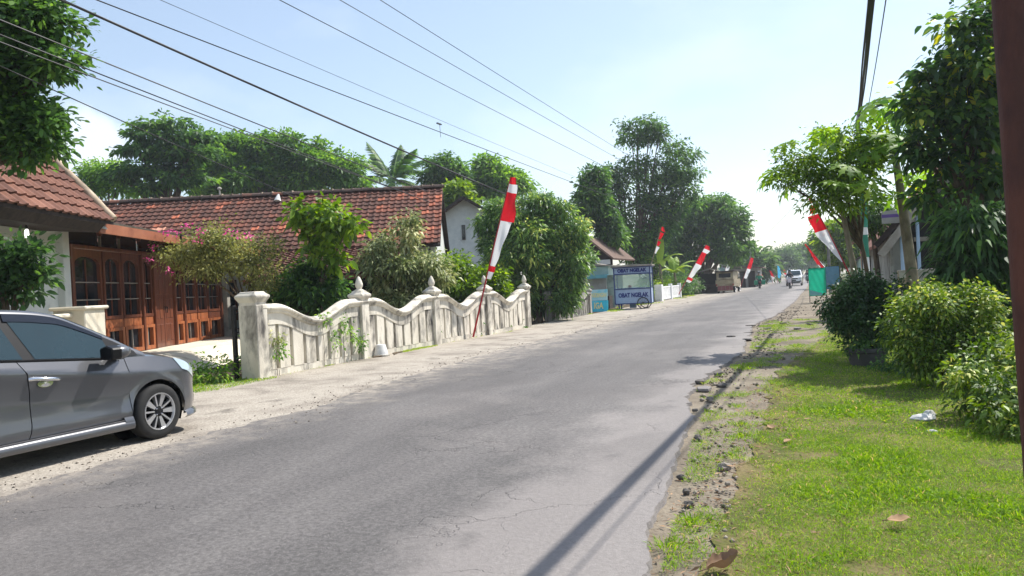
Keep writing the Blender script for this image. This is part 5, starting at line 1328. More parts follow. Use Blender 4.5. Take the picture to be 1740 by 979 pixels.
pot = empty('potted_bush', (0.63, 12.45, 0), R(8), 'dense dark green clipped bush in a grey concrete tub on the verge', 'bush')
hb = [(0.0, 0.05, 0.80, 0.47, 0.42), (-0.18, -0.05, 0.95, 0.33, 0.36), (0.22, 0.0, 0.95, 0.32, 0.38), (0.0, 0.1, 1.12, 0.36, 0.24), (-0.1, -0.2, 0.6, 0.36, 0.32), (0.3, 0.1, 0.6, 0.3, 0.36), (-0.3, 0.15, 0.7, 0.22, 0.4)]
me, _ = crown_mesh('foliage', 54, subdivide(hb, 6, 0.34, 54), 1900, 12, 0.05, 0.05, wf=0.55, hexa=True, inner=0.7, rough=0.25, zmin=0.2)
obj('foliage', me, M['leaf_hedge'], pot)
limbs_mesh(54, (0, 0.05), hb, 0.035, z0=0.2).build('stem', M['twig'], pot)
b = MB(); b.lathe([(0.20, -0.03), (0.235, 0.06), (0.265, 0.2), (0.285, 0.215), (0.285, 0.265), (0.25, 0.27), (0.24, 0.24), (0.0, 0.235)], 20, c=(-0.04, -0.38, 0)); b.build('tub', pmat('dark_tub', lin(70, 69, 68), lin(92, 90, 88), 4, 0.9, 0.3), pot, smooth=30)
me, _ = crown_mesh('rim_leaves', 57, [(-0.05, -0.42, 0.30, 0.28, 0.10)], 60, 12, 0.055, 0.05, wf=0.55); obj('rim_leaves', me, M['leaf_deep'], pot)
b2_ = [(1.34, 10.0, 0.62, 0.46, 0.52), (1.10, 9.8, 0.5, 0.32, 0.48), (1.6, 10.0, 0.6, 0.34, 0.46), (1.34, 9.9, 0.98, 0.38, 0.26), (1.0, 10.0, 0.85, 0.22, 0.26), (1.75, 10.1, 0.9, 0.22, 0.2)]
plant('bright_shrub', None, 'bright yellow-green rounded shrub right of the potted bush', 'bush', 'leaf_bush', 1500, 12, 0.055, 0.065, 0.03, 55, blobs=b2_, base=(1.35, 10.0), wf=0.55, hexa=True, inner=0.7, rough=0.35, tshift=0.1, sub=(5, 0.4), trunk_name='stem')
wd = [(1.45, 8.2, 0.42, 0.28, 0.36), (1.25, 7.7, 0.30, 0.26, 0.26), (1.62, 7.6, 0.42, 0.26, 0.36), (1.45, 7.1, 0.22, 0.26, 0.24), (1.75, 8.2, 0.5, 0.25, 0.35), (1.68, 7.0, 0.3, 0.22, 0.28)]
plant('weedy_shrub', None, 'low leafy weed bush with pale tips at the right edge below the rusty pole', 'bush', 'leaf_bush', 560, 9, 0.065, 0.06, 0.010, 56, blobs=wd, base=(1.5, 7.6), wf=0.42, hexa=True, inner=0.35, rough=0.55, tshift=0.1, sub=(5, 0.4), trunk_name='stem', barkm='twig')

M['leaf_papaya'] = leaf_mat('papaya_leaf', [(0, lin(74, 108, 46)), (0.5, lin(112, 150, 60)), (1, lin(164, 192, 88))], 0.5, 0.5)
# papaya tree: every leaf a part
def palmate(seed, Rr):
    """deeply lobed hand-shaped leaf, drooping at the lobe tips; stalk joins at the origin"""
    rg = random.Random(seed)
    b = MB()
    lobes = 9
    for k in range(lobes):
        a = R(-150 + 300 * k / (lobes - 1)) + rg.uniform(-0.06, 0.06)
        Lk = Rr * (0.62 + 0.38 * math.cos(a / 2.2)) * rg.uniform(0.9, 1.08)
        d = Vector((math.cos(a), math.sin(a), 0)); s = Vector((-math.sin(a), math.cos(a), 0))
        P = lambda u, w: d * Lk * u + s * w * Lk + Vector((0, 0, 0.06 * Rr * math.sin(u * 2.2) - 0.42 * Rr * u * u + 0.25 * abs(w) * Rr))
        outl = [(0.0, 0.0), (0.25, 0.075), (0.42, 0.09), (0.52, 0.22), (0.58, 0.085), (0.70, 0.17), (0.78, 0.06), (1.0, 0.0)]
        t = min(1, max(0, 0.5 + rg.gauss(0, 0.16)))
        mid = [P(u, 0) for u, w in outl]; le = [P(u + (0.05 if w > 0.15 else 0), w) for u, w in outl]; ri = [P(u + (0.05 if w > 0.15 else 0), -w) for u, w in outl]
        n = len(outl)
        b.add(mid + le + ri, [(i, i + 1, n + i + 1, n + i) for i in range(n - 1)] + [(i + 1, i, 2 * n + i, 2 * n + i + 1) for i in range(n - 1)], t)
    return b.mesh('leaf')
def papaya(loc, label, H, n, seed, lean, spread=1.0, Rr=0.42, r0=0.12):
    rg = random.Random(seed)
    root = empty('papaya_tree', loc, 0, label, 'tree', 'papaya trees by the right-hand house')
    top = Vector((lean[0], lean[1], H))
    q = MB(); q.tube([(0, 0, -0.1), (lean[0] * 0.15, lean[1] * 0.2, H * 0.35), (lean[0] * 0.6, lean[1] * 0.6, H * 0.72), top], [r0, r0 * 0.83, r0 * 0.62, r0 * 0.42], 10); q.build('trunk', M['bark_pale'], root, smooth=60)
    vs = [palmate(seed * 10 + i, Rr) for i in range(4)]
    for v in vs: v.materials.append(M['leaf_papaya'])
    for k in range(n):
        az = k * 2.4 + rg.uniform(-0.3, 0.3); el = R(rg.uniform(-25, 62)); L_ = rg.uniform(0.55, 1.05) * spread
        s0_ = top - Vector((0, 0, rg.uniform(0, 0.35)))
        e = s0_ + Vector((math.cos(az) * math.cos(el), math.sin(az) * math.cos(el), math.sin(el))) * L_
        mid = s0_.lerp(e, 0.5) + Vector((0, 0, 0.12 * L_))
        st = MB(); st.tube([s0_, mid, e], [0.014, 0.011, 0.008], 5, t=0.8)
        lf = obj('leaf', vs[k % 4], None, root, e, (R(rg.uniform(-25, 25)), R(rg.uniform(5, 45)), az))
        st.build('leaf_stalk', M['leaf_bright'], root, smooth=60)
    return root
papaya((1.66, 15.2, 0), 'tall papaya tree with hand-shaped leaves in front of the right-hand house', 3.75, 25, 5, (-0.22, 0.1), 1.3, 0.50)
papaya((0.75, 14.9, 0), 'smaller papaya tree reaching out over the road above the potted bush', 3.25, 20, 6, (-0.35, -0.1), 1.15, 0.40, 0.07)
sb = [(-0.05, 14.6, 3.35, 0.42, 0.30), (0.35, 14.7, 3.1, 0.42, 0.34), (0.6, 14.6, 2.75, 0.4, 0.3), (0.15, 14.7, 2.7, 0.3, 0.22), (-0.3, 14.5, 3.5, 0.22, 0.16), (0.85, 14.8, 3.4, 0.4, 0.34), (-0.45, 14.4, 3.1, 0.24, 0.16), (1.2, 15.0, 3.7, 0.4, 0.3), (0.45, 14.8, 3.75, 0.4, 0.26)]
plant('feathery_tree', None, 'small tree with fine leaves leaning over the road behind the potted bush', 'tree', 'leaf_bright', 400, 13, 0.10, 0.11, 0.05, 59, blobs=sb, base=(1.05, 15.4), wf=0.4, inner=0.25, rough=0.45, lfork=0.35)

# banana clump by the cart
def banana_leaf(L, w, seed, arch):
    L, w = L * 1.25, w * 1.3
    rg = random.Random(seed); b = MB(); rows = []
    n = 12
    for k in range(n + 1):
        u = k / n
        c = Vector((L * (u - 0.18 * arch * u * u), 0, L * (0.55 * u - 0.62 * arch * u * u)))
        ww = w * math.sin(PI * min(1, 0.12 + 0.88 * u)) ** 0.7
        rows.append([c + Vector((0, -ww, -0.15 * ww + rg.uniform(-0.04, 0.02))), c + Vector((0, 0, 0.03)), c + Vector((0, ww, -0.15 * ww + rg.uniform(-0.04, 0.02)))])
    b.grid(rows, t=rg.uniform(0.4, 0.95))
    b.tube([r[1] - Vector((0, 0, 0.02)) for r in rows], [0.03 * (1 - 0.8 * k / n) for k in range(n + 1)], 5, t=1.0)
    return b.mesh('leaf')
def banana(loc, label, H, leaves, seed):
    root = empty('banana_plant', loc, 0, label, 'plant', 'banana plants by the snack cart')
    q = MB(); q.tube([(0, 0, -0.1), (0.04, 0, H * 0.5), (0, 0, H)], [0.16, 0.13, 0.09], 9); q.build('trunk', M['bark_pale'], root, smooth=60)
    for k, (az, el, L_, ar) in enumerate(leaves):
        me = banana_leaf(L_, 0.26, seed + k, ar); me.materials.append(M['leaf_bright'])
        obj('leaf', me, None, root, (0, 0, H - 0.05), (0, R(-el), R(az)))
banana((-11.0, 57.0, 0), 'banana plant with one upright leaf right behind the blue snack cart', 2.7, [(80, 56, 2.2, 0.15), (10, 20, 1.8, 0.9), (-40, 10, 1.6, 1.1), (150, 15, 1.6, 1.0), (200, 25, 1.5, 1.0), (290, 5, 1.6, 1.2)], 100)
banana((-10.35, 59.5, 0), 'banana plant with arching drooping leaves above the white slatted fence', 2.0, [(20, 25, 1.9, 0.9), (-30, 15, 1.8, 1.0), (90, 40, 1.6, 0.7), (170, 25, 1.9, 0.9), (230, 10, 1.6, 1.1), (310, 10, 1.5, 1.2), (130, 50, 1.5, 0.6)], 120)
plant('garden_shrub', None, 'low bright shrub at the foot of the banana plants', 'shrub', 'leaf_bright', 260, 12, 0.16, 0.16, 0.03, 61, blobs=[(-11.2, 56.0, 0.9, 0.9, 0.9), (-10.7, 58.6, 0.9, 0.8, 0.8), (-11.3, 53.0, 0.9, 0.9, 0.8), (-11.0, 49.0, 0.8, 0.7, 0.8)], base=(-10.9, 56.5), trunk_name='stem')
plant('roadside_bush', None, 'dark bush in the shade of the round tree behind the tilted flag', 'shrub', 'leaf_deep', 420, 12, 0.24, 0.2, 0.04, 62, blobs=[(-10.6, 61.5, 0.9, 1.1, 0.9), (-10.9, 64.0, 1.2, 1.3, 1.1), (-10.2, 66.5, 0.7, 0.9, 0.7)], base=(-10.6, 64), trunk_name='stem')

# dim undergrowth added behind the fence to darken its slits
ug = [(-10.15, y + 0.0, 0.3, 0.4, 0.34) for y in (11.6, 12.4, 13.2, 14.0, 14.9, 15.8, 16.7, 17.6, 18.5, 19.4, 20.3, 21.2, 22.1, 23.0, 23.9)]
me, _ = crown_mesh('filler_undergrowth', 99, ug, 620, 12, 0.13, 0.12, wf=0.5, zmin=0.02)
tag(obj('filler_undergrowth', me, M['leaf_deep']), kind='stuff')
# ------------------------------------------------------------------ other houses
h3 = gable_house('gabled_house', (-17.3, 36.0, 0), R(20), 4.6, 7, 4.9, 6.35, 'white gabled house with two slit windows behind the tiled house', M['white_wall'], M['roof_brown'], [(-0.1, 4.55, 0.18, 0.8), (0.75, 4.55, 0.18, 0.8)], 0.55)
oh = empty('old_house', (-12.9, 46.5, 0), 0, 'old house with a sagging brown roof behind the snack cart', 'house')
b = MB(); b.box((-0.6, 1.5, 1.2), (4.6, 4.6, 2.4)); b.build('wall', M['cream'], oh)
b = MB(); b.prism([(-2.4, 4.7), (-0.4, 4.45), (1.35, 2.95), (1.3, 2.85), (-0.4, 4.3), (-2.4, 4.55)], 6.0, c=(0, -1.4, 0)); b.build('roof', M['roof_brown'], oh, fix=True)
b = MB(); b.prism([(-2.2, 2.4), (-0.4, 4.3), (1.1, 2.95), (1.1, 2.4)], 0.1, c=(0, -0.8, 0)); b.build('gable_boards', M['dark_wood'], oh, fix=True)
b = MB(); b.prism([(-1.0, 3.0), (1.9, 2.35), (1.9, 2.27), (-1.0, 2.9)], 1.6, c=(0, -2.9, 0)); b.build('lean_to_roof', M['roof_sheet'], oh, fix=True)
b = MB(); b.box((0.1, -0.95, 2.75), (1.8, 0.05, 0.3)); b.build('pale_board', M['white_paint'], oh)
b = MB(); b.box((1.55, -2.4, 1.15), (0.1, 0.1, 2.3)); b.build('roof_post', M['dark_wood'], oh)

kiosk = empty('kiosk', (-11.3, 40.3, 0), 0, 'small pale teal roadside kiosk with an open hatch left of the snack cart', 'kiosk')
M['teal_pale'] = pmat('pale_teal_paint', lin(150, 178, 172), lin(176, 198, 190), 3, 0.8, 0.15, stain=lin(120, 136, 132))
M['teal'] = pmat('teal_paint', lin(92, 158, 168), lin(118, 178, 184), 3, 0.7, 0.1, stain=lin(80, 120, 128))
M['grey_board'] = pmat('grey_board', lin(146, 144, 138), lin(166, 164, 158), 3, 0.8, 0.1)
b = MB(); b.box((0, 0.6, 2.12), (1.3, 1.3, 0.5)); b.box((0, 1.2, 1.1), (1.3, 0.05, 2.2)); b.build('cabin', M['teal_pale'], kiosk)
b = MB(); b.prism([(-0.66, 1.9), (-0.66, 1.86), (0.66, 1.86), (0.66, 1.9)], 0.5, c=(0, -0.5, 0)); b.build('awning', M['teal'], kiosk, fix=True)
b = MB(); b.box((0, -0.5, 1.8), (1.36, 0.03, 0.2)); b.build('awning_flap', M['teal'], kiosk)
b = MB(); b.box((-0.06, 0.0, 1.25), (1.1, 0.05, 1.15)); b.build('hatch', M['grey_board'], kiosk)
b = MB(); b.box((0, 0.3, 0.35), (1.25, 0.7, 0.7)); b.build('counter', M['dark_wood'], kiosk)
b = MB(); b.prism([(-0.9, 2.5), (-0.9, 2.45), (0.95, 2.36), (0.95, 2.41)], 1.9, c=(0, -0.3, 0)); b.build('roof', M['roof_sheet'], kiosk, fix=True)

# lettering: text outlines turned into thin solid meshes
def text_obj(txt, size, parent, loc, m, rot=(R(90), 0, 0), width=None, bold=0.0, name='lettering'):
    cu = bpy.data.curves.new('text', 'FONT')
    cu.body = txt; cu.size = size; cu.extrude = 0.004; cu.align_x = 'CENTER'; cu.align_y = 'CENTER'; cu.offset = bold; cu.resolution_u = 3
    tmp = bpy.data.objects.new('text', cu); COL.objects.link(tmp)
    bpy.context.view_layer.update()
    me = bpy.data.meshes.new_from_object(tmp.evaluated_get(bpy.context.evaluated_depsgraph_get()))
    bpy.data.objects.remove(tmp); bpy.data.curves.remove(cu)
    me.materials.clear(); me.name = name
    o = obj(name, me, m, parent, loc, rot)
    if width:
        xs = [v.co.x for v in me.vertices]; k = width / (max(xs) - min(xs))
        for v in me.vertices: v.co.x *= k
    return o

# ------------------------------------------------------------------ snack cart
M['cart_blue'] = pmat('pale_blue_panel', lin(156, 174, 202), lin(174, 190, 214), 3, 0.5, 0.05, stain=lin(140, 160, 190), stain_lo=0.6, stain_hi=0.85)
M['cart_frame'] = pmat('dark_blue_frame', lin(36, 54, 110), lin(50, 70, 128), 4, 0.5, 0.05)
M['cart_ink'] = pmat('dark_blue_ink', lin(22, 38, 112), lin(28, 46, 124), 4, 0.6, 0)
m_, b_, L_ = base_mat('cart_glass'); gt = N(m_, 'ShaderNodeBsdfTransparent'); gt.inputs[0].default_value = (0.86, 0.92, 0.9, 1)
mxs = N(m_, 'ShaderNodeMixShader'); mxs.inputs[0].default_value = 0.22; b_.inputs['Roughness'].default_value = 0.03; b_.inputs['Base Color'].default_value = (0.6, 0.68, 0.66, 1)
L_(gt.outputs[0], mxs.inputs[1]); L_(b_.outputs[0], mxs.inputs[2]); L_(mxs.outputs[0], m_.node_tree.nodes['Material Output'].inputs['Surface']); M['clear_glass'] = m_
cart = empty('snack_cart', (-8.76, 37.75, 0), R(4), 'blue and white wheeled snack cart lettered OBAT NGELAK with a glass case', 'food cart')
CW, CD = 1.86, 0.85
b = MB(); b.box((0, CD / 2, 0.68), (CW, CD, 0.76)); b.build('cabinet', M['cart_blue'], cart, bevel=0.01)
for x in (-CW / 2, CW / 2):
    for y in (0.0, CD):
        b = MB(); b.box((x, y, 1.28), (0.06, 0.06, 2.0)); b.build('corner_post', M['cart_frame'], cart)
for z in (0.29, 1.06, 1.83):
    for y in (-0.012, CD + 0.012):
        b = MB(); b.box((0, y, z), (CW, 0.05, 0.055)); b.build('rail', M['cart_frame'], cart)
b = MB(); b.box((0, CD / 2, 2.0), (CW - 0.02, CD - 0.02, 0.30)); b.build('header', M['cart_blue'], cart, bevel=0.01)
b = MB(); b.box((0, CD / 2, 2.17), (CW + 0.16, CD + 0.2, 0.05)); b.build('roof_frame', M['cart_frame'], cart)
b = MB(); b.prism([(-CW / 2 - 0.14, 2.2), (CW / 2 + 0.14, 2.2), (CW / 2 + 0.14, 2.27), (0, 2.31), (-CW / 2 - 0.14, 2.27)], CD + 0.3, c=(0, -0.15, 0)); b.build('roof', M['roof_sheet'], cart, fix=True, bevel=0.01)
for y in (0.0, CD):
    b = MB(); b.box((0, y, 1.445), (CW - 0.06, 0.008, 0.71)); b.build('glass_pane', M['clear_glass'], cart)
for x in (-CW / 2, CW / 2):
    b = MB(); b.box((x, CD / 2, 1.445), (0.008, CD - 0.06, 0.71)); b.build('glass_pane', M['clear_glass'], cart)
b = MB(); b.box((0.0, CD * 0.6, 1.09), (1.2, 0.3, 0.06)); b.build('tray', M['white_paint'], cart)
b = MB(); b.tube([(-0.2, CD * 0.5, 1.12), (-0.2, CD * 0.5, 1.24)], 0.09, 10); b.build('red_tub', M['bamboo_red'], cart)
text_obj('OBAT NGELAK', 0.24, cart, (0.0, -0.006, 2.0), M['cart_ink'], width=1.52, bold=0.016)
text_obj('OBAT NGELAK', 0.30, cart, (0.02, -0.004, 0.72), M['cart_ink'], width=1.56, bold=0.016)
for y in (-0.1, CD + 0.1):
    wh = empty('wheel', (0.52, y, 0.30)); wh.parent = cart
    Mx = Matrix(((1, 0, 0), (0, 0, -1), (0, 1, 0))).to_3x3()
    b = MB(); b.tube([Vector((0.28 * math.cos(a), 0, 0.28 * math.sin(a))) for a in [2 * PI * k / 28 for k in range(29)]], 0.026, 7, caps=False); b.build('tyre', M['rubber'], wh, smooth=60)
    b = MB()
    b.tube([(0, -0.05, 0), (0, 0.05, 0)], 0.04, 8)
    for k in range(12):
        a = 2 * PI * k / 12; b.tube([(0.02 * math.cos(a), 0.03 * (-1) ** k, 0.02 * math.sin(a)), (0.265 * math.cos(a), 0, 0.265 * math.sin(a))], 0.005, 4)
    tag(b.build('spokes', M['metal_dark'], wh), kind='stuff')
b = MB(); b.tube([(0.52, -0.12, 0.3), (0.52, CD + 0.12, 0.3)], 0.02, 8); b.build('axle', M['metal_dark'], cart)
for y in (0.06, CD - 0.06):
    b = MB(); b.box((-0.75, y, 0.15), (0.07, 0.07, 0.32)); b.build('leg', M['cart_frame'], cart)
b = MB(); b.box((-0.30, 0.5, 0.17), (0.3, 0.3, 0.26)); tag(b.build('plastic_box', pmat('steel_blue', lin(96, 116, 140), lin(110, 130, 152), 3, 0.6, 0), empty('storage_box', (-8.85, 38.1, 0.03), 0, 'steel blue storage box on the ground under the snack cart', 'box'), loc=(0.3, -0.5, -0.02)))

board = empty('painted_board', (-10.15, 36.0, 0), R(-4), 'cyan and white hand-painted sign board with pale yellow lettering', 'sign')
M['cyan'] = pmat('cyan_board', lin(40, 186, 216), lin(70, 204, 228), 2.5, 0.6, 0.05, stain=lin(120, 212, 228), stain_lo=0.5, stain_hi=0.7)
M['cyan_pale'] = pmat('pale_cyan_board', lin(168, 218, 226), lin(196, 230, 232), 4, 0.6, 0.05, stain=lin(110, 206, 224), stain_lo=0.52, stain_hi=0.72)
M['yellow_ink'] = pmat('faded_yellow_ink', lin(236, 226, 150), lin(240, 234, 184), 5, 0.7, 0)
tl = Matrix.Rotation(R(-9), 3, 'X')
b = MB(); b.box((0, 0, 0.28), (1.06, 0.03, 0.56), M=tl); b.build('lower_panel', M['cyan'], board)
b = MB(); b.box((-0.02, 0.088, 0.84), (1.02, 0.03, 0.55), M=tl); b.build('upper_panel', M['cyan_pale'], board)
text_obj('ANGKRINGAN', 0.3, board, (0, 0.066, 0.82), M['yellow_ink'], (R(81), 0, 0), width=0.9, bold=0.012)
text_obj('IGA', 0.42, board, (0.03, -0.026, 0.29), M['yellow_ink'], (R(81), 0, 0), width=0.5, bold=0.016)
for x in (-0.4, 0.4):
    b = MB(); b.bar((x, 0.12, 0.95), (x, 0.5, 0.0), 0.04, 0.04); b.build('prop_leg', M['dark_wood'], board)

# ------------------------------------------------------------------ flags on leaning poles
def banner_flag(base, top, label, spans, side, pole_r=(0.03, 0.012), polem='bamboo_red', emblem=None, seed=0, wave=0.05, group='red and white flags on leaning poles', droop=0.0, name='leaning_flag'):
    """spans: (u0, u1, width0, width1, material) along the pole, cloth hung to one side"""
    rg = random.Random(seed)
    base, top = Vector(base), Vector(top)
    root = empty(name, base, 0, label, 'flag', group)
    d = top - base
    bend = Vector((0, 0, 1)).cross(d).normalized()
    P = lambda u: d * u + Vector((0, 0, 0.10 * d.length * 0.12 * math.sin(PI * u)))
    b = MB(); b.tube([P(k / 8) for k in range(9)], [pole_r[0] + (pole_r[1] - pole_r[0]) * k / 8 for k in range(9)], 7); b.build('pole', M[polem], root, smooth=60)
    side = Vector(side).normalized()
    for u0, u1, w0, w1, mt in spans:
        n = max(3, int((u1 - u0) * d.length / 0.07)); rows = []
        for k in range(n + 1):
            u = u0 + (u1 - u0) * k / n; w = w0 + (w1 - w0) * k / n
            row = []
            for j in range(7):
                v = j / 6
                off = wave * v * math.sin(u * 26 + v * 3.5 + seed) + 0.4 * wave * math.sin(v * 9 + u * 11)
                row.append(P(u) + side * (w * v * (1 + 0.05 * math.sin(u * 41 + seed))) + bend * off + Vector((0, 0, -droop * v * w)))
            rows.append(row)
        b = MB(); b.grid(rows); b.build('cloth', M[mt], root, smooth=70)
    if emblem:
        u, v, r = emblem
        c = P(u) + side * v + bend * -0.03
        Mx = Matrix((side, d.normalized(), bend)).transposed()
        q = MB()
        for k in range(9):
            a = 2 * PI * k / 9; rr = r * (1.0 if k % 2 else 0.6)
            q.add([c + Mx @ Vector((0, 0, 0)), c + Mx @ Vector((rr * math.cos(a - 0.3), rr * math.sin(a - 0.3), 0)), c + Mx @ Vector((rr * math.cos(a + 0.3), rr * math.sin(a + 0.3), 0))], [(0, 1, 2)])
        q.build('emblem', pmat('orange_print', lin(232, 140, 110), lin(238, 160, 130), 4, 0.8, 0), root)
    return root
cr = (0.925, 0.38, 0.0)      # across the line of sight
banner_flag((-9.30, 19.5, 0.05), (-8.22, 20.4, 4.72), 'big red and white flag on a red pole leaning against the white fence', [(0.955, 1.0, 0.20, 0.16, 'red_cloth'), (0.90, 0.955, 0.30, 0.24, 'white_cloth'), (0.715, 0.90, 0.42, 0.30, 'red_cloth'), (0.43, 0.715, 0.17, 0.36, 'white_cloth'), (0.395, 0.43, 0.22, 0.20, 'red_cloth'), (0.35, 0.395, 0.15, 0.2, 'white_cloth')], (0.96, 0.2, -0.25), seed=1)
banner_flag((-9.0, 40.4, 0.02), (-7.62, 40.6, 4.35), 'thin bare pole with a torn red flag rising behind the snack cart', [(0.95, 1.0, 0.28, 0.12, 'red_cloth'), (0.84, 0.93, 0.12, 0.22, 'red_cloth'), (0.76, 0.82, 0.14, 0.2, 'red_cloth'), (0.66, 0.75, 0.1, 0.2, 'white_cloth')], (0.9, 0.2, -0.5), (0.03, 0.012), 'bamboo', seed=2, wave=0.05)
banner_flag((-9.75, 57.2, 0.2), (-7.5, 57.3, 3.9), 'red and white flag leaning steeply over the white slatted fence', [(0.93, 1.0, 0.5, 0.3, 'red_cloth'), (0.86, 0.93, 0.4, 0.5, 'white_cloth'), (0.63, 0.86, 0.46, 0.36, 'red_cloth'), (0.36, 0.63, 0.30, 0.50, 'white_cloth'), (0.31, 0.36, 0.4, 0.42, 'red_cloth'), (0.27, 0.31, 0.3, 0.4, 'white_cloth')], (0.85, 0.2, -0.45), seed=3)
banner_flag((-8.0, 88, 0.0), (-6.6, 88, 3.55), 'red over white flag leaning in front of the far grey shop', [(0.62, 0.97, 0.44, 0.34, 'red_cloth'), (0.32, 0.62, 0.34, 0.44, 'white_cloth')], (0.9, 0.2, -0.3), seed=4)
banner_flag((-9.6, 84, 0.2), (-8.75, 84, 3.4), 'faded white and red flag standing just right of the old pickup', [(0.45, 1.0, 0.35, 0.4, 'white_cloth'), (0.3, 0.45, 0.5, 0.4, 'red_cloth')], (0.9, 0.2, -0.2), seed=5)
banner_flag((1.45, 24, 0.0), (-0.05, 24, 3.72), 'red and white flag with an orange emblem leaning over the road from the right', [(0.94, 1.0, 0.10, 0.02, 'red_cloth'), (0.86, 0.92, 0.25, 0.12, 'red_cloth'), (0.71, 0.845, 0.36, 0.32, 'red_cloth'), (0.44, 0.71, 0.05, 0.37, 'white_cloth')], (-0.93, -0.2, -0.25), emblem=(0.685, 0.17, 0.075), seed=6)
banner_flag((0.95, 45, 0.9), (-0.42, 45, 3.05), 'rolled dark red and white flag leaning out over the green banner', [(0.3, 1.0, 0.16, 0.06, 'red_cloth'), (0.2, 0.5, -0.10, -0.03, 'white_cloth')], (-0.9, 0, -0.4), seed=7)
banner_flag((1.1, 60, 0.9), (-0.1, 60, 2.9), 'small red flag on a pole behind the rolled flag on the right', [(0.55, 0.95, 0.25, 0.18, 'red_cloth'), (0.35, 0.55, 0.15, 0.25, 'white_cloth')], (-0.9, 0, -0.4), seed=8)
for k, (x, y, h, c1, lab) in enumerate([(-6.9, 106, 2.55, 'red_cloth', 'pinkish flag on a low pole behind the green-jacketed rider'), (-5.65, 112, 2.0, 'red_cloth', 'small red and white flag left of the cyan flag'), (-4.8, 108, 2.6, 'cyan_cloth', 'cyan feather flag at the far left roadside'), (-6.1, 125, 2.2, 'red_cloth', 'tiny red flag between the pinkish flag and the cyan flag'), (-4.4, 128, 2.2, 'red_cloth', 'tiny red and white flag right of the cyan flag')]):
    banner_flag((x, y, 0.2), (x - 0.35 if k != 2 else x + 0.05, y, h), lab, [(0.55, 1.0, 0.55, 0.3, c1), (0.3, 0.55, 0.3, 0.55, c1 if k == 2 else 'white_cloth')], (0.9, 0.1, -0.5), seed=20 + k, group='small flags far along the left roadside')

# ------------------------------------------------------------------ banners on stands
def stand_banner(loc, rz, w, z0, z1, m, label, patchm=None):
    root = empty('banner_stand', loc, rz, label, 'banner')
    for x in (-w / 2, w / 2):
        for y in (0, 0.16):
            q = MB(); q.bar((x, y * 1.0, 0), (x, 0.02, z1), 0.025, 0.025); q.build('leg', M['metal_dark'], root)
    for z in (z0, z1):
        q = MB(); q.bar((-w / 2, 0.0, z), (w / 2, 0.0, z), 0.03, 0.03); q.build('rail', M['metal_dark'], root)
    q = MB(); q.grid([[(-w / 2 + w * i / 14, -0.025 + 0.012 * math.sin(i * 1.3 + j * 0.9), z0 + (z1 - z0) * j / 14) for j in range(15)] for i in range(15)]); q.build('cloth', m, root, smooth=70)
    if patchm:
        q = MB(); q.grid([[(-w / 2 + 0.02 + w * 0.72 * i / 6, -0.042 + 0.008 * math.sin(i + j), z0 + 0.02 + (0.26 - 0.03 * i * (j / 4)) * j / 4) for j in range(5)] for i in range(7)]); q.build('faded_corner', patchm, root, smooth=70)
    return root
M['banner_green'] = cloth_mat('green_banner', lin(18, 158, 122), lin(32, 178, 142))
M['banner_fade'] = pmat('faded_banner', lin(104, 176, 176), lin(134, 192, 194), 6, 0.6, 0.05)
M['banner_blue'] = pmat('blue_banner', lin(62, 112, 140), lin(84, 134, 160), 2, 0.6, 0.05, stain=lin(120, 156, 172), stain_lo=0.56, stain_hi=0.75)
stand_banner((0.08, 37.0, 0), R(2), 0.72, 0.33, 1.60, M['banner_green'], 'green cloth banner on a low metal stand at the right roadside', M['banner_fade'])
stand_banner((0.80, 40.2, 0), R(4), 0.62, 0.55, 1.66, M['banner_blue'], 'blue cloth banner on a stand just behind the green one')

# ------------------------------------------------------------------ poles and cables
def simple_pole(name, loc, h, r0, r1, m, label, lean=(0, 0), arms=()):
    root = empty(name, loc, 0, label, 'pole')
    q = MB(); q.tube([(0, 0, -0.1), (lean[0] * 0.5, lean[1] * 0.5, h * 0.5), (lean[0], lean[1], h)], [r0, (r0 + r1) / 2, r1], 12); q.build('shaft', m, root, smooth=60)
    for z, w in arms:
        q = MB(); q.box((lean[0], lean[1], z), (w, 0.1, 0.1)); a = q.build('cross_arm', M['grey_pole'], root)
        for x in (-w / 2 + 0.1, 0.0, w / 2 - 0.1):
            q = MB(); q.lathe([(0.04, 0), (0.06, 0.04), (0.03, 0.08), (0.05, 0.12), (0.0, 0.18)], 8, c=(lean[0] + x, lean[1], z + 0.05)); q.build('insulator', M['conc'], a)
    return root
simple_pole('rusty_pole', (0.652, 2.80, 0), 4.6, 0.056, 0.054, M['rust'], 'rusty brown iron pole close by at the right edge of the photo', (-0.066, 0))
gpole = simple_pole('green_white_pole', (1.29, 22.0, 0), 5.45, 0.075, 0.06, M['grey_pole'], 'pole painted in green and white bands behind the leaning emblem flag', (-0.03, 0))
M['pole_green'] = pmat('green_pole_paint', lin(20, 120, 96), lin(34, 138, 110), 4, 0.5, 0.05)
for z0, z1, mt in ((0.0, 1.15, 'pole_green'), (1.15, 1.75, 'white_paint'), (1.75, 2.35, 'pole_green'), (2.35, 2.55, 'white_paint'), (2.55, 4.3, 'pole_green')):
    q = MB(); q.tube([(0, 0, z0), (-0.008, 0, z1)], [0.079, 0.077], 12); q.build('painted_band', M[mt], gpole, smooth=60)
simple_pole('grey_pole', (0.83, 50, 0), 3.8, 0.09, 0.08, M['grey_pole'], 'plain grey concrete post on the right beyond the green banner')
simple_pole('utility_pole', (-8.4, 110, 0), 7.8, 0.16, 0.12, M['grey_pole'], 'far utility pole with cross arms on the left beyond the round tree', (-0.05, 0), ((7.2, 1.8), (5.9, 0.9)))
simple_pole('thin_pole', (-8.43, 130, 0), 5.2, 0.14, 0.12, M['grey_pole'], 'thin dark far pole just right of the cross-armed utility pole')
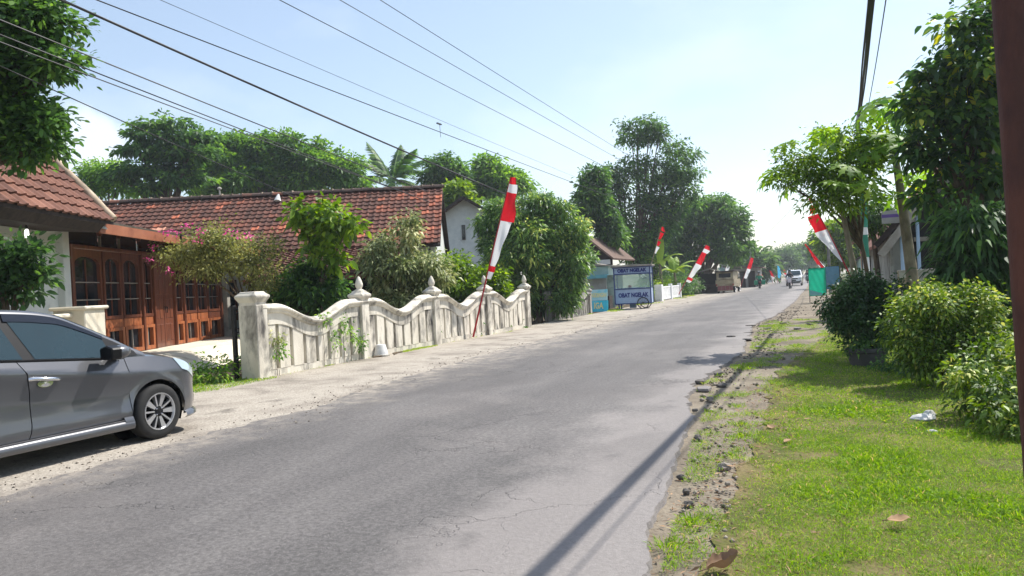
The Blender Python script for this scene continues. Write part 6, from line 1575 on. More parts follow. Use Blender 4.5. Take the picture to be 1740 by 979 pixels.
simple_pole('hidden_pole', (-9.1, 76.0, 0), 8.6, 0.15, 0.11, M['grey_pole'], 'utility pole inside the crown of the round tree where the wires end', (0, 0), ((8.2, 1.7), (7.2, 1.2)))
def wire(a, b, sag, r, m, label, name='overhead_wire', group='overhead wires', n=28, extra=()):
    a, b = Vector(a), Vector(b)
    pts = [a.lerp(b, k / n) - Vector((0, 0, sag * 4 * (k / n) * (1 - k / n))) for k in range(n + 1)]
    q = MB(); q.tube(pts, r, 6)
    for off, rr, kk in extra:
        q.tube([p + Vector(off) + Vector((0.006 * math.sin(i * kk), 0, 0.006 * math.cos(i * kk))) for i, p in enumerate(pts)], rr, 5)
    return tag(q.build(name, m, smooth=60), label, 'wire', group)
wire((-9.0, -14, 5.9), (-8.9, 76, 5.75), 0.24, 0.010, M['cable'], 'lower medium wire running above the tiled roof towards the tall tree')
wire((-9.0, -14, 6.5), (-8.9, 76, 6.1), 0.45, 0.005, M['wire'], 'faint thin wire carrying the little spreader above the roof')
wire((-9.05, -14, 7.3), (-8.9, 76, 7.2), 0.30, 0.009, M['cable'], 'dark wire third from the top over the road side')
wire((-9.15, -14, 8.0), (-9.0, 76, 8.2), 0.35, 0.009, M['cable'], 'dark wire second from the top among the left wires')
wire((-8.75, -14, 8.3), (-8.65, 76, 8.35), 0.33, 0.009, M['cable'], 'uppermost dark wire among the left wires')
wire((-8.85, 0.5, 6.0), (-8.85, 22.0, 4.34), 0.08, 0.020, M['cable'], 'thick black cable sagging from the top left down to the mango tree')
wire((-8.85, 1, 5.45), (-8.9, 16.5, 3.95), 0.03, 0.010, M['cable'], 'upper of the three service wires below the thick black cable')
wire((-8.85, 1, 5.30), (-8.9, 16.5, 3.70), 0.03, 0.009, M['cable'], 'middle of the three service wires below the thick black cable')
wire((-8.85, 1, 5.17), (-8.9, 16.5, 3.70), 0.03, 0.008, M['cable'], 'lowest of the three service wires below the thick black cable')
wire((-8.85, 3, 5.0), (-9.9, 12.5, 3.55), 0.03, 0.008, M['cable'], 'short wire running from the top left tree towards the layered tree')
sp = empty('wire_spreader', (-8.94, 17.35, 5.83), 0, 'small spreader hanging from the faint thin wire', 'wire fitting')
q = MB(); q.box((0, 0, 0.0), (0.05, 0.22, 0.03)); q.build('bar', M['wire'], sp)
q = MB(); q.tube([(0, 0.03, 0), (0.01, 0.03, -0.35)], 0.006, 5); q.build('dropper', M['wire'], sp)
wire((-0.12, -14, 5.0), (1.26, 22, 5.35), 0.55, 0.022, M['cable'], 'thick bundled black cable overhead along the right side of the road', 'bundled_cable', None, extra=(((0.034, 0, 0.005), 0.016, 0.9), ((-0.034, 0, -0.005), 0.016, 1.1), ((0.16, 0, -0.03), 0.008, 0.35)))
wire((1.26, 22, 5.3), (0.85, 50, 3.75), 0.5, 0.012, M['cable'], 'dark cable dropping from the green and white pole to the grey post')
wire((1.26, 22, 5.2), (-8.4, 110, 6.0), 0.7, 0.008, M['wire'], 'faint wire crossing the sky between the right and left poles')

# ------------------------------------------------------------------ right-hand houses
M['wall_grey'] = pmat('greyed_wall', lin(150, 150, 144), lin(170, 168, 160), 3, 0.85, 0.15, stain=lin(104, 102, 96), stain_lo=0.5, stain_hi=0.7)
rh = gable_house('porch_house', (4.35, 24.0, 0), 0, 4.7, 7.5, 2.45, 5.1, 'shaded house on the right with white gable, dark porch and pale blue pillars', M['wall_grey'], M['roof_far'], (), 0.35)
q = MB(); q.prism([(-1.95, 0.0), (2.1, 0.0), (2.1, 2.4), (1.2, 3.5), (-0.75, 3.75), (-1.95, 2.45)], 0.06, c=(0, -0.07, 0)); q.build('porch_shade_panel', M['dark_inside'], rh, fix=True)  # flat dark panel on the wall stands in for the shaded porch
q = MB(); q.prism([(-2.6, 1.9), (-0.9, 4.05), (-0.9, 3.97), (-2.6, 1.78)], 1.3, c=(0, -1.3, 0)); q.build('porch_roof', M['roof_brown'], rh, fix=True)
q = MB(); q.bar((-2.66, -1.36, 1.78), (-0.85, -1.36, 4.1), 0.06, 0.2); q.build('porch_barge_board', M['wood_pale'], rh)
M['blue_pillar'] = pmat('pale_blue_pillar', lin(150, 176, 206), lin(172, 194, 218), 3, 0.7, 0.1)
for x in (-2.1, -1.72):
    q = MB(); q.tube([(x, -1.2, 0), (x, -1.2, 2.5 if x < -2 else 2.9)], 0.07 if x < -2 else 0.045, 12); q.build('pillar', M['blue_pillar'], rh, smooth=60)
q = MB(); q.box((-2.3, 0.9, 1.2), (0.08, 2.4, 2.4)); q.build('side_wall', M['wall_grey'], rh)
for x, w, h in ((-0.9, 0.9, 2.0), (0.9, 0.8, 2.0)):
    q = MB(); q.box((x, -0.10, h / 2), (w, 0.06, h)); d = q.build('porch_door', M['dark_wood'], rh)
    for z in (0.55, 1.4):
        q = MB(); q.box((x, -0.135, z), (w * 0.7, 0.02, 0.6)); q.build('door_panel', M['dark_wood'], d, bevel=0.008)
q = MB(); q.box((0.0, -0.12, 2.2), (3.4, 0.1, 0.12)); q.build('porch_beam', M['wood_pale'], rh)
sg_ = empty('shop_sign', (2.25, 23.2, 2.85), R(4), 'white sign board with a purple stripe under the porch roof on the right', 'sign')
q = MB(); q.box((0, 0, 0), (0.9, 0.04, 0.36)); q.build('board', M['grey_board'], sg_)  # white board coloured grey to stand in for porch shade
q = MB(); q.box((0, -0.024, 0.03), (0.9, 0.01, 0.09)); q.build('stripe', pmat('purple_stripe', lin(88, 62, 130), lin(100, 74, 142), 3, 0.6, 0), sg_)
blk = empty('block_wall', (2.7, 19.2, 0), R(6), 'low grey concrete block wall below the papaya trees', 'wall')
for r in range(7):
    for k in range(5):
        q = MB(); q.box((-0.75 + k * 0.39 + (0.19 if r % 2 else 0), rnd.uniform(-0.006, 0.006), 0.1 + r * 0.195), (0.375, 0.12, 0.182)); q.build('block', M['conc'], blk, bevel=0.006)
q = MB(); q.box((0.1, 0, 0.68), (2.1, 0.09, 1.34)); q.build('mortar', M['mortar'], blk)
bh = empty('tiled_shop', (2.6, 32.0, 0), 0, 'peach-walled small house with an orange tile roof behind the green and white pole', 'house')
q = MB(); q.box((1.0, 2.2, 1.35), (3.4, 4.0, 2.7)); q.build('wall', pmat('peach_wall', lin(186, 146, 118), lin(204, 166, 138), 3, 0.85, 0.1, stain=lin(140, 110, 92)), bh)
q = MB(); q.prism([(-1.1, 2.62), (1.2, 3.9), (3.4, 2.62), (3.4, 2.5), (1.2, 3.76), (-1.1, 2.5)], 5.0, c=(0, -0.3, 0)); q.build('roof', M['roof_far'], bh, fix=True)
q = MB(); q.box((-0.45, 0.17, 1.0), (0.5, 0.08, 1.9)); q.build('door', M['dark_wood'], bh)
q = MB(); q.box((-0.72, 2.0, 1.1), (0.06, 1.6, 2.0)); q.build('shutter', M['dark_wood'], bh)
tr_ = empty('bare_trunk', (1.72, 24.6, 0), 0, 'slim dark tree trunk standing before the tiled shop on the right', 'tree')
q = MB(); q.tube([(0.05, 0, -0.1), (0.02, 0, 1.2), (-0.05, 0, 2.4), (-0.1, 0.1, 3.3)], [0.09, 0.08, 0.07, 0.05], 9); q.build('trunk', M['bark'], tr_, smooth=60)
me, _ = crown_mesh('crown', 77, [(-0.1, 0.1, 3.2, 0.5, 0.45), (-0.4, 0.0, 2.8, 0.4, 0.4), (0.2, 0, 2.9, 0.4, 0.4)], 190, 12, 0.16, 0.13, inner=0.3); obj('crown', me, M['leaf_deep'], tr_)

# far buildings at the end
fs = empty('grey_shop', (-9.2, 92, 0), 0, 'low grey shop front with a striped dark roof beyond the old pickup', 'shop')
q = MB(); q.box((1.2, 3, 1.15), (3.6, 5.5, 2.3)); q.build('wall', M['grey_board'], fs)
q = MB(); q.prism([(-0.9, 2.7), (3.6, 2.35), (3.6, 2.22), (-0.9, 2.55)], 6.5, c=(0, -1.2, 0)); q.build('roof', M['roof_brown'], fs, fix=True)
for x in (0.0, 1.1, 2.2):
    q = MB(); q.box((x, 0.2, 1.0), (0.8, 0.1, 1.9)); q.build('shutter_door', M['dark_wood'], fs)
q = MB(); q.box((-1.0, 1.0, 1.3), (1.3, 0.2, 2.6)); q.build('white_panel', M['teal_pale'], fs)
q = MB(); q.box((-0.6, 2.5, 3.4), (1.6, 1.6, 2.0)); q.build('upper_room', M['grey_board'], fs)
q = MB(); q.box((-0.4, 1.68, 3.5), (0.5, 0.06, 0.9)); q.build('window', M['glass_dark'], fs)
for k, (x, y, w, h, mt, rm, lab) in enumerate([(-7.8, 122, 4.5, 2.3, 'cream', 'roof_far', 'far cream house with an orange roof beyond the grey shop'), (-6.9, 138, 4, 2.4, 'white_wall', 'roof_brown', 'far small white house at the left before the road vanishes'), (3.2, 64, 4, 2.3, 'teal_pale', 'roof_brown', 'far pale teal house on the right behind the bright leafy tree'), (3.4, 92, 4, 2.4, 'cream', 'roof_far', 'far cream house on the right near the dark pointed tree')]):
    gable_house('far_house', (x - (w / 2 if x < 0 else -w / 2), y, 0), 0, w, 6, h, h + 1.2, lab, M[mt], M[rm], [(0.6 if x < 0 else -0.6, 1.2, 0.7, 1.0)], 0.3)
# ------------------------------------------------------------------ people and traffic
import bmesh
def skin_mesh(name, joints, edges, root=0, sub=1):
    """one continuous tapering surface grown round a skeleton: joints = [(xyz, radius)]"""
    me = bpy.data.meshes.new(name)
    bm = bmesh.new()
    lay = bm.verts.layers.skin.verify()
    vs = []
    for i, (p, r) in enumerate(joints):
        v = bm.verts.new(p); rr = r if isinstance(r, tuple) else (r, r)
        v[lay].radius = rr; v[lay].use_root = (i == root); vs.append(v)
    for a, b2 in edges: bm.edges.new((vs[a], vs[b2]))
    bm.to_mesh(me); bm.free()
    o = bpy.data.objects.new(name, me); COL.objects.link(o)
    s = o.modifiers.new('skin', 'SKIN'); s.use_smooth_shade = True
    u = o.modifiers.new('sub', 'SUBSURF'); u.levels = u.render_levels = sub
    bpy.context.view_layer.update()
    r = bpy.data.meshes.new_from_object(o.evaluated_get(bpy.context.evaluated_depsgraph_get()))
    bpy.data.objects.remove(o); bpy.data.meshes.remove(me)
    r.name = name
    return r
M['skin'] = pmat('brown_skin', lin(134, 92, 70), lin(150, 106, 82), 6, 0.6, 0.05)
M['jacket_green'] = pmat('green_jacket', lin(14, 128, 96), lin(26, 144, 110), 5, 0.7, 0.1)
M['jacket_dark'] = pmat('dark_jacket', lin(34, 34, 46), lin(52, 50, 62), 5, 0.8, 0.1)
M['jacket_pale'] = pmat('pale_shirt', lin(190, 186, 198), lin(208, 204, 212), 5, 0.8, 0.1)
M['trousers'] = pmat('dark_trousers', lin(30, 32, 40), lin(46, 48, 56), 5, 0.85, 0.1)
M['helmet'] = glossy('black_helmet', lin(22, 22, 26), 0.2, 0, 0.5, 1.0)
M['scooter_dark'] = glossy('dark_scooter_paint', lin(34, 38, 46), 0.25, 0, 0.5, 1.0)
M['scooter_white'] = glossy('white_scooter_paint', lin(220, 206, 214), 0.25, 0, 0.5, 1.0)
M['cream_metal'] = pmat('beige_truck_paint', lin(150, 136, 110), lin(178, 164, 136), 3, 0.6, 0.1, stain=lin(104, 88, 70), stain_lo=0.5, stain_hi=0.7)
M['tail_red'] = pmat('maroon_tailboard', lin(122, 60, 60), lin(148, 84, 82), 4, 0.6, 0.1, stain=lin(170, 150, 140), stain_lo=0.55, stain_hi=0.75)

def rider(loc, rz, label, jacket):
    """seated rider facing local +y, hands forward on the bars, seat at 0.78 m"""
    root = empty('person', loc, rz, label, 'person', 'motorbike riders on the road')
    H = [((0, -0.05, 0.84), (0.15, 0.12)), ((0, 0.0, 1.05), (0.145, 0.11)), ((0, 0.03, 1.28), (0.17, 0.11)), ((0, 0.05, 1.40), (0.07, 0.07)), ((0, 0.07, 1.50), (0.055, 0.055)), ((0, 0.09, 1.60), (0.09, 0.105)), ((0, 0.09, 1.70), (0.06, 0.07))]
    E = [(0, 1), (1, 2), (2, 3), (3, 4), (4, 5), (5, 6)]
    for s in (-1, 1):
        k = len(H)
        H += [((s * 0.20, 0.04, 1.34), 0.062), ((s * 0.29, 0.16, 1.10), 0.047), ((s * 0.28, 0.42, 1.04), 0.034), ((s * 0.28, 0.49, 1.03), 0.030)]
        E += [(2, k), (k, k + 1), (k + 1, k + 2), (k + 2, k + 3)]
        for f in range(5):
            n = len(H); fx = s * (0.25 + 0.016 * f)
            H += [((fx, 0.53, 1.035 - 0.002 * abs(2 - f)), 0.0095), ((fx, 0.535, 1.005), 0.008)] if f else [((s * 0.235, 0.49, 1.02), 0.0095), ((s * 0.225, 0.515, 1.005), 0.008)]
            E += [(k + 3, n), (n, n + 1)]
        k = len(H)
        H += [((s * 0.11, 0.0, 0.83), 0.088), ((s * 0.19, 0.36, 0.76), 0.066), ((s * 0.20, 0.24, 0.42), 0.05), ((s * 0.20, 0.20, 0.33), 0.04), ((s * 0.20, 0.36, 0.30), 0.032)]
        E += [(0, k), (k, k + 1), (k + 1, k + 2), (k + 2, k + 3), (k + 3, k + 4)]
    body = skin_mesh('body', H, E); obj('body', body, M['skin'], root)
    J = [((0, -0.05, 0.86), (0.175, 0.14)), ((0, 0.0, 1.05), (0.17, 0.135)), ((0, 0.03, 1.28), (0.195, 0.135)), ((0, 0.05, 1.40), (0.085, 0.085))]
    JE = [(0, 1), (1, 2), (2, 3)]
    for s in (-1, 1):
        k = len(J); J += [((s * 0.20, 0.04, 1.34), 0.078), ((s * 0.29, 0.16, 1.10), 0.062), ((s * 0.28, 0.41, 1.045), 0.046)]; JE += [(2, k), (k, k + 1), (k + 1, k + 2)]
    obj('jacket', skin_mesh('jacket', J, JE), M[jacket], root)
    T = [((0, -0.04, 0.83), (0.165, 0.125))]; TE = []
    for s in (-1, 1):
        k = len(T); T += [((s * 0.11, 0.0, 0.83), 0.098), ((s * 0.19, 0.36, 0.76), 0.076), ((s * 0.20, 0.24, 0.40), 0.06)]; TE += [(0, k), (k, k + 1), (k + 1, k + 2)]
    obj('trousers', skin_mesh('trousers', T, TE), M['trousers'], root)
    for s in (-1, 1):
        q = MB(); q.tube([(s * 0.20, 0.15, 0.305), (s * 0.20, 0.26, 0.31), (s * 0.20, 0.40, 0.285)], [0.045, 0.05, 0.035], 8); q.build('shoe', M['car_black'], root, smooth=60)
    Mh = Matrix.Diagonal((0.135, 0.16, 0.15)).to_3x3()
    q = MB(); q.lathe([(math.sin(PI * k / 9) if 0 < k else 0.0, math.cos(PI * k / 9)) for k in range(7)], 16, c=(0, 0.085, 1.655), M=Mh); q.build('helmet', M['helmet'], root, smooth=70)
    q = MB(); q.grid([[(0.137 * math.sin(a), 0.085 + 0.163 * math.cos(a), z) for z in (1.585, 1.66)] for a in [R(-55) + R(110) * k / 8 for k in range(9)]]); q.build('visor', M['car_glass'], root, smooth=70)
    q = MB(); q.box((0, 0.186, 1.575), (0.03, 0.03, 0.035)); q.build('nose', M['skin'], root, bevel=0.008)
    return root

def scooter(loc, rz, label, paint, bags=None):
    root = empty('scooter', loc, rz, label, 'motorbike', 'motorbikes on the road')
    for y in (-0.62, 0.62):
        wh = empty('wheel', (0, y, 0.28)); wh.parent = root
        q = MB(); q.tube([Vector((0, 0.235 * math.cos(a), 0.235 * math.sin(a))) for a in [2 * PI * k / 20 for k in range(21)]], 0.048, 8, caps=False); q.build('tyre', M['rubber'], wh, smooth=60)
        q = MB(); q.tube([(-0.04, 0, 0), (0.04, 0, 0)], 0.19, 14); q.build('rim', M['alloy_dark'], wh)
    q = MB(); q.prism([(-0.85, 0.62), (-0.9, 0.72), (-0.2, 0.70), (0.05, 0.42), (0.3, 0.36), (0.42, 0.62), (0.46, 0.98), (0.53, 0.98), (0.58, 0.62), (0.46, 0.28), (0.2, 0.24), (-0.4, 0.26), (-0.6, 0.50)], 0.26, M=Matrix(((0, 1, 0), (1, 0, 0), (0, 0, 1))), c=(-0.13, 0, 0)); q.build('body', paint, root, fix=True, bevel=0.05, seg=2)
    q = MB(); q.prism([(-0.85, 0.72), (-0.82, 0.79), (-0.1, 0.77), (0.0, 0.72)], 0.24, M=Matrix(((0, 1, 0), (1, 0, 0), (0, 0, 1))), c=(-0.12, 0, 0)); q.build('seat', M['car_black'], root, fix=True, bevel=0.03)
    q = MB(); q.box((0, 0.50, 0.80), (0.36, 0.10, 0.40)); q.build('leg_shield', paint, root, bevel=0.05)
    q = MB(); q.tube([(-0.34, 0.42, 1.02), (-0.1, 0.50, 1.03), (0.1, 0.50, 1.03), (0.34, 0.42, 1.02)], 0.018, 8); q.build('handlebar', M['car_black'], root, smooth=60)
    q = MB(); q.lathe([(0.0, 0.03), (0.07, 0.02), (0.085, -0.03), (0.05, -0.08)], 12, c=(0, 0.55, 1.0), M=Matrix(((1, 0, 0), (0, 0, 1), (0, -1, 0))).to_3x3()); q.build('headlight', M['lamp_glass'], root, smooth=60)
    q = MB(); q.box((0, -0.9, 0.66), (0.16, 0.04, 0.08)); q.build('tail_light', M['lamp_red'], root, bevel=0.01)
    q = MB(); q.bar((0, -0.88, 0.50), (0, -0.94, 0.34), 0.16, 0.015); q.build('mudguard', M['car_black'], root)
    for s in (-1, 1):
        q = MB(); q.tube([(s * 0.2, 0.47, 1.03), (s * 0.26, 0.46, 1.16), (s * 0.30, 0.45, 1.19)], [0.008, 0.008, 0.045], 7); q.build('mirror', M['car_black'], root)
    for s in (-1, 1):
        q = MB(); q.tube([(s * 0.07, 0.62, 0.28), (s * 0.07, 0.52, 0.7)], 0.022, 7); q.build('fork', M['alloy_dark'], root)
    if bags is not None:
        for s in (-1, 1):
            q = MB(); q.box((s * 0.36, -0.45, 0.62), (0.34, 0.5, 0.46)); q.build('side_bag', bags, root, bevel=0.04)
    return root
scooter((-5.35, 80.2, 0.035), R(8), 'dark motorbike with two green side bags riding away on the left', M['scooter_dark'], M['jacket_green'])
rider((-5.35, 80.2, 0.035), R(8), 'rider in a green jacket and black helmet on the bike with green bags', 'jacket_green')
scooter((-2.16, 72.6, 0.035), R(176), 'white motorbike coming towards the camera in front of the white car', M['scooter_white'])
rider((-2.16, 72.6, 0.035), R(176), 'rider in dark clothes on the white motorbike', 'jacket_dark')
scooter((-5.0, 118, 0.035), R(0), 'far motorbike beside the cyan flag at the left of the road', M['scooter_dark'])
rider((-5.0, 118, 0.035), R(0), 'far rider in a pale shirt beside the cyan flag', 'jacket_pale')
scooter((-0.95, 104, 0.035), R(180), 'far dark motorbike between the white car and the green banner', M['scooter_dark'])
rider((-0.95, 104, 0.035), R(180), 'far rider in dark clothes right behind the white car', 'jacket_dark')

mp_ = empty('white_car', (-2.15, 88.2, 0.035), R(180), 'white family car driving towards the camera far down the road', 'car')
side = [(-2.15, 0.32), (-2.2, 0.75), (-2.15, 1.0), (-1.95, 1.6), (-1.6, 1.72), (0.2, 1.74), (0.55, 1.66), (1.15, 1.12), (2.0, 0.98), (2.2, 0.80), (2.22, 0.35), (2.1, 0.26), (-2.0, 0.26)]
SW = Matrix(((0, 1, 0), (1, 0, 0), (0, 0, 1)))
q = MB(); q.prism(side, 1.72, M=SW, c=(-0.86, 0, 0))
q.v = [(x * (1 - 0.18 * max(0, (z - 1.0) / 0.75)) * (1 - 0.10 * max(0, (y - 1.4) / 0.8)), y, z) for x, y, z in q.v]
q.build('body', M['paint_white'], mp_, fix=True, bevel=0.06, seg=3)
q = MB(); q.add([(-0.70, 1.20, 1.16), (0.70, 1.20, 1.16), (0.62, 0.66, 1.62), (-0.62, 0.66, 1.62)], [(0, 1, 2, 3)]); q.v = [(x, y + 0.03, z + 0.03) for x, y, z in q.v]; q.build('windscreen', M['car_glass'], mp_)
q = MB(); q.add([(-0.7, -2.22, 1.05), (0.7, -2.22, 1.05), (0.62, -2.0, 1.55), (-0.62, -2.0, 1.55)], [(0, 1, 2, 3)]); q.build('rear_window', M['car_glass'], mp_)
for s in (-1, 1):
    for y0, y1 in ((-1.75, -0.75), (-0.65, 0.2)):
        q = MB(); q.add([(s * 0.855, y0, 1.08), (s * 0.855, y1 + (0.45 if y1 > 0 else 0), 1.08), (s * 0.765, y1, 1.58), (s * 0.765, y0, 1.58)], [(0, 1, 2, 3)]); q.build('side_window', M['car_glass'], mp_)
    q = MB(); q.box((s * 0.62, 2.17, 0.84), (0.34, 0.12, 0.15)); q.build('headlight', M['lamp_glass'], mp_, bevel=0.03)
    q = MB(); q.box((s * 0.66, 2.2, 0.50), (0.18, 0.08, 0.12)); q.build('fog_lamp', M['car_black'], mp_, bevel=0.02)
    q = MB(); q.box((s * 0.96, 0.75, 1.10), (0.2, 0.12, 0.14)); q.build('wing_mirror', M['paint_white'], mp_, bevel=0.03)
    for y in (-1.35, 1.35): wheel(mp_, s, y, 0.74, 0.31, 0.2, False)
q = MB(); q.box((0, 2.20, 0.80), (0.8, 0.06, 0.14)); q.build('grille', M['car_black'], mp_, bevel=0.02)
q = MB(); q.box((0, 2.21, 0.42), (1.2, 0.08, 0.16)); q.build('lower_grille', M['car_black'], mp_, bevel=0.02)
q = MB(); q.box((0, 2.24, 0.60), (0.42, 0.02, 0.12)); q.build('number_plate', M['car_black'], mp_)

# old pickup seen from behind, under a dark canopy
pk = empty('old_pickup', (-7.25, 66.2, 0.0), R(-2), 'old beige pickup truck with a dark canopy parked under the round tree, seen from behind', 'pickup truck')
q = MB(); q.box((0, 1.3, 0.72), (1.5, 2.6, 0.28)); q.build('load_bed', M['cream_metal'], pk, bevel=0.02)
for s in (-1, 1):
    q = MB(); q.box((s * 0.76, 1.3, 0.98), (0.06, 2.6, 0.36)); q.build('side_board', M['cream_metal'], pk, bevel=0.015)
q = MB(); q.box((0, 0.0, 0.98), (1.5, 0.06, 0.34)); q.build('tailboard', M['cream_metal'], pk, bevel=0.015)
q = MB(); q.box((0.02, -0.06, 0.44), (1.28, 0.05, 0.40)); q.build('rear_panel', M['tail_red'], pk, bevel=0.01)
q = MB(); q.box((0.02, -0.08, 0.215), (1.34, 0.06, 0.06)); q.build('bumper', M['cream_metal'], pk, bevel=0.01)
for x in (-0.3, 0.05, 0.4):
    q = MB(); q.box((x, -0.09, 0.44), (0.02, 0.012, 0.36)); q.build('panel_strip', M['wood_pale'], pk)
q = MB(); q.prism([(0, 1.18), (0.15, 1.85), (2.6, 1.9), (2.6, 1.1)], 1.42, M=SW, c=(-0.71, 0, 0)); q.build('canopy', M['cream_metal'], pk, fix=True, bevel=0.04)
q = MB(); q.bar((0, 0.05, 1.36), (0, 0.13, 1.72), 1.0, 0.02); q.build('rear_window', M['car_black'], pk)
q = MB(); q.box((0, 1.25, 1.90), (1.75, 2.9, 0.08)); q.build('canopy_roof', M['dark_wood'], pk, bevel=0.02)
q = MB(); q.prism([(2.7, 0.45), (2.7, 1.85), (3.9, 1.8), (4.4, 1.2), (4.6, 0.95), (4.6, 0.45)], 1.5, M=SW, c=(-0.75, 0, 0)); q.build('cab', M['cream_metal'], pk, fix=True, bevel=0.05, seg=2)
for s in (-1, 1):
    q = MB(); q.add([(s * 0.757, 2.9, 1.2), (s * 0.757, 4.2, 1.2), (s * 0.757, 3.85, 1.72), (s * 0.757, 2.9, 1.75)], [(0, 1, 2, 3)]); q.build('side_window', M['glass_dark'], pk)
    q = MB(); q.box((s * 0.70, -0.02, 0.74), (0.10, 0.05, 0.14)); q.build('tail_light', M['lamp_red'], pk, bevel=0.01)
    for y in (0.75, 3.7): wheel(pk, s, y, 0.68, 0.30, 0.18, False)
st_ = empty('tarp_stall', (-8.95, 68.5, 0), R(3), 'dark roadside stall under a sheet roof left of the old pickup', 'stall')
for x in (-0.8, 0.8):
    for y in (0, 1.6):
        q = MB(); q.box((x, y, 1.0), (0.07, 0.07, 2.0)); q.build('post', M['dark_wood'], st_)
q = MB(); q.prism([(-1.0, 1.95), (0.1, 2.25), (1.0, 2.0), (1.0, 1.95), (0.1, 2.2), (-1.0, 1.9)], 2.2, c=(0, -0.3, 0)); q.build('roof', M['roof_sheet'], st_, fix=True)
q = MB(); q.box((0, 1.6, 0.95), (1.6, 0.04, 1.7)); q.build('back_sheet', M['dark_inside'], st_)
q = MB(); q.box((0, 0.5, 0.4), (1.4, 0.7, 0.8)); q.build('table', M['dark_wood'], st_)
# ------------------------------------------------------------------ grass, weeds and litter
M['grass'] = leaf_mat('grass_blade', [(0, lin(70, 102, 28)), (0.45, lin(112, 150, 44)), (0.78, lin(152, 180, 72)), (0.9, lin(186, 182, 100)), (1, lin(200, 178, 124))], 0.55, 0.4, 0.25)
def grass(name, region, n, L0, L1, seed, parent_label=None, clump=0.9, dens=None, tshift=0.0, wf=0.10):
    rs = np.random.RandomState(seed)
    x0, x1, y0, y1 = region
    pts = []
    while len(pts) < n:
        u = rs.rand(4000); yy = y0 + (y1 - y0) * u ** clump; xx = x0 + (x1 - x0) * rs.rand(4000)
        for x, y, q in zip(xx, yy, rs.rand(4000)):
            if q < dens(x, y): pts.append((x, y))
            if len(pts) >= n: break
    P = np.array(pts)
    tall = np.array([max(0.0, noise.noise((x * 1.3, y * 1.3, 3)) + 0.5 * noise.noise((x * 4, y * 4, 5))) for x, y in pts])
    dry = np.array([noise.noise((x * 1.1, y * 1.1, 21)) for x, y in pts])
    d = np.c_[rs.normal(0, 0.55, n), rs.normal(0, 0.55, n), 0.55 + 0.6 * rs.rand(n)]
    L = (L0 + (L1 - L0) * rs.rand(n) ** 2) * (0.7 + 1.1 * tall)
    t = np.clip(0.45 + 0.17 * rs.normal(0, 1, n) + 0.25 * np.maximum(0, dry) + tshift + (rs.rand(n) < 0.06) * 0.4, 0, 1)
    V, F = leaf_quads(rs, np.c_[P, np.full(n, 0.004)], d, L, wf, 0.1, 0.35)
    tag(obj(name, np_mesh(name, V, 4, F, t), M['grass']), kind='stuff')
LE = [(-30, -0.5), (4, -0.58), (8, -0.52), (11, -0.6), (15, -0.15), (19.6, 0.35), (30, 0.9)]
def lawn_d(x, y):
    e = interp(LE, y) + 0.14 * noise.noise((y * 1.7, 1, 0))
    k = (x - e) / 0.32 + 0.7 * noise.noise((x * 2.5, y * 2.5, 11))
    k = min(1.0, max(0.0, k))
    bald = noise.noise((x * 0.9, y * 0.9, 31)) + 0.5 * noise.noise((x * 3, y * 3, 33))
    return k * (0.2 if bald > 0.5 else 1.0)
grass('lawn_grass', (-0.8, 2.6, 2.6, 7.0), 230000, 0.025, 0.08, 1, dens=lawn_d, clump=1.0, wf=0.075)
grass('lawn_grass', (-0.8, 2.2, 7.0, 21.0), 130000, 0.028, 0.08, 2, dens=lawn_d, clump=1.25, wf=0.13)
def verge_d(x, y):
    a = interp(EDGE_R, y) + 0.10; b_ = interp(LE, y)
    if x < a or x > b_ + 0.1: return 0.0
    v = noise.noise((x * 1.5, y * 1.1, 41)) + 0.45 * noise.noise((x * 4, y * 4, 43))
    return 1.0 if v > 0.12 else (0.15 if v > 0.0 else 0.01)
grass('lawn_grass', (2.2, 4.9, 4.0, 20.0), 60000, 0.04, 0.10, 7, dens=lambda x, y: 1.0 if noise.noise((x * 0.9, y * 0.9, 31)) < 0.4 else 0.2, clump=1.0, wf=0.12)
grass('verge_grass', (-1.5, 0.2, 3.0, 24.0), 42000, 0.025, 0.085, 3, dens=verge_d, clump=1.5, tshift=0.05)
grass('yard_grass', (-11.6, -9.0, 8.3, 10.9), 12000, 0.04, 0.12, 4, dens=lambda x, y: 1.0 if (x < -9.0 - 0.25 * (y - 8.3) * 0.2 and noise.noise((x * 1.4, y * 1.4, 51)) > -0.25) else 0.0, clump=1.0, tshift=0.02, wf=0.13)
grass('fence_foot_grass', (-9.45, -9.05, 10.9, 26.0), 5000, 0.03, 0.09, 5, dens=lambda x, y: (1.0 if noise.noise((x * 2, y * 0.9, 61)) > 0.25 else 0.02) * max(0, 1 - (x + 9.45) / 0.3), clump=1.1, tshift=0.15, wf=0.13)
grass('roadside_grass', (-10.2, -8.8, 33.0, 62.0), 9000, 0.06, 0.2, 6, dens=lambda x, y: (1.0 if noise.noise((x * 0.8, y * 0.35, 71)) > 0.1 else 0.0) * max(0, 1 - (x + 10.0) / 1.2), clump=1.0, tshift=0.15, wf=0.16)
plant('weed', None, 'leafy weeds growing at the foot of the fence end pillar', 'weed', 'leaf_mid', 60, 9, 0.10, 0.09, 0.008, 81, blobs=[(-9.95, 10.25, 0.25, 0.22, 0.22), (-10.25, 9.9, 0.2, 0.25, 0.18), (-9.75, 10.1, 0.15, 0.15, 0.12)], base=(-10.0, 10.1), trunk_name='stem', crown='leaves', barkm='twig')
plant('weed', None, 'low broad-leaved weed beside the grey tub on the lawn', 'weed', 'leaf_deep', 70, 9, 0.07, 0.07, 0.006, 82, blobs=[(0.92, 11.2, 0.10, 0.22, 0.10), (1.1, 10.7, 0.12, 0.18, 0.12)], base=(0.95, 11.1), trunk_name='stem', crown='leaves', barkm='twig')
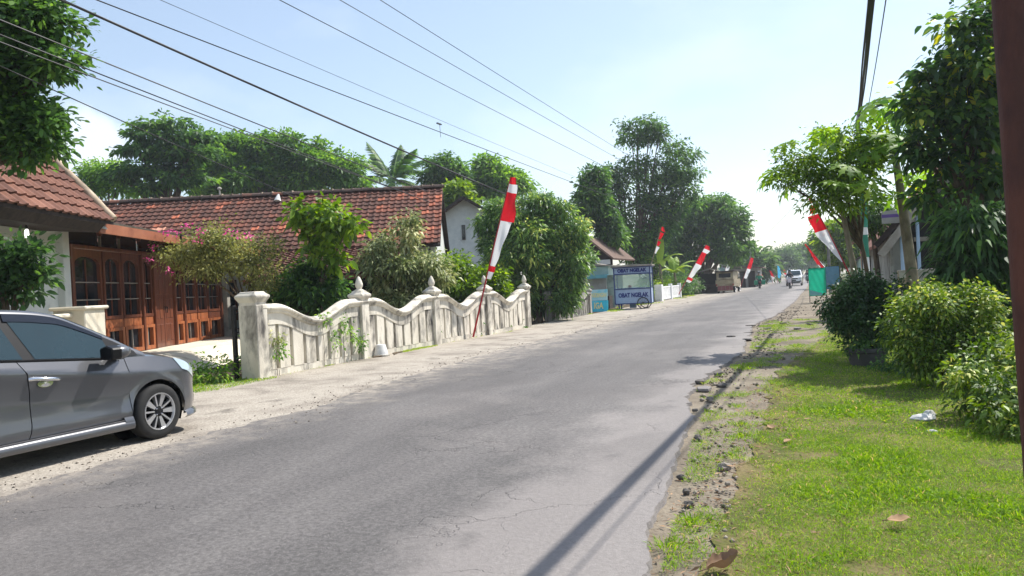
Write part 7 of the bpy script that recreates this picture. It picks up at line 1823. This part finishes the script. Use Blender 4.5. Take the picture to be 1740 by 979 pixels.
# tufts at the broken asphalt edge
for k, (x, y, lab) in enumerate([(-0.80, 3.9, 'green grass tuft at the asphalt edge nearest the camera'), (-0.72, 4.35, 'second grass tuft from the camera along the asphalt edge'), (-0.85, 8.3, 'tall grass tuft in the dirt just past the broken asphalt slabs'), (-0.75, 7.3, 'grass tuft in the dry litter beside the lawn edge')]):
    rs = np.random.RandomState(200 + k); n = 130
    a = rs.rand(n) * 6.28; r = 0.10 * rs.rand(n)
    V, F = leaf_quads(rs, np.c_[r * np.cos(a), r * np.sin(a), np.zeros(n)], np.c_[np.cos(a) * 0.5, np.sin(a) * 0.5, 0.6 + rs.rand(n)], 0.04 + 0.07 * rs.rand(n), 0.06, 0.1, 0.4)
    t_ = empty('grass_tuft', (x, y, -0.002), 0, lab, 'grass tuft', 'grass tufts along the road edge')
    obj('blades', np_mesh('blades', V, 4, F, np.clip(0.5 + 0.2 * rs.normal(0, 1, n), 0, 1)), M['grass'], t_)

def lump(name, loc, size, seed, m, label, cat, group, flat=0.6, rz=0.0, sub=2):
    bm = bmesh.new(); bmesh.ops.create_icosphere(bm, subdivisions=sub, radius=1.0)
    for v in bm.verts:
        k = 1 + 0.42 * noise.noise(v.co * 1.4 + Vector((seed, 0, 0))) + 0.18 * noise.noise(v.co * 3.5 + Vector((0, seed, 0)))
        v.co = Vector((v.co.x * size[0], v.co.y * size[1], v.co.z * size[2])) * k
    me = bpy.data.meshes.new(name); bm.to_mesh(me); bm.free()
    return tag(obj(name, me, m, None, (loc[0], loc[1], loc[2] + size[2] * 0.55), (0, 0, rz)), label, cat, group)
for k, (x, y, s, lab) in enumerate([(-0.69, 5.62, 0.050, 'rounded brown lump of stone in the dirt beside the lawn'), (-0.80, 4.67, 0.035, 'small dark lump near the closest grass tuft'), (-0.86, 4.95, 0.030, 'dark crumb of asphalt at the near road edge'), (-0.95, 5.3, 0.032, 'dark crumb a little farther along the near road edge'), (-0.62, 5.2, 0.022, 'small stone left of the lawn in the bare dirt'), (-1.02, 6.6, 0.045, 'asphalt crumb where the cable shadow crosses the edge')]):
    lump('stone', (x, y, 0.0), (s, s * 0.8, s * 0.7), k + 1, M['stone'] if k in (0, 4) else M['tarchunk'], lab, 'stone', 'stones along the road edge', rz=k)
lump('rubble', (0.86, 7.72, 0.0), (0.10, 0.075, 0.045), 11, M['stone_white'], 'white piece of rubble on the lawn before the weedy bush', 'rubble', 'white rubble on the lawn')
lump('rubble', (0.93, 7.92, 0.0), (0.055, 0.05, 0.045), 12, M['stone_white'], 'smaller white piece of rubble behind the larger one', 'rubble', 'white rubble on the lawn')
lump('rubble', (0.86, 7.15, 0.0), (0.045, 0.03, 0.02), 13, M['stone_white'], 'flat white fragment of rubble nearest the camera', 'rubble', 'white rubble on the lawn')
# broken slabs of asphalt along the crumbled edge
def slab(loc, r, th, rz, tilt, seed, label):
    rg = random.Random(seed); n = rg.randint(5, 7); q = MB()
    pr = [(r * rg.uniform(0.6, 1.15) * math.cos(2 * PI * k / n), r * rg.uniform(0.5, 1.0) * math.sin(2 * PI * k / n)) for k in range(n)]
    q.add([(x, y, 0) for x, y in pr] + [(x * 0.94, y * 0.94, th) for x, y in pr], [tuple(range(n - 1, -1, -1)), tuple(range(n, 2 * n))] + [(k, (k + 1) % n, n + (k + 1) % n, n + k) for k in range(n)])
    tag(q.build('asphalt_slab', M['tarchunk'] if seed % 3 else M['asphalt'], None, loc=loc, rot=(tilt, tilt * 0.6, rz), bevel=0.006), label, 'asphalt chunk', 'broken asphalt along the right road edge')
SL = [(-1.36, 9.55, 0.19, 'largest tilted asphalt slab at the broken edge before the tree shadow'), (-1.18, 9.9, 0.13, 'asphalt slab right beside the largest tilted one'), (-1.5, 10.2, 0.11, 'small asphalt piece left of the tree shadow'), (-1.2, 8.75, 0.08, 'asphalt piece just nearer than the largest tilted slab'), (-1.35, 11.0, 0.12, 'asphalt slab inside the tree shadow'), (-1.25, 8.0, 0.06, 'small asphalt piece at the ragged middle edge'),
      (-1.45, 16.9, 0.16, 'asphalt slab at the start of the rubble beyond the tree shadow'), (-1.85, 17.7, 0.2, 'wide asphalt slab lying out on the road past the shadow'), (-1.6, 18.9, 0.18, 'asphalt slab in the middle of the far rubble'), (-1.1, 15.2, 0.12, 'asphalt chunk by the cable shadow past the tree shadow'), (-1.75, 21.5, 0.2, 'asphalt slab toward the far end of the rubble'), (-1.2, 20.3, 0.17, 'asphalt slab between rubble and lawn'), (-0.5, 20.0, 0.16, 'asphalt chunk on the dirt near the potted bush'), (-0.9, 22.3, 0.18, 'farthest asphalt chunk of the rubble'), (-0.2, 21.5, 0.15, 'asphalt chunk on the pale dirt left of the potted bush')]
for k, (x, y, r, lab) in enumerate(SL):
    slab((x, y, 0.004), r * 0.8, 0.03 + 0.02 * rnd.random(), rnd.random() * 6, R(rnd.uniform(-14, 14)), k + 3, lab)


# dry leaves
M['dry_leaf'] = leaf_mat('dry_leaf', [(0, lin(104, 84, 66)), (0.5, lin(144, 118, 94)), (1, lin(178, 144, 110))], 0.7, 0.1, 0.2)
def dry_leaf(loc, L, rz, curl, label, seed, tone=0.5):
    rg = random.Random(seed); rows = []
    for k in range(19):
        u = k / 18; w = 0.36 * L * math.sin(PI * (0.04 + 0.94 * u)) ** 0.75 * (1 + 0.10 * math.sin(u * 23 + seed))
        z = curl * L * (0.45 * u ** 2.2 + 0.07 * math.sin(u * 6 + seed))
        row = []
        for v in [q / 5 - 1 for q in range(11)]:
            zz = 0.01 + z + abs(v) ** 1.6 * w * 1.1 * curl + curl * L * 0.12 * noise.noise((u * 3.2, v * 2.2, seed * 3.0))
            row.append((L * u * (1 - 0.2 * curl * u), v * w * (1 - 0.35 * curl * abs(v)), max(0.004, zz)))
        rows.append(row)
    q = MB(); q.grid(rows, t=tone); q.tube([(-0.25 * L, 0, 0.008), rows[0][5]], 0.003, 5, t=0.2)
    tag(q.build('dry_leaf', M['dry_leaf'], None, smooth=70, loc=loc, rot=(R(rg.uniform(-8, 8)), 0, rz)), label, 'dry leaf', 'fallen dry leaves')
dry_leaf((-0.545, 3.60, 0.012), 0.19, 0.5, 0.75, 'large curled brown dry leaf on the verge at the bottom of the photo', 1, 0.35)
dry_leaf((0.30, 4.48, 0.04), 0.12, 0.2, 0.3, 'orange-brown dry leaf lying on the grass at the lower right', 2, 0.9)
dry_leaf((-0.42, 7.1, 0.01), 0.10, 2.0, 0.3, 'pale dry leaf on the litter at the lawn edge', 3, 0.7)
dry_leaf((-0.30, 6.5, 0.02), 0.09, 1.0, 0.25, 'small pale leaf on the lawn edge before the pale one', 4, 0.8)
rs = np.random.RandomState(9)
n = 1700
yy = 3.0 + 7 * rs.rand(n); xx = np.array([interp(LE, y) for y in yy]) + rs.normal(0.0, 0.22, n)
V, F = leaf_quads(rs, np.c_[xx, yy, 0.008 + 0.02 * rs.rand(n)], np.c_[rs.normal(0, 1, n), rs.normal(0, 1, n), rs.normal(0, 0.15, n)], 0.02 + 0.05 * rs.rand(n) ** 2, 0.22, 0.1, 0.05)
tag(obj('dry_litter', np_mesh('dry_litter', V, 4, F, rs.rand(n)), M['dry_leaf']), kind='stuff')

# upturned white pot and scraps by the fence foot
up = empty('upturned_pot', (-9.30, 14.55, 0.012), 0, 'upturned white pot at the foot of the second fence pillar', 'pot')
q = MB(); q.lathe([(0.185, 0.0), (0.19, 0.03), (0.165, 0.035), (0.12, 0.25), (0.10, 0.27), (0.0, 0.275)], 18); q.build('shell', M['stone_white'], up, smooth=35)
q = MB(); q.lathe([(0.19, 0.0), (0.2, 0.012), (0.2, 0.035), (0.188, 0.045)], 18); q.build('rim', M['conc'], up, smooth=35)
for k, (x, y, rz) in enumerate([(-9.2, 14.35, 1.2), (-9.15, 14.95, 1.9), (-9.25, 15.2, 1.5)]):
    q = MB(); q.tube([(-0.2, 0, 0.02), (0, 0.01, 0.024), (0.2, 0, 0.02)], [0.014, 0.018, 0.012], 7)
    tag(q.build('stick', M['twig'], None, loc=(x, y, 0.012), rot=(0, 0, rz)), ['short stick lying left of the upturned pot', 'stick lying just right of the upturned pot', 'rightmost stick beside the upturned pot'][k], 'stick', 'sticks by the fence foot')

# ------------------------------------------------------------------ haze over the whole place
hm = bpy.data.materials.new('haze_air'); hm.use_nodes = True
hm.node_tree.nodes.remove(hm.node_tree.nodes['Principled BSDF'])
pv = hm.node_tree.nodes.new('ShaderNodeVolumePrincipled')
pv.inputs['Color'].default_value = (0.86, 0.92, 1.0, 1); pv.inputs['Density'].default_value = 0.0007; pv.inputs['Anisotropy'].default_value = 0.35
hm.node_tree.links.new(pv.outputs[0], hm.node_tree.nodes['Material Output'].inputs['Volume'])
q = MB(); q.box((0, 0, 8.7), (1440, 1440, 19.5)); tag(q.build('haze', hm), kind='stuff')
